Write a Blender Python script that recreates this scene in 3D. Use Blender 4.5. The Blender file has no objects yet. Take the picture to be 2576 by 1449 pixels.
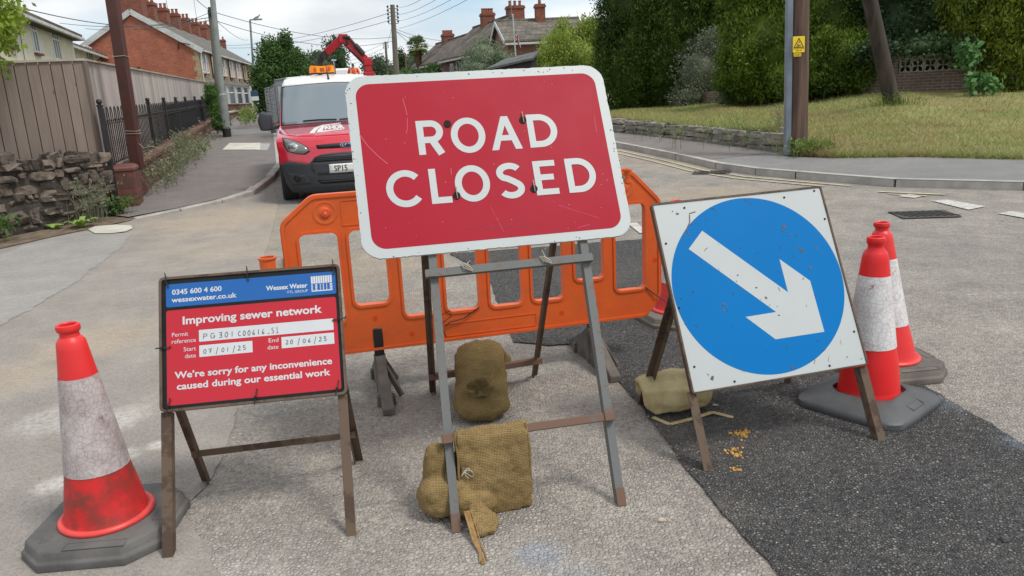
import bpy, bmesh, math, random
import numpy as np
from mathutils import Vector, Matrix
from mathutils.geometry import tessellate_polygon
random.seed(7); RNG = np.random.default_rng(11)
scene = bpy.context.scene
COL = scene.collection
rad = math.radians
# ------------------------------------------------------------------ camera
FPX, PITCH, ROLL, EYE = 1941.125, 14.2612, -2.9302, 1.4546
CR = Matrix.Rotation(rad(90 - PITCH), 3, 'X') @ Matrix.Rotation(rad(ROLL), 3, 'Z')
cd = bpy.data.cameras.new('camera'); cam = bpy.data.objects.new('camera', cd); COL.objects.link(cam)
cd.sensor_width = 36; cd.lens = FPX / 2576 * 36; cd.clip_start = .05; cd.clip_end = 2000
cam.matrix_world = Matrix.Translation((0, 0, EYE)) @ CR.to_4x4()
scene.camera = cam
# ------------------------------------------------------------------ sky and sun
SUN_EL, SUN_AZ = 58, 120          # azimuth: compass degrees from +Y, clockwise
w = bpy.data.worlds.new('World'); scene.world = w; w.use_nodes = True
nt = w.node_tree; nt.nodes.clear(); N = nt.nodes.new; L = nt.links.new
wo = N('ShaderNodeOutputWorld'); bg = N('ShaderNodeBackground'); bg.inputs['Strength'].default_value = .1
sky = N('ShaderNodeTexSky'); sky.sky_type = 'NISHITA'; sky.sun_disc = False
sky.sun_elevation = rad(SUN_EL); sky.sun_rotation = rad(SUN_AZ); sky.air_density = 1.0; sky.dust_density = 1.5; sky.ozone_density = 1.0
tc = N('ShaderNodeTexCoord'); mp = N('ShaderNodeMapping'); mp.inputs['Scale'].default_value = (1.0, 1.0, 3.4); mp.inputs['Location'].default_value = (.35, .2, .1)
n1 = N('ShaderNodeTexNoise'); n1.inputs['Scale'].default_value = 2.6; n1.inputs['Detail'].default_value = 7; n1.inputs['Roughness'].default_value = .52
n2 = N('ShaderNodeTexNoise'); n2.inputs['Scale'].default_value = 4.5; n2.inputs['Detail'].default_value = 6
r1 = N('ShaderNodeValToRGB'); r1.color_ramp.elements[0].position = .36; r1.color_ramp.elements[1].position = .54
r2 = N('ShaderNodeValToRGB'); r2.color_ramp.elements[0].position = .36; r2.color_ramp.elements[0].color = (6.4, 6.8, 7.1, 1)
r2.color_ramp.elements[1].position = .62; r2.color_ramp.elements[1].color = (8.8, 9.0, 9.0, 1)
blue = N('ShaderNodeMix'); blue.data_type = 'RGBA'; blue.inputs[0].default_value = .62; blue.inputs[7].default_value = (5.6, 7.4, 8.9, 1)
mx = N('ShaderNodeMix'); mx.data_type = 'RGBA'
L(tc.outputs['Generated'], mp.inputs['Vector']); L(mp.outputs[0], n1.inputs['Vector']); L(mp.outputs[0], n2.inputs['Vector'])
L(n1.outputs['Fac'], r1.inputs[0]); L(n2.outputs['Fac'], r2.inputs[0])
L(sky.outputs[0], blue.inputs[6]); L(r1.outputs[0], mx.inputs[0]); L(blue.outputs[2], mx.inputs[6]); L(r2.outputs[0], mx.inputs[7])
L(mx.outputs[2], bg.inputs['Color']); L(bg.outputs[0], wo.inputs['Surface'])
sd = bpy.data.lights.new('sun', 'SUN'); sd.energy = 2.0; sd.angle = rad(14); sd.color = (1, .96, .9)
sun = bpy.data.objects.new('sun', sd); COL.objects.link(sun)
sdir = Vector((math.sin(rad(SUN_AZ)) * math.cos(rad(SUN_EL)), math.cos(rad(SUN_AZ)) * math.cos(rad(SUN_EL)), math.sin(rad(SUN_EL))))
sun.rotation_euler = sdir.to_track_quat('Z', 'Y').to_euler(); sun.location = sdir * 50
scene.view_settings.view_transform = 'Standard'; scene.view_settings.look = 'None'; scene.view_settings.gamma = 1
scene.view_settings.exposure = 0.27
# ------------------------------------------------------------------ places: measured points on the ground or at a known distance
def gz(y):                         # the street climbs gently away from the camera
    if y < 5: return 0.
    if y < 11: return .03 * (y - 5) ** 2 / 12
    if y < 26: return .09 + .03 * (y - 11)
    if y < 50: return .54 + .01 * (y - 26)
    return .78 + .002 * (min(y, 200) - 50)
def ray(u, v): return CR @ Vector(((u - 1288) / FPX, -(v - 724.5) / FPX, -1))
CAM = Vector((0, 0, EYE))
def at(u, v, y): d = ray(u, v); return CAM + d * (y / d.y)
def G(u, v, dz=0.):
    d = ray(u, v); a, b = .5, 260.
    for _ in range(60):
        m = (a + b) / 2; p = CAM + d * m
        if p.z > gz(p.y) + dz: a = m
        else: b = m
    return CAM + d * b
def hit(u, v, o, n): d = ray(u, v); return CAM + d * ((o - CAM).dot(n) / d.dot(n))
def pxz(u, y):                     # x of image column u at distance y and eye height
    return at(u, 260, y).x
# ------------------------------------------------------------------ materials
def S(r, g, b, k=1.):
    f = lambda c: ((c / 255 + .055) / 1.055) ** 2.4 if c > 10 else c / 255 / 12.92
    return (f(r) * k, f(g) * k, f(b) * k, 1)
class NT:
    def __init__(s, name):
        s.m = bpy.data.materials.new(name); s.m.use_nodes = True; s.t = s.m.node_tree; s.b = s.t.nodes['Principled BSDF']
        s.tc = s.n('ShaderNodeTexCoord'); s.obj = s.tc.outputs['Object']
    def n(s, k, **kw):
        x = s.t.nodes.new(k)
        for a, v in kw.items(): setattr(x, a, v)
        return x
    def l(s, a, b): s.t.links.new(a, b)
    def noise(s, scale, detail=4, rough=.55, vec=None, stretch=None, loc=None):
        x = s.n('ShaderNodeTexNoise'); x.inputs['Scale'].default_value = scale; x.inputs['Detail'].default_value = detail; x.inputs['Roughness'].default_value = rough
        v = vec or s.obj
        if stretch or loc:
            m = s.n('ShaderNodeMapping'); m.inputs['Scale'].default_value = stretch or (1, 1, 1); m.inputs['Location'].default_value = loc or (0, 0, 0); s.l(v, m.inputs[0]); v = m.outputs[0]
        s.l(v, x.inputs['Vector']); return x.outputs['Fac']
    def voro(s, scale, feature='F1', out='Distance', vec=None):
        x = s.n('ShaderNodeTexVoronoi', feature=feature); x.inputs['Scale'].default_value = scale; s.l(vec or s.obj, x.inputs['Vector']); return x.outputs[out]
    def ramp(s, fac, a, b, ca=(0, 0, 0, 1), cb=(1, 1, 1, 1)):
        x = s.n('ShaderNodeValToRGB'); e = x.color_ramp.elements; e[0].position = a; e[1].position = b; e[0].color = ca; e[1].color = cb; s.l(fac, x.inputs[0]); return x.outputs[0]
    def mix(s, fac, a, b, mode='MIX'):
        x = s.n('ShaderNodeMix', data_type='RGBA', blend_type=mode)
        for i, q in ((0, fac), (6, a), (7, b)):
            if hasattr(q, 'links'): s.l(q, x.inputs[i])
            else: x.inputs[i].default_value = q
        return x.outputs[2]
    def math(s, op, a, b=None):
        x = s.n('ShaderNodeMath', operation=op)
        for i, q in ((0, a), (1, b)):
            if q is None: continue
            if hasattr(q, 'links'): s.l(q, x.inputs[i])
            else: x.inputs[i].default_value = q
        return x.outputs[0]
    def bump(s, h, strength=.5, dist=.01, prev=None):
        x = s.n('ShaderNodeBump'); x.inputs['Strength'].default_value = strength; x.inputs['Distance'].default_value = dist; s.l(h, x.inputs['Height'])
        if prev: s.l(prev, x.inputs['Normal'])
        return x.outputs[0]
    def blob(s, x, y, r, wob=.6, scale=2.5, soft=.35):   # an irregular stain of its own shape round (x, y)
        m = s.n('ShaderNodeVectorMath', operation='SUBTRACT'); s.l(s.obj, m.inputs[0]); m.inputs[1].default_value = (x, y, 0)
        q = s.n('ShaderNodeVectorMath', operation='MULTIPLY'); s.l(m.outputs[0], q.inputs[0]); q.inputs[1].default_value = (1, 1, 0)
        d = s.n('ShaderNodeVectorMath', operation='LENGTH'); s.l(q.outputs[0], d.inputs[0])
        k = s.math('ADD', s.math('DIVIDE', d.outputs['Value'], r), s.math('MULTIPLY', s.math('SUBTRACT', s.noise(scale, 6, .65), .5), wob * 3))
        return s.ramp(k, .75 - soft, .75 + soft, (1, 1, 1, 1), (0, 0, 0, 1))
    def done(s, col=None, rough=None, nrm=None, metal=None, spec=None):
        for nm, q in (('Base Color', col), ('Roughness', rough), ('Metallic', metal), ('Specular IOR Level', spec)):
            if q is None: continue
            if hasattr(q, 'links'): s.l(q, s.b.inputs[nm])
            else: s.b.inputs[nm].default_value = q
        if nrm is not None: s.l(nrm, s.b.inputs['Normal'])
        return s.m
def mat(name, c1, c2=None, scale=6, lo=.35, hi=.65, rough=.6, bs=None, bd=.004, bst=.5, metal=0, spec=.5, stretch=None):
    t = NT(name); col = c1
    if c2: col = t.mix(t.ramp(t.noise(scale, 5, .6, stretch=stretch), lo, hi), c1, c2)
    nrm = t.bump(t.noise(bs, 4, stretch=stretch), bst, bd) if bs else None
    return t.done(col, rough, nrm, metal, spec)
def wallvec(t):                    # (x + y, z) so that one pattern runs round all upright faces
    s = t.n('ShaderNodeSeparateXYZ'); t.l(t.obj, s.inputs[0]); c = t.n('ShaderNodeCombineXYZ')
    t.l(t.math('ADD', s.outputs[0], s.outputs[1]), c.inputs[0]); t.l(s.outputs[2], c.inputs[1]); return c.outputs[0]
def brickmat(name, c1, c2, mortar, bw=.225, bh=.075, ms=.01, bumpd=.006, dirt=None):
    t = NT(name); v = wallvec(t)
    b = t.n('ShaderNodeTexBrick'); t.l(v, b.inputs['Vector']); b.inputs['Color1'].default_value = c1; b.inputs['Color2'].default_value = c2; b.inputs['Mortar'].default_value = mortar
    b.inputs['Scale'].default_value = 1; b.inputs['Mortar Size'].default_value = ms; b.inputs['Mortar Smooth'].default_value = .2; b.inputs['Brick Width'].default_value = bw; b.inputs['Row Height'].default_value = bh
    col = t.mix(t.ramp(t.noise(1.3, 5), .35, .7), b.outputs['Color'], t.mix(.5, b.outputs['Color'], dirt or c2))
    col = t.mix(.35, col, t.mix(t.noise(9, 4), S(40, 30, 28), S(255, 240, 230)), 'OVERLAY')
    return t.done(col, .85, t.bump(b.outputs['Fac'], -.6, bumpd) if bumpd else None)
def tilemat(name, c1, c2, axis=0, tw=.3, th=.25):
    t = NT(name); s = t.n('ShaderNodeSeparateXYZ'); t.l(t.obj, s.inputs[0]); c = t.n('ShaderNodeCombineXYZ')
    t.l(s.outputs[axis], c.inputs[0]); t.l(s.outputs[2], c.inputs[1])
    b = t.n('ShaderNodeTexBrick'); t.l(c.outputs[0], b.inputs['Vector']); b.inputs['Color1'].default_value = c1; b.inputs['Color2'].default_value = c2; b.inputs['Mortar'].default_value = tuple(q * .35 for q in c1[:3]) + (1,)
    b.inputs['Scale'].default_value = 1; b.inputs['Mortar Size'].default_value = .02; b.inputs['Brick Width'].default_value = tw; b.inputs['Row Height'].default_value = th
    col = t.mix(t.ramp(t.noise(.9, 6, .7), .45, .7), b.outputs['Color'], t.mix(.5, b.outputs['Color'], S(150, 140, 120)))
    return t.done(col, .85, t.bump(b.outputs['Fac'], -.7, .03))
# ------------------------------------------------------------------ mesh builder
class MB:
    def __init__(s): s.v = []; s.f = []; s.m = []
    def add(s, vs, fs, mi=0):
        k = len(s.v); s.v += [tuple(v) for v in vs]; s.f += [tuple(i + k for i in f) for f in fs]; s.m += [mi] * len(fs); return s
    def box(s, c, d, mi=0, rot=None):
        c = Vector(c); vs = []
        for z in (-.5, .5):
            for x, y in ((-.5, -.5), (.5, -.5), (.5, .5), (-.5, .5)):
                q = Vector((x * d[0], y * d[1], z * d[2])); vs.append(c + (rot @ q if rot else q))
        return s.add(vs, [(3, 2, 1, 0), (4, 5, 6, 7), (0, 1, 5, 4), (1, 2, 6, 5), (2, 3, 7, 6), (3, 0, 4, 7)], mi)
    def span(s, a, b, mi=0):
        a = Vector(a); b = Vector(b); return s.box((a + b) / 2, [abs(q) for q in (b - a)], mi)
    def bar(s, a, b, wd, dp, up=(0, 0, 1), mi=0):   # rectangular section from a to b: wd across, dp along 'up'
        a = Vector(a); b = Vector(b); d = (b - a).normalized(); up = Vector(up); sd = d.cross(up).normalized(); up = sd.cross(d).normalized()
        vs = [p + sd * (wd / 2 * i) + up * (dp / 2 * j) for p in (a, b) for i, j in ((-1, -1), (1, -1), (1, 1), (-1, 1))]
        return s.add(vs, [(3, 2, 1, 0), (4, 5, 6, 7), (0, 1, 5, 4), (1, 2, 6, 5), (2, 3, 7, 6), (3, 0, 4, 7)], mi)
    def angle(s, a, b, wd, th, side, out, mi=0):    # angle iron: one flange in the plane (side), one going along 'out'
        side = Vector(side).normalized(); out = Vector(out).normalized(); a = Vector(a); b = Vector(b)
        s.bar(a, b, wd, th, out, mi)
        o = side * (wd / 2 - th / 2) + out * (wd / 2 + th / 2 + .0003)
        return s.bar(a + o, b + o, th, wd, out, mi)
    def tube(s, pts, r, seg=8, mi=0, cap=True):
        pts = [Vector(p) for p in pts]; n = len(pts); rs = r if isinstance(r, (list, tuple)) else [r] * n; vs = []; fs = []
        ref = None
        for i, p in enumerate(pts):
            d = (pts[min(i + 1, n - 1)] - pts[max(i - 1, 0)]).normalized()
            if ref is None: ref = d.orthogonal().normalized()
            ref = (ref - d * ref.dot(d)).normalized(); o = d.cross(ref)
            vs += [p + (ref * math.cos(k * math.tau / seg) + o * math.sin(k * math.tau / seg)) * rs[i] for k in range(seg)]
        for i in range(n - 1):
            for k in range(seg): fs.append((i * seg + k, i * seg + (k + 1) % seg, (i + 1) * seg + (k + 1) % seg, (i + 1) * seg + k))
        if cap: fs += [tuple(range(seg - 1, -1, -1)), tuple(range((n - 1) * seg, n * seg))]
        return s.add(vs, fs, mi)
    def lathe(s, prof, seg=48, c=(0, 0, 0), mi=0, fn=None):
        vs = []; fs = []; n = len(prof)
        for r, z in prof:
            for k in range(seg):
                a = k * math.tau / seg; p = Vector((c[0] + r * math.cos(a), c[1] + r * math.sin(a), c[2] + z)); vs.append(fn(p, a) if fn else p)
        for i in range(n - 1):
            for k in range(seg): fs.append((i * seg + k, i * seg + (k + 1) % seg, (i + 1) * seg + (k + 1) % seg, (i + 1) * seg + k))
        return s.add(vs, fs, mi)
    def loft(s, loops, mi=0, cap=True):
        n = len(loops[0]); vs = [p for lp in loops for p in lp]; fs = []
        for i in range(len(loops) - 1):
            for k in range(n): fs.append((i * n + k, i * n + (k + 1) % n, (i + 1) * n + (k + 1) % n, (i + 1) * n + k))
        if cap: fs += [tuple(range(n - 1, -1, -1)), tuple(range((len(loops) - 1) * n, len(loops) * n))]
        return s.add(vs, fs, mi)
    def prism(s, polys, F, z0, z1, mi=0, side=True, back=True):   # polys: outer loop and holes, 2D, in frame F
        ps = polys if isinstance(polys[0][0], (list, tuple)) else [polys]
        flat = [p for q in ps for p in q]; tri = tessellate_polygon([[Vector((x, y, 0)) for x, y in q] for q in ps]); n = len(flat)
        top = [F(x, y, z1) for x, y in flat]; bot = [F(x, y, z0) for x, y in flat]; fs = []
        for a, b, c in tri:
            (ax, ay), (bx, by), (cx, cy) = flat[a], flat[b], flat[c]
            if (bx - ax) * (cy - ay) - (by - ay) * (cx - ax) < 0: b, c = c, b
            fs.append((a, b, c))
            if back: fs.append((a + n, c + n, b + n))
        k = 0
        if side:
            for q in ps:
                m = len(q)
                for i in range(m):
                    j = (i + 1) % m; fs.append((k + i, k + n + i, k + n + j, k + j))
                k += m
        return s.add(top + bot, fs, mi)
    def build(s, name, mats, parent=None, bevel=0, smooth=None, seg=2):
        me = bpy.data.meshes.new(name); me.from_pydata(s.v, [], s.f)
        for m in (mats if isinstance(mats, (list, tuple)) else [mats]): me.materials.append(m)
        if any(s.m): me.polygons.foreach_set('material_index', s.m)
        if smooth: me.shade_smooth(); me.set_sharp_from_angle(angle=rad(smooth))
        me.update(); return link(name, me, parent, bevel, seg)
def link(name, me, parent=None, bevel=0, seg=2):
    o = bpy.data.objects.new(name, me); COL.objects.link(o)
    if parent: o.parent = parent
    if bevel:
        b = o.modifiers.new('bevel', 'BEVEL'); b.width = bevel; b.segments = seg; b.limit_method = 'ANGLE'; b.angle_limit = rad(40); b.harden_normals = False
    return o
def tag(o, label=None, cat=None, group=None, kind=None):
    for k, v in (('label', label), ('category', cat), ('group', group), ('kind', kind)):
        if v: o[k] = v
    return o
def thing(name, label, cat, loc=(0, 0, 0), rz=0, group=None):
    o = bpy.data.objects.new(name, None); COL.objects.link(o); o.location = loc; o.rotation_euler = (0, 0, rz); o.empty_display_size = .2
    return tag(o, label, cat, group)
def kids(o): return [c for c in bpy.data.objects if c.parent == o]
def dup(o, loc, rz=None, label=None):
    r = o.copy(); COL.objects.link(r); r.location = loc
    if rz is not None: r.rotation_euler = (0, 0, rz)
    if label: r['label'] = label
    for ch in kids(o):
        c = ch.copy(); COL.objects.link(c); c.parent = r
        for g in kids(ch):
            d = g.copy(); COL.objects.link(d); d.parent = c
    return r
def rrect(x0, y0, x1, y1, r, n=6):
    out = []
    for cx, cy, a0 in ((x1 - r, y0 + r, -90), (x1 - r, y1 - r, 0), (x0 + r, y1 - r, 90), (x0 + r, y0 + r, 180)):
        for i in range(n + 1): a = rad(a0 + 90 * i / n); out.append((cx + r * math.cos(a), cy + r * math.sin(a)))
    return out
def arc(cx, cy, rx, ry, a0, a1, n=24): return [(cx + rx * math.cos(rad(a0 + (a1 - a0) * i / n)), cy + ry * math.sin(rad(a0 + (a1 - a0) * i / n))) for i in range(n + 1)]
def stroke(mb, pts, wd, F, z, mi=0, closed=False):   # flat ribbon of width wd with mitred bends
    P = [Vector(p) for p in pts]; n = len(P); l = []; r = []
    for i in range(n):
        a = P[i - 1] if (i or closed) else None; b = P[(i + 1) % n] if (i < n - 1 or closed) else None
        d1 = (P[i] - a).normalized() if a is not None else None; d2 = (b - P[i]).normalized() if b is not None else None
        d1 = d1 or d2; d2 = d2 or d1; t = (d1 + d2)
        t = t.normalized() if t.length > 1e-6 else d1
        nn = Vector((-t.y, t.x)); k = wd / 2 / max(.4, abs(nn.dot(Vector((-d1.y, d1.x))))); l.append(P[i] + nn * k); r.append(P[i] - nn * k)
    vs = [F(p.x, p.y, z) for p in l] + [F(p.x, p.y, z) for p in r]; m = n if closed else n - 1
    return mb.add(vs, [(i, n + i, n + (i + 1) % n, (i + 1) % n) for i in range(m)], mi)
def text(mb, s, F, x0, x1, y, cap, z, mi=0, bold=0., capref='E'):   # text fitted between x0 and x1, standing on y, with capital height cap
    def mesh(q, b):
        cu = bpy.data.curves.new('t', 'FONT'); cu.body = q; cu.size = 1; cu.offset = b; cu.resolution_u = 3
        ob = bpy.data.objects.new('t', cu); COL.objects.link(ob); me = bpy.data.meshes.new_from_object(ob)
        vs = [v.co.copy() for v in me.vertices]; fs = [tuple(p.vertices) for p in me.polygons]
        bpy.data.objects.remove(ob); bpy.data.curves.remove(cu); bpy.data.meshes.remove(me); return vs, fs
    vc, _ = mesh(capref, 0); ch = max(v.y for v in vc)
    vs, fs = mesh(s, bold); a = min(v.x for v in vs); b = max(v.x for v in vs)
    kx = (x1 - x0) / (b - a); ky = cap / ch
    return mb.add([F(x0 + (v.x - a) * kx, y + v.y * ky, z) for v in vs], fs, mi)
# ------------------------------------------------------------------ the ground
def Z6(x, y): return (1475.8 + .42708 * x, .42708 * y)
ES = Vector((-.29, 1, 0)).normalized(); EN = Vector((ES.y, -ES.x, 0))      # along the street, and to its right
def sheet(name, poly, dz, m, kind='structure', cuts=None, label=None, cat=None, group=None, thick=0):
    bm = bmesh.new(); f = bm.faces.new([bm.verts.new((p[0], p[1], 0)) for p in poly])
    ys = [p[1] for p in poly]
    for y in [k for k in (5, 6, 7, 8, 9, 10, 11, 13, 17, 21, 26, 34, 42, 50, 100) if min(ys) < k < max(ys)]:
        bmesh.ops.bisect_plane(bm, geom=bm.verts[:] + bm.edges[:] + bm.faces[:], plane_co=(0, y, 0), plane_no=(0, 1, 0))
    fz = dz if callable(dz) else (lambda x, y: dz)
    for v in bm.verts: v.co.z = gz(v.co.y) + fz(v.co.x, v.co.y)
    for q in bm.faces:
        q.normal_update()
        if q.normal.z < 0: q.normal_flip()
    bmesh.ops.triangulate(bm, faces=[q for q in bm.faces if len(q.verts) > 4])
    me = bpy.data.meshes.new(name); bm.to_mesh(me); bm.free(); me.materials.append(m)
    o = link(name, me); return tag(o, label, cat, group, kind)
def road_mat(name, c1, c2, chip, stains, bst=.9, pale=None, dark=None, var=.6):
    t = NT(name)
    wv = t.n('ShaderNodeVectorMath', operation='ADD'); nz_ = t.n('ShaderNodeTexNoise'); nz_.inputs['Scale'].default_value = chip * .9; nz_.inputs['Detail'].default_value = 2; t.l(t.obj, nz_.inputs['Vector'])
    sc = t.n('ShaderNodeVectorMath', operation='SCALE'); t.l(nz_.outputs['Color'], sc.inputs[0]); sc.inputs['Scale'].default_value = .55 / chip; t.l(t.obj, wv.inputs[0]); t.l(sc.outputs[0], wv.inputs[1]); vec = wv.outputs[0]
    base = t.mix(t.ramp(t.noise(.55, 6, .6), .25, .75), c1, c2)
    sep = t.n('ShaderNodeSeparateColor'); t.l(t.voro(chip, out='Color', vec=vec), sep.inputs[0])
    stone = t.mix(var, base, t.mix(sep.outputs[0], S(92, 90, 90), S(204, 198, 192)), 'OVERLAY')
    edge = t.voro(chip, 'DISTANCE_TO_EDGE', vec=vec)
    matrix = t.mix(t.ramp(t.noise(2.3, 6, .7), .30, .75), dark or tuple(k * .45 for k in c1[:3]) + (1,), pale or c2)
    col = t.mix(t.ramp(edge, .05, .22), matrix, stone)
    col = t.mix(.3, col, t.mix(t.noise(9, 7, .75), S(100, 97, 95), S(180, 178, 176)), 'OVERLAY')
    sandfine = t.ramp(t.noise(34, 5, .7), .3, .62)
    for (x, y, r, c, k) in stains:
        b = t.blob(x, y, r); f = t.math('MULTIPLY', t.math('MULTIPLY', b, sandfine), k); col = t.mix(f, col, c)
    n = t.bump(t.ramp(edge, .0, .3), bst, .007); n = t.bump(t.noise(3, 4), .25, .02, n)
    return t.done(col, .85, n, spec=.3)
SAND = S(196, 172, 140); PALE = S(205, 200, 192); GREY = S(120, 118, 117)
M_ROAD = road_mat('road_surface', S(172, 169, 166), S(184, 179, 173), 66, [
    (-3.6, 9.8, 1.3, SAND, .6), (-3.0, 8.0, 1.0, SAND, .42), (-1.3, 6.8, 1.0, SAND, .4), (-.85, 5.4, .45, S(150, 120, 95), .4), (-2.75, 4.9, .6, SAND, .55),
    (-1.98, 3.5, .2, PALE, .7), (-1.75, 3.12, .1, PALE, .8), (-1.95, 2.85, .09, PALE, .8), (-1.0, 2.05, .4, PALE, .45), (-.1, 1.9, .6, PALE, .3), (.45, 3.3, .4, PALE, .35),
    (2.6, 9.5, 1.4, SAND, .5), (3.2, 13, 1.3, SAND, .5), (1.9, 15, 1.6, SAND, .45), (2.35, 2.75, .35, S(190, 205, 215), .35), (-5.2, 8.3, 1.1, GREY, .35), (3.5, 6, 1.6, GREY, .2), (.17, 1.98, .16, S(110, 145, 185), .4), (.05, 2.2, .09, S(110, 145, 185), .35)], .9, S(202, 192, 178), S(134, 126, 119))
M_PATCH = road_mat('fresh_tarmac', S(134, 134, 135), S(144, 142, 140), 88, [(.95, 2.95, .5, S(120, 112, 104), .25), (.75, 6, .6, S(140, 128, 112), .35), (.70, 2.4, .16, S(150, 142, 132), .4), (.62, 3.1, .14, S(150, 142, 132), .4), (2.0, 3.2, .2, S(160, 168, 176), .5), (2.03, 2.8, .14, S(160, 175, 190), .6)], 1.3, S(108, 107, 106), S(74, 74, 75), 1.0)
M_PATH = road_mat('pavement_tarmac', S(132, 125, 123), S(147, 139, 135), 110, [(-4.9, 9.6, 1, S(150, 140, 128), .5), (5.8, 13.2, 1.2, S(140, 132, 122), .35)], .35, None, S(112, 107, 105), .5)
M_PATH2 = road_mat('pavement_newer', S(140, 139, 138), S(152, 150, 148), 110, [(6.2, 11.2, 1.2, S(140, 138, 134), .3)], .35, None, S(122, 121, 120), .5)
M_KERB = mat('kerb_concrete', S(150, 146, 140), S(178, 172, 164), 5, rough=.9, bs=60, bd=.003)
M_SOIL = mat('soil', S(92, 80, 68), S(128, 110, 90), 9, rough=.95, bs=26, bd=.03)
M_EARTH = mat('rough_grassland', S(96, 104, 62), S(120, 118, 78), .8, rough=.95, bs=8, bd=.05)
M_WHITE = mat('road_paint_white', S(204, 201, 193), S(168, 163, 157), 22, .36, .62, rough=.8, bs=90)
M_YELLOW = mat('road_paint_yellow', S(200, 186, 132), S(164, 157, 146), 9, .34, .6, rough=.85, bs=90)
sheet('ground', [(-300, -15), (300, -15), (300, 420), (-300, 420)], -.012, M_EARTH)
KL = [G(*p) for p in ((340, 551), (455, 532), (560, 511), (640, 491), (690, 456))]
KL.append(KL[-1] + Vector((-.35, 1.9, 0))); K0 = KL[-1].copy()
for s in (6, 12, 20, 34, 60, 110): KL.append(K0 + ES * s)
KH = [.012, .035, .05, .075, .1, .105] + [.11] * 6
KR = [Vector((14, 9.6, 0))] + [G(*p) for p in ((2576, 480), (2250, 471), (2000, 450), (1900, 441), (1800, 426), (1700, 402), (1600, 381), (1545, 370))]
KR0 = KR[-1].copy(); ESR = Vector((-.29, 1, 0)).normalized()
for s in (6, 14, 28, 55, 110): KR.append(KR0 + ESR * s)
sheet('road', [(-9, -4), (16, -4), (16, 9.7)] + [(p.x + .3, p.y + .1) for p in KR] + [(p.x - .4, p.y) for p in reversed(KL[4:])] + [(-7, 12.0), (-14, 12.0), (-14, -4)], 0, M_ROAD)
pt = lambda u, v: (G(u, v).x, G(u, v).y)
patch = [(.86, 1.0), (.79, 1.9), (.765, 2.04), pt(1868, 1350), pt(1780, 1250), pt(1712, 1160), pt(1650, 1080), pt(1602, 1012), pt(1560, 960), pt(1500, 900), pt(1452, 866), pt(1380, 872), pt(1290, 862), pt(1262, 790), pt(1230, 700), pt(1180, 665), pt(1130, 640), pt(1330, 626), pt(1500, 612), pt(1625, 603), (2.05, 6.9), (2.0, 5.2), pt(2235, 905), pt(2300, 958), pt(2576, 1120), (2.08, 2.0), (2.2, 1.0)]
pp = []                                   # ragged hand-laid edge
for i, a in enumerate(patch):
    b = patch[(i + 1) % len(patch)]; n = max(1, int(math.dist(a, b) / .06))
    for k in range(n): pp.append((a[0] + (b[0] - a[0]) * k / n + random.uniform(-.008, .008), a[1] + (b[1] - a[1]) * k / n + random.uniform(-.008, .008)))
sheet('tarmac_patch', pp, .009, M_PATCH)
def ragged(poly, j=.012, st=.08):
    out = []
    for i, a in enumerate(poly):
        b = poly[(i + 1) % len(poly)]; n = max(1, int(math.dist(a, b) / st))
        for k in range(n): out.append((a[0] + (b[0] - a[0]) * k / n + random.uniform(-j, j), a[1] + (b[1] - a[1]) * k / n + random.uniform(-j, j)))
    return out
M_FINE = road_mat('old_fine_tarmac', S(159, 155, 151), S(172, 167, 161), 120, [(-3.6, 9.8, 1.3, SAND, .5), (-3.0, 8.0, 1.0, SAND, .3), (-2.75, 4.9, .5, SAND, .5), (-2.9, 4.2, .4, SAND, .4), (-1.98, 3.5, .2, PALE, .7), (-2.3, 3.6, .25, PALE, .5), (-1.75, 3.12, .1, PALE, .9), (-1.62, 3.2, .07, PALE, .9), (-1.9, 2.85, .09, PALE, .8), (-5.2, 8.3, 1.1, GREY, .3)], .35, S(180, 171, 162), S(138, 130, 123), .5)
M_FINE2 = road_mat('pale_side_road', S(168, 165, 161), S(180, 176, 170), 120, [(-5.6, 7.4, .5, SAND, .3)], .35, None, S(144, 141, 138), .5)
sheet('road_worn', ragged([pt(342, 553), pt(455, 534), pt(560, 513), pt(640, 493), pt(690, 470), pt(700, 520), pt(668, 640), pt(650, 760), pt(625, 900), pt(590, 1060), pt(540, 1200), pt(455, 1290), (-.98, 2.2), (-1.0, 1.6), (-8, 1.6), (-8, 9.3), pt(235, 578)]), .0035, M_FINE)
sheet('side_road', ragged([pt(330, 590), pt(300, 625), pt(180, 720), pt(60, 790), pt(-60, 850), (-9, 5.0), (-9, 8.6), pt(-60, 662), pt(100, 606), pt(230, 582)], .03), .0065, M_FINE2)
gm = MB()                                 # loose grit
gp = [(random.uniform(-2.6, 2.8), random.uniform(1.9, 7.5)) for _ in range(900)] + [tuple(Vector(random.choice(pp)) + Vector((random.gauss(0, .05), random.gauss(0, .05)))) for _ in range(500)]
for x, y in gp:
    s_ = random.uniform(.0015, .0038) * random.choice((1, 1, 1, 1.7)); a = random.uniform(0, 6); o = Vector((x, y, gz(y) + .009))
    gm.add([o + Vector((s_ * math.cos(a + k) * random.uniform(.7, 1.2), s_ * math.sin(a + k) * random.uniform(.7, 1.2), 0)) for k in (0, 1.6, 3.1, 4.7)] + [o + Vector((0, 0, s_ * random.uniform(.6, 1.2)))], [(0, 1, 4), (1, 2, 4), (2, 3, 4), (3, 0, 4)])
t_ = NT('grit'); g_ = t_.n('ShaderNodeNewGeometry'); tag(gm.build('grit', t_.done(t_.mix(g_.outputs['Random Per Island'], S(84, 80, 76), S(206, 196, 182)), .9)), kind='stuff')
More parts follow.
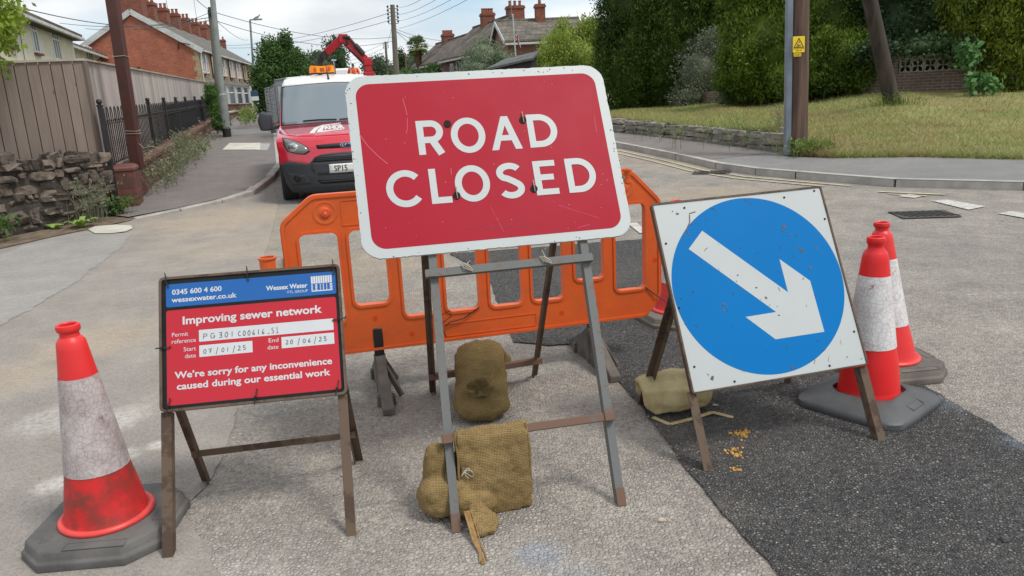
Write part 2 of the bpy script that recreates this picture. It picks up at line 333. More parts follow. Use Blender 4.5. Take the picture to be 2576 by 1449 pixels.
# pavements
WL0 = G(345, 524); WL = [WL0 + ES * s for s in (0, 4, 9, 15, 22, 34, 60, 110)]     # foot of the railing wall
def hl(x, y): return .012 + .09 * min(1, max(0, (y - 9.6) / 3.2))
sheet('pavement', [(p.x - .1, p.y + .03) for p in KL] + [(p.x, p.y) for p in reversed(WL)] + [(WL0.x - .3, WL0.y - .5)], hl, M_PATH)
def kerb(name, P, H, flip=1):
    mb = MB()
    for i in range(len(P) - 1):
        a, b = P[i], P[i + 1]; n = max(1, int((b - a).length / .92)); ha, hb = H[i], H[i + 1]
        for k in range(n):
            q = []
            for f in ((k + .012) / n, (k + .988) / n):
                c = a.lerp(b, f); d = (b - a).normalized(); nn = Vector((-d.y, d.x, 0)) * flip; h = ha + (hb - ha) * f; z = gz(c.y)
                q.append([Vector((c.x, c.y, z - .05)), Vector((c.x, c.y, z + h - .012)), Vector((c.x + nn.x * .012, c.y + nn.y * .012, z + h)), Vector((c.x + nn.x * .13, c.y + nn.y * .13, z + h + .003)), Vector((c.x + nn.x * .13, c.y + nn.y * .13, z - .05))])
            mb.loft(q)
    return tag(mb.build(name, M_KERB), kind='structure')
kerb('kerb', KL, KH); kerb('kerb', KR, [.1] * len(KR), -1)
# right-hand pavement, bank and grass
FB = [Vector((16, 11.6, 0))] + [G(*p, .1) for p in ((2576, 402), (2300, 395), (2100, 398), (1985, 394))] + [G(*p, .1) for p in ((1960, 381), (1850, 366), (1750, 353), (1640, 341), (1540, 331))]
FB.append(FB[-1] + Vector((-4, 24, 0))); FB.append(FB[-1] + Vector((-14, 70, 0)))
sheet('pavement', [(p.x, p.y) for p in KR] + [(p.x, p.y) for p in reversed(FB)], .1, M_PATH2)
sheet('pavement', [pt(1545, 366), pt(1600, 377), pt(1700, 398), pt(1790, 417), pt(2010, 392), pt(1960, 382), pt(1850, 367), pt(1750, 354), pt(1640, 342), pt(1540, 332)], .104, M_PATH)
WT = [(1490, 326, 293), (1540, 331, 298), (1640, 341, 307), (1750, 353, 318), (1850, 366, 326), (1960, 381, 334)]     # wall: foot and top rows
front = []
for u, vb, vt in WT: b = G(u, vb, .1); front.append(Vector((b.x + .08, b.y + .25, at(u, vt, b.y).z - .02)))
for u, v in ((1992, 392), (2100, 398), (2300, 395), (2576, 402)): b = G(u, v, .1); front.append(Vector((b.x, b.y, b.z)))
front.append(Vector((16, 11.6, gz(11.6) + .12)))
back = [at(u, v, y) for u, v, y in ((1470, 279, 37), (1530, 277, 34), (1640, 268, 32), (1750, 262, 30), (1850, 257, 28), (1960, 252, 25), (2030, 248, 23), (2130, 241, 21.5), (2270, 233, 20), (2576, 231, 18.8))] + [Vector((21, 17.5, .95))]
def bank_pt(s, t):                        # s along the bank 0..1, t from the front edge to the back
    k = s * (len(front) - 1); i = min(int(k), len(front) - 2); f = k - i
    a = front[i].lerp(front[i + 1], f); b = back[i].lerp(back[i + 1], f); p = a.lerp(b, t)
    p.z = a.z + (b.z - a.z) * (t ** .85) + .035 * math.sin(s * 31 + t * 5) * math.sin(t * math.pi); return p
t_ = NT('grass_turf'); c_ = t_.mix(t_.ramp(t_.noise(.7, 6, .65), .36, .62), S(132, 144, 80), S(176, 166, 116))
c_ = t_.mix(t_.ramp(t_.noise(2.2, 6, .7, loc=(3, 5, 1)), .52, .68), c_, S(158, 134, 102)); c_ = t_.mix(.5, c_, t_.mix(t_.noise(18, 5, .7), S(60, 60, 40), S(190, 190, 160)), 'OVERLAY')
M_TURF = t_.done(c_, .95, t_.bump(t_.noise(22, 5, .7), 1, .05))
mb = MB(); NS, NTT = 90, 16
vs = [bank_pt(i / NS, j / NTT) if j <= NTT else bank_pt(i / NS, 1) + Vector((2.5, 9, .3)) for i in range(NS + 1) for j in range(NTT + 2)]
mb.add(vs, [(i * (NTT + 2) + j, (i + 1) * (NTT + 2) + j, (i + 1) * (NTT + 2) + j + 1, i * (NTT + 2) + j + 1) for i in range(NS) for j in range(NTT + 1)])
tag(mb.build('grass_bank', M_TURF, smooth=60), kind='structure')
def blade_mesh(name, P, h, wd, mats, lean=.5):    # many small grass blades at points P (n,3)
    n = len(P); a = RNG.uniform(0, math.tau, n); hh = h * RNG.uniform(.5, 1.3, n); ln = RNG.normal(0, lean, (n, 2)) * hh[:, None]
    V = np.zeros((n, 3, 3)); dx = np.cos(a) * wd / 2; dy = np.sin(a) * wd / 2
    V[:, 0] = P + np.stack([dx, dy, 0 * dx - .01], 1); V[:, 1] = P - np.stack([dx, dy, 0 * dx + .01], 1); V[:, 2] = P + np.stack([ln[:, 0], ln[:, 1], hh], 1)
    return tri_mesh(name, V.reshape(-1, 3), 3, mats)
def tri_mesh(name, V, k, mats):
    n = len(V) // k; me = bpy.data.meshes.new(name); me.vertices.add(len(V)); me.vertices.foreach_set('co', V.astype(np.float32).ravel())
    me.loops.add(len(V)); me.loops.foreach_set('vertex_index', np.arange(len(V), dtype=np.int32)); me.polygons.add(n)
    me.polygons.foreach_set('loop_start', np.arange(0, len(V), k, dtype=np.int32)); me.update(calc_edges=True)
    for m in (mats if isinstance(mats, (list, tuple)) else [mats]): me.materials.append(m)
    return me
def leafmat(name, c1, c2, c3=None, rough=.6, trans=.25, nsc=.8):
    t = NT(name); g = t.n('ShaderNodeNewGeometry'); col = t.mix(g.outputs['Random Per Island'], c1, c2)
    if c3: col = t.mix(t.ramp(t.noise(nsc, 4), .48, .66), col, c3)
    m = t.done(col, rough, spec=.25)
    d = t.n('ShaderNodeBsdfTranslucent'); t.l(col, d.inputs[0]); ms = t.n('ShaderNodeMixShader'); ms.inputs[0].default_value = trans
    out = t.t.nodes['Material Output']; t.l(t.b.outputs[0], ms.inputs[1]); t.l(d.outputs[0], ms.inputs[2]); t.l(ms.outputs[0], out.inputs[0]); return m
M_GRASS = leafmat('grass_blades', S(122, 144, 70), S(184, 174, 122), S(168, 146, 106), trans=.3, nsc=.6)
n = 52000; ss = RNG.random(n); tt = RNG.random(n) ** 1.25
P = np.array([bank_pt(a, b) for a, b in zip(ss, tt)])
tag(link('grass', blade_mesh('grass', P, .075, .016, M_GRASS, .7)), kind='stuff')
M_HAY = leafmat('cut_hay', S(176, 154, 112), S(140, 116, 84), S(196, 178, 134), trans=.2, nsc=1.)
hp = []
for _ in range(70):
    c_ = (random.uniform(.5, 1), random.uniform(.05, .62)); k_ = random.uniform(.008, .022)
    hp += [bank_pt(min(1, max(0, random.gauss(c_[0], k_))), min(1, max(0, random.gauss(c_[1], k_ * 1.6)))) for _ in range(random.randint(60, 170))]
tag(link('cut_hay', blade_mesh('cut_hay', np.array(hp), .06, .012, M_HAY, 2.2)), kind='stuff')
ep = [bank_pt(random.uniform(.45, 1), abs(random.gauss(0, .012))) for _ in range(3800)] + [bank_pt(random.uniform(0, .5), abs(random.gauss(0, .03))) for _ in range(1500)]
tag(link('edge_grass', blade_mesh('edge_grass', np.array(ep), .13, .014, M_GRASS, .8)), kind='stuff')
# painted markings
def ribbon(name, pts, wd, m, dz=.010):
    mb = MB(); V = []; 
    for i, p in enumerate(pts):
        d = (pts[min(i + 1, len(pts) - 1)] - pts[max(i - 1, 0)]).normalized(); nn = Vector((-d.y, d.x, 0)) * (wd / 2)
        V += [Vector((q.x, q.y, gz(q.y) + dz)) for q in (p + nn, p - nn)]
    mb.add(V, [(2 * i, 2 * i + 1, 2 * i + 3, 2 * i + 2) for i in range(len(pts) - 1)]); return tag(mb.build(name, m), kind='structure')
def offs(P, d):
    out = []
    for i, p in enumerate(P):
        t = (P[min(i + 1, len(P) - 1)] - P[max(i - 1, 0)]).normalized(); out.append(p + Vector((-t.y, t.x, 0)) * d)
    return out
def dense(P, n=6): return [P[i].lerp(P[i + 1], k / n) for i in range(len(P) - 1) for k in range(n)] + [P[-1]]
KRs = dense([p for p in KR[1:11]])
ribbon('yellow_line', offs(KRs, .22)[8:], .06, M_YELLOW); ribbon('yellow_line', offs(KRs, .42)[9:], .06, M_YELLOW)
for q in (((2030, 1187), (2120, 1180), (2348, 1220), (2250, 1240)), ((2420, 1262), (2500, 1250), (2760, 1285), (2700, 1310)), ((1830, 1160), (1900, 1146), (1985, 1158), (1930, 1170))):
    sheet('give_way_dash', [pt(*Z6(*p)) for p in q], .010, M_WHITE)
for q in (((1712, 1136), (1730, 1131), (2112, 1148), (2104, 1153)), ((1760, 1147), (1790, 1145), (2010, 1157), (1990, 1161))): sheet('yellow_line', [pt(*Z6(*p)) for p in q], .0125, M_YELLOW)
for a, b in (((1590, 563), (1622, 588)), ((1480, 490), (1510, 510))):
    A, B = G(*a), G(*b); ribbon('lane_dash', [A, B], .1, M_WHITE)
M_IRON = mat('cast_iron', S(66, 62, 58), S(92, 84, 76), 12, rough=.7, bs=60, bd=.002, metal=.3)
M_DARK = mat('dark_void', (.006, .006, .006, 1), rough=.9)
def gully(label, c, ang, wd, dp, n):
    g = thing('gully_grate', label, 'drain grate', (c.x, c.y, gz(c.y) + .006), ang)
    f = MB(); f.span((-wd / 2, -dp / 2, 0), (wd / 2, dp / 2, .006)); f.build('frame', M_IRON, g)
    b = MB()
    for i in range(n): x = -wd / 2 + wd * (i + .8) / (n + .6); b.box((x, 0, .0075), (wd / n * .42, dp * .78, .004), rot=Matrix.Rotation(.35, 3, 'Z'))
    b.build('slots', M_DARK, g)
gully('rusty drain grate with slanting slots beside the white road dash', G(*Z6(1985, 1266)), -.12, .56, .42, 8)
gully('worn drain grate against the far kerb by the faded yellow lines', G(*Z6(735, 1017)), -.3, .55, .4, 8)
# covers and bare soil on the left pavement
def cover(label, c, wx, wy, rz, cols):
    g = thing('utility_cover', label, 'utility cover', (c.x, c.y, gz(c.y) + hl(c.x, c.y) + .003), rz)
    mb = MB(); mb.span((-wx / 2, -wy / 2, 0), (wx / 2, wy / 2, .006)); mb.build('slab', cols[0], g, .004); return g
M_CONC = mat('pale_concrete', S(206, 202, 190), S(182, 176, 162), 3, rough=.9, bs=50, bd=.002)
sheet('pavement_repair', [pt(*p) for p in ((640, 371), (682, 371), (674, 389), (650, 389))], lambda x, y: hl(x, y) + .004, mat('slab_surround', S(168, 166, 164), S(148, 146, 144), 8, rough=.9))
sheet('access_slab', [pt(*p) for p in ((579, 370), (657, 370), (655, 388), (561, 388))], lambda x, y: hl(x, y) + .008, M_CONC)
sheet('pavement_repair', [pt(*p) for p in ((590, 334), (680, 330), (690, 345), (585, 349))], lambda x, y: hl(x, y) + .004, M_PATH2)
sheet('soil_strip', [pt(-60, 660), pt(0, 628), pt(120, 600), pt(235, 576), pt(330, 556), pt(352, 530), pt(270, 530), pt(100, 570), pt(-60, 600)], .012, M_SOIL)
sheet('concrete_patch', [pt(*p) for p in ((222, 580), (240, 572), (290, 568), (330, 570), (334, 577), (318, 585), (280, 590), (240, 590))], .016, M_CONC)
# ------------------------------------------------------------------ signs in the foreground
def weathered(name, col, worn, amount=.62, sc=3., rough=.4, scratch=True, spec=.5):
    t = NT(name); f = t.ramp(t.noise(sc, 8, .75), amount, amount + .06); c = t.mix(.22, col, t.mix(t.noise(1.7, 5), S(70, 70, 70), S(190, 190, 190)), 'OVERLAY')
    if scratch: c = t.mix(f, c, worn)
    return t.done(c, t.mix(t.noise(5, 4), (rough - .08,) * 3 + (1,), (rough + .12,) * 3 + (1,)), t.bump(t.noise(60, 3), .06, .002), spec=spec)
RUST = S(96, 62, 44)
M_SW = weathered('sign_white', S(188, 192, 191), S(120, 112, 100), .74, 7)
M_SR = weathered('sign_red', S(168, 14, 42), S(150, 22, 46), .76, 5, .5, spec=.22)
M_SRF = weathered('sign_red_faint', S(158, 14, 38), S(150, 25, 45), .8, 5, .3, spec=.4)
M_SB = weathered('sign_blue', S(0, 114, 184), S(70, 78, 80), .735, 9, .5, spec=.12)
M_BLACKP = mat('black_plastic', S(24, 24, 26), S(34, 34, 36), 20, rough=.45)
M_STEEL = weathered('painted_grey_steel', S(104, 106, 104), S(112, 78, 58), .56, 26, .6)
M_RUSTY = weathered('rusty_steel', S(100, 82, 66), S(74, 56, 44), .5, 8, .75)
M_RUSTBAR = weathered('rusty_brown_bar', S(112, 84, 68), S(92, 96, 98), .6, 9, .7)
M_WIRE = mat('bare_wire', S(165, 155, 140), rough=.5, metal=.5)
M_TAPE = mat('white_tape', S(205, 200, 190), S(170, 160, 148), 12, rough=.6)
M_HOLE = mat('rusted_hole', S(42, 30, 22), S(20, 14, 10), 60, rough=.9)
class Frame:
    def __init__(s, x, y, yaw, lean, label, cat, name):
        s.e = thing(name, label, cat, (x, y, 0), yaw); s.l = lean; s.M = Matrix.Translation((x, y, 0)) @ Matrix.Rotation(yaw, 4, 'Z'); s.I = s.M.inverted()
        s.ux = Vector((1, 0, 0)); s.up = Vector((0, math.sin(lean), math.cos(lean))); s.n = Vector((0, -math.cos(lean), math.sin(lean)))
    def __call__(s, a, b, d=0): return s.ux * a + s.up * b + s.n * d
    def loc(s, p): return s.I @ Vector(p)
def zip_tie(F, s, t, ang, ln=.045, d=.004):
    mb = MB(); a = F(s - math.cos(ang) * ln / 2, t - math.sin(ang) * ln / 2, d); b = F(s + math.cos(ang) * ln / 2, t + math.sin(ang) * ln / 2, d)
    mid = (a + b) / 2 + F.n * .004; mb.bar(a, mid, .0045, .002, F.n); mb.bar(mid, b, .0045, .002, F.n); mb.box(mid + F.n * .002, (.008, .006, .008))
    mb.tube([b, b + F.n * .008 + F.up * .006], .0016, 5); return mb.build('cable_tie', M_BLACKP, F.e)
# --- ROAD CLOSED
F = Frame(.0597, 2.4198, .2009, .4979, 'large red and white road closed board leaning on a rusty trestle', 'road sign', 'road_sign')
B0, BW, BH, OX = .9996, 1.049, .750, .0085
FT = lambda a, b, d=0: F(OX + a + b * -.004, B0 + b + a * .004, d)
mb = MB(); edge = rrect(-BW / 2, 0, BW / 2, BH, .075, 8); rag = []
for i, a in enumerate(edge):
    b = edge[(i + 1) % len(edge)]; n_ = max(1, int(math.dist(a, b) / .012))
    for k in range(n_): rag.append((a[0] + (b[0] - a[0]) * k / n_ + random.uniform(-.0011, .0011), a[1] + (b[1] - a[1]) * k / n_ + random.uniform(-.0011, .0011)))
mb.prism(rag, FT, .001, .013); panel = mb.build('sign_panel', M_SW, F.e)
mb = MB(); mb.prism(rrect(-BW / 2 + .038, .036, BW / 2 - .038, BH - .036, .055, 8), FT, .0132, .0138); mb.build('red_face', M_SR, panel)
mb = MB(); K = [0]
LT = lambda a, b, d=0: F(a, b, d)
def st(pts, w=.0265, closed=False): K[0] += 1; stroke(mb, pts, w, LT, .0142 + .00008 * K[0], 0, closed)
def O_(cx, cy, rx, ry): st(arc(cx, cy, rx - .0133, ry - .0133, 0, 360 - 360 / 56, 55), closed=True)
# letters follow the heavy strokes of the real board (metres in the plane of the sign)
st([(-.2505, 1.399), (-.2505, 1.5425)]); st([(-.264, 1.529), (-.212, 1.529)] + arc(-.209, 1.4945, .0345, .0345, 90, -90, 14) + [(-.264, 1.460)]); st([(-.207, 1.458), (-.176, 1.398)], .0285)
O_(-.0645, 1.4695, .068, .0755)
mb.prism([[(.022, 1.398), (.0495, 1.398), (.0625, 1.4365), (.1055, 1.4365), (.1175, 1.398), (.1455, 1.398), (.1015, 1.5415), (.0745, 1.5415)], [(.0695, 1.4600), (.0985, 1.4600), (.0862, 1.5020)]], LT, .0139, .0145)
st([(.1905, 1.3985), (.1905, 1.5425)]); st([(.178, 1.529), (.221, 1.529)] + arc(.224, 1.4705, .0595, .0585, 90, -90, 22) + [(.178, 1.412)])
st(arc(-.332, 1.2655, .0595, .062, 42, 322, 40))
st([(-.2255, 1.338), (-.2255, 1.1955)]); st([(-.2385, 1.2075), (-.160, 1.2075)], .0255)
O_(-.0745, 1.2665, .068, .0755)
st(arc(.0755, 1.3005, .0390, .0275, 28, 230, 26) + [(.064, 1.2755), (.086, 1.2635)] + arc(.0755, 1.2325, .0390, .0275, 52, -152, 26), .0262)
st([(.1855, 1.340), (.1855, 1.196)]); st([(.185, 1.328), (.2615, 1.328)], .0245); st([(.185, 1.270), (.2505, 1.270)], .0245); st([(.185, 1.2085), (.2635, 1.2085)], .0245)
st([(.3165, 1.1965), (.3165, 1.3405)]); st([(.304, 1.328), (.347, 1.328)] + arc(.350, 1.2685, .0595, .0595, 90, -90, 22) + [(.304, 1.209)])
mb.build('lettering', M_SW, panel)
mb = MB(); text(mb, '>>CHEVRON>>', LT, -.13, .155, 1.071, .022, .0143, 0, .0, 'E'); mb.build('faint_lettering', M_SRF, panel)
for a, b in ((-.140, 1.522), (.163, 1.520), (-.142, 1.221), (.163, 1.225)):
    m2 = MB(); m2.prism(arc(a, b, .0145, .0155, 0, 345, 20), LT, .0139, .0166); h = m2.build('fixing_hole', M_HOLE, panel)
    if a > 0 or b < 1.4: m2 = MB(); m2.tube([F(a + .002, b - .012, .018), F(a, b + .008, .026), F(a + .001, b + .034, .019)], .0022, 6); m2.build('wire_hook', M_WIRE, panel)
M_SCR = mat('scratch', S(204, 120, 134), rough=.7); m2 = MB()
for q, wd in (([(-.482, 1.501), (-.455, 1.45), (-.42, 1.405), (-.388, 1.371)], .0016), ([(-.301, 1.643), (-.295, 1.60), (-.292, 1.57)], .0013), ([(-.293, 1.56), (-.298, 1.51), (-.304, 1.491)], .0011), ([(.46, 1.45), (.462, 1.52)], .001), ([(-.15, 1.335), (-.151, 1.31)], .0016), ([(.31, 1.05), (.36, 1.06)], .0008), ([(-.02, 1.17), (.02, 1.06)], .0006), ([(.25, 1.15), (.40, 1.085)], .0006)): stroke(m2, q, wd, LT, .0141)
for k in range(60):
    a, b = random.uniform(-.47, .47), random.uniform(1.05, 1.70); r = random.choice((.0008, .0012, .002)); m2.prism([(a + r * math.cos(j * 1.05) * random.uniform(.6, 1.3), b + r * math.sin(j * 1.05) * random.uniform(.6, 1.3)) for j in range(6)], LT, .0138, .0141, side=False, back=False)
m2.build('scratches', M_SCR, panel)
m2 = MB()
for k in range(70):
    sd_ = random.random(); a = random.uniform(-.51, .51); b = random.choice((B0 + .012, B0 + .738)) + random.uniform(-.01, .008)
    if sd_ < .5: b = random.uniform(1.05, 1.70); a = random.choice((-.508, .525)) + random.uniform(-.008, .01)
    r = random.choice((.001, .0015, .003)); m2.prism([(a + r * math.cos(j * 1.05) * random.uniform(.4, 1.5), b + r * math.sin(j * 1.05) * random.uniform(.4, 1.3)) for j in range(6)], LT, .0132, .0136, side=False, back=False)
m2.prism([(.527, 1.243), (.541, 1.236), (.543, 1.252), (.534, 1.256)], LT, .0132, .0137, side=False, back=False)
m2.build('chips', mat('chipped_edge', S(112, 104, 94), S(60, 56, 52), 80, rough=.9), panel)
# trestle
for sgn, a, b in ((-1, (-.298, 0), (-.252, 1.25)), (1, (.300, 0), (.338, 1.25))):
    m2 = MB(); m2.angle(F(*a, -.004), F(*b, -.004), .031, .006, F.ux * -sgn, -F.n); leg = m2.build('leg', M_STEEL, F.e, .001)
    m2 = MB(); m2.bar(F(a[0], a[1] + .001, 0.0005), F(a[0] + (b[0] - a[0]) * .055, .062, .0005), .0325, .0085, F.n); m2.build('rusty_foot', M_RUSTBAR, leg)
m2 = MB(); m2.bar(F(-.297, .922, .013), F(.348, .926, .013), .030, .026, F.n); m2.bar(F(-.299, .921, .0265), F(-.262, .921, .0265), .026, .002, F.n); m2.build('crossbar', M_STEEL, F.e, .003)
m2 = MB(); m2.bar(F(-.310, .318, .012), F(.326, .318, .012), .030, .024, F.n); m2.build('crossbar', M_RUSTBAR, F.e, .003)
m2 = MB(); m2.bar(F(.284, .319, .0245), F(.324, .319, .0245), .036, .012, F.n); m2.bar(F(-.312, .318, .0245), F(-.276, .318, .0245), .036, .012, F.n); m2.build('bracket', M_RUSTBAR, F.e, .004)
for a in (-.143, .160):
    m2 = MB()
    for q in range(3): m2.tube([F(a - .022 + q * .008, .945, .028), F(a - .01 + q * .012, .925, .036), F(a + .02, .912 + q * .003, .033)], .0025, 6)
    m2.tube([F(a, .94, .028), F(a - .004 * (1 if a > 0 else -4), .955, .03), F(a - .007, .972 if a > 0 else .94, .02)], .002, 5); m2.build('tie_wire', M_WIRE, F.e)
RL = F.loc((-.430, 3.670, 0)); RR = F.loc((.095, 3.833, 0)); HL, HR = F(-.275, 1.2, -.03), F(.275, 1.2, -.03)
for a, b, sgn in ((RL, HL, 1), (RR, HR, -1)):
    m2 = MB(); m2.angle(a, b, .03, .006, F.ux * sgn, Vector((0, -1, .3))); m2.build('leg', M_RUSTY, F.e, .001)
q1 = RL.lerp(HL, .115); q2 = RR.lerp(HR, .115); m2 = MB(); m2.bar(q1 + Vector((-.015, -.022, 0)), q2 + Vector((.02, -.022, 0)), .03, .03); m2.build('crossbar', M_RUSTBAR, F.e, .003)
RC_F, RC_q1, RC_q2 = F, F.M @ q1, F.M @ q2
# --- information board
F = Frame(-.8958, 2.3246, .1359, .4836, 'small red and blue sewer works information board on brown legs beside the left cone', 'road sign', 'information_sign')
LT = lambda a, b, d=0: F(a, b, d)
m2 = MB(); m2.prism([rrect(-.318, .490, .322, .975, .018, 5), rrect(-.309, .499, .313, .966, .012, 5)], LT, -.006, .012); m2.build('frame', M_RUSTY, F.e)
m2 = MB(); m2.prism(rrect(-.3085, .4995, .3125, .9655, .012, 5), LT, -.002, .006); panel = m2.build('sign_panel', mat('board_black', S(22, 23, 25), S(34, 35, 38), 5, rough=.5, spec=.2), F.e)
M_IR = weathered('info_red', S(190, 26, 44), S(180, 26, 42), .9, 3, .2, False, .5); M_IB = weathered('info_blue', S(20, 94, 168), S(14, 78, 148), .9, 3, .2, False, .5); M_IW = mat('info_white', S(200, 202, 204), S(192, 194, 196), 4, rough=.28)
m2 = MB(); m2.prism(rrect(-.294, .863, .305, .948, .007, 4), LT, .0062, .0066); m2.build('blue_band', M_IB, panel)
m2 = MB(); m2.prism(rrect(-.294, .511, .302, .851, .008, 4), LT, .0062, .0066); m2.build('red_band', M_IR, panel)
mb = MB(); z = .0071
text(mb, '0345 600 4 600', LT, -.273, -.101, .9085, .0178, z, 0, .022); text(mb, 'wessexwater.co.uk', LT, -.275, -.049, .880, .0175, z, 0, .022, 'k')
text(mb, 'Wessex Water', LT, .055, .203, .8955, .0165, z, 0, .028); text(mb, 'YTL GROUP', LT, .128, .203, .878, .0095, z)
for i in range(9): x = .2165 + i * .0085; mb.prism([(x, .907), (x + .0068, .907), (x + .0068, .935), (x, .935)], LT, z - .0002, z, side=False)
for i in range(5):
    y = .877 + i * .0058
    for a, b in ((.2165, .222), (.2305, .238), (.2475, .251), (.258, .262), (.2705, .2735), (.283, .2925)) if i else ((.2165, .2925),): mb.prism([(a, y), (b, y), (b, y + .0042), (a, y + .0042)], LT, z - .0002, z, side=False)
text(mb, 'Improving sewer network', LT, -.238, .250, .7965, .0275, z, 0, .026, 'I')
for s_, a, b, y in (('Permit', -.275, -.220, .754), ('reference', -.276, -.194, .7295), ('Start', -.236, -.194, .6985), ('date', -.232, -.195, .6735), ('End', .057, .091, .7025), ('date', .052, .090, .6775)):
    text(mb, s_, LT, a, b, y, .0147, z, 0, 0, 'd' if s_ == 'date' else 'E')
text(mb, 'We\u2019re sorry for any inconvenience', LT, -.268, .275, .6045, .0225, z, 0, .026); text(mb, 'caused during our essential work', LT, -.261, .267, .5645, .0225, z, 0, .026, 'd')
for a, b, c, d in ((-.183, .728, .2875, .7705), (-.183, .673, .000, .7145), (.1015, .677, .2875, .718)): mb.prism([(a, b), (c, b), (c, d), (a, d)], LT, z - .0003, z, side=False)
mb.build('lettering', M_IW, panel)
# handwriting in marker pen
GL = {'P': [[(0, 0), (.05, 1), (.5, .95), (.55, .6), (.05, .5)]], 'G': [[(.6, .9), (.2, 1), (0, .5), (.2, .05), (.6, .1), (.6, .45), (.35, .45), (.75, .45)]], '3': [[(0, .95), (.5, 1), (.45, .6), (.2, .55), (.55, .4), (.5, .05), (0, .05)]],
      '0': [[(.3, 1), (.05, .6), (.1, .1), (.4, 0), (.6, .5), (.45, .95), (.3, 1)]], '1': [[(.3, 0), (.33, 1)]], 'C': [[(.55, .85), (.25, .95), (0, .5), (.2, .05), (.6, .1)]], '6': [[(.45, 1), (.1, .5), (.1, .1), (.4, 0), (.5, .3), (.1, .4)]],
      '_': [[(0, .05), (.55, .08)]], 'S': [[(.5, .95), (.1, .9), (.1, .6), (.5, .4), (.45, .05), (0, .05)]], '/': [[(0, -.15), (.35, 1.15)]], '2': [[(0, .85), (.3, 1), (.5, .7), (0, .05), (.6, .08)]], '5': [[(.55, 1), (.1, 1), (.08, .6), (.5, .5), (.45, .05), (0, .05)]],
      '7': [[(0, .95), (.6, 1), (.3, 0)], [(.15, .5), (.55, .52)]], 'L': [[(.2, .8), (.35, 1), (.35, 0)], [(.1, 0), (.6, .02)]]}
M_PEN = mat('marker_ink', S(52, 52, 56), S(96, 96, 98), 30, rough=.6); mb = MB()
def hand(s, x0, x1, y, h, slope=0.):
    k = (x1 - x0) / (len(s) - .35)
    for i, ch in enumerate(s):
        for q in GL.get(ch, []): stroke(mb, [(x0 + k * (i + a * .95), y + b * h + slope * i * k) for a, b in q], .0022, LT, z + .0006 + .00003 * i)
hand('PG', -.168, -.128, .736, .019); hand('301', -.114, -.062, .736, .019); hand('C00616', -.048, .045, .7355, .018); hand('_SL', .054, .093, .735, .021)
hand('07', -.169, -.140, .684, .015); hand('/', -.126, -.112, .680, .02); hand('01', -.107, -.080, .684, .015); hand('/', -.068, -.054, .680, .02); hand('25', -.050, -.022, .684, .016)
hand('20', .117, .142, .690, .015); hand('/', .158, .172, .686, .02); hand('06', .176, .206, .690, .014); hand('/', .216, .230, .686, .02); hand('25', .234, .262, .690, .016)
mb.build('handwriting', M_PEN, panel)
for a, b, g in ((-.290, .958, 1.75), (-.008, .960, 1.62), (.300, .960, 1.6), (.309, .765, .1), (-.305, .716, -.05), (-.290, .507, 1.3), (.005, .510, 1.35), (.287, .512, 1.3)): zip_tie(F, a, b, g, .05, .011)
for sgn, x in ((-1, -.302), (1, .303)):
    m2 = MB(); m2.angle(F(x, 0, -.008), F(x, .492, -.008), .034, .004, F.ux * -sgn, -F.n); m2.build('leg', M_RUSTY, F.e, .001)
WL_, WR_ = F.loc((-1.267, 2.831, 0)), F.loc((-.673, 2.946, 0)); A1, A2 = F(-.285, .56, -.03), F(.30, .56, -.03)
for a, b, sgn in ((WL_, A1, 1), (WR_, A2, -1)): m2 = MB(); m2.angle(a, b, .034, .004, F.ux * sgn, Vector((0, -1, .3))); m2.build('leg', M_RUSTY, F.e, .001)
c1, c2 = WL_.lerp(A1, .36), WR_.lerp(A2, .36); m2 = MB(); m2.bar(c1 + Vector((-.01, -.02, 0)), c2 + Vector((.01, -.02, 0)), .006, .026); m2.build('crossbar', M_RUSTY, F.e, .001)
# --- blue arrow board
F = Frame(1.0982, 2.7627, .229, .4691, 'square white board with a blue disc and white arrow pointing down right', 'road sign', 'arrow_sign')
TW = .0178; OXK = .002
LT = lambda a, b, d=0: F(OXK + a * math.cos(TW) - (b - .317) * math.sin(TW), .317 + a * math.sin(TW) + (b - .317) * math.cos(TW), d)
m2 = MB(); m2.prism([rrect(-.3975, .317, .3975, 1.1045, .012, 4), rrect(-.390, .3225, .390, 1.097, .006, 4)], LT, -.018, .006); m2.build('frame', M_RUSTY, F.e)
m2 = MB(); m2.prism(rrect(-.3895, .323, .3895, 1.0965, .006, 3), LT, -.003, .002); panel = m2.build('sign_panel', M_SW, F.e)
m2 = MB(); m2.prism(arc(.0, .713, .3855, .3745, 0, 357, 119), LT, .0022, .0026); m2.build('blue_disc', M_SB, panel)
m2 = MB(); m2.prism([(-.200, .966), (-.277, .896), (.042, .588), (-.098, .586), (.010, .478), (.236, .478), (.231, .697), (.116, .806), (.117, .662)], LT, .0027, .0031); m2.build('arrow', M_SW, panel)
m2 = MB()
for k in range(46):
    a, b = random.uniform(-.38, .38), random.uniform(.335, 1.085); ln = random.uniform(.004, .020) * random.choice((.4, .6, 1, 1.5)); g = random.uniform(-2, 2)
    pts = [(a + math.cos(g) * ln * f + random.uniform(-.004, .004), b + math.sin(g) * ln * f + random.uniform(-.004, .004)) for f in (0, .35, .7, 1)]; stroke(m2, pts, random.uniform(.0007, .0022), LT, .0035 + k * .00002)
m2.build('scratches', mat('bare_scratches', S(92, 84, 76), S(60, 52, 46), 40, rough=.8), panel)
m2 = MB()
for q in ([(-.24, 1.04), (-.245, 1.01), (-.27, .975), (-.262, .955)], [(-.24, 1.045), (-.21, 1.05)], [(-.29, .955), (-.275, .955)]): stroke(m2, q, .004, LT, .0034)
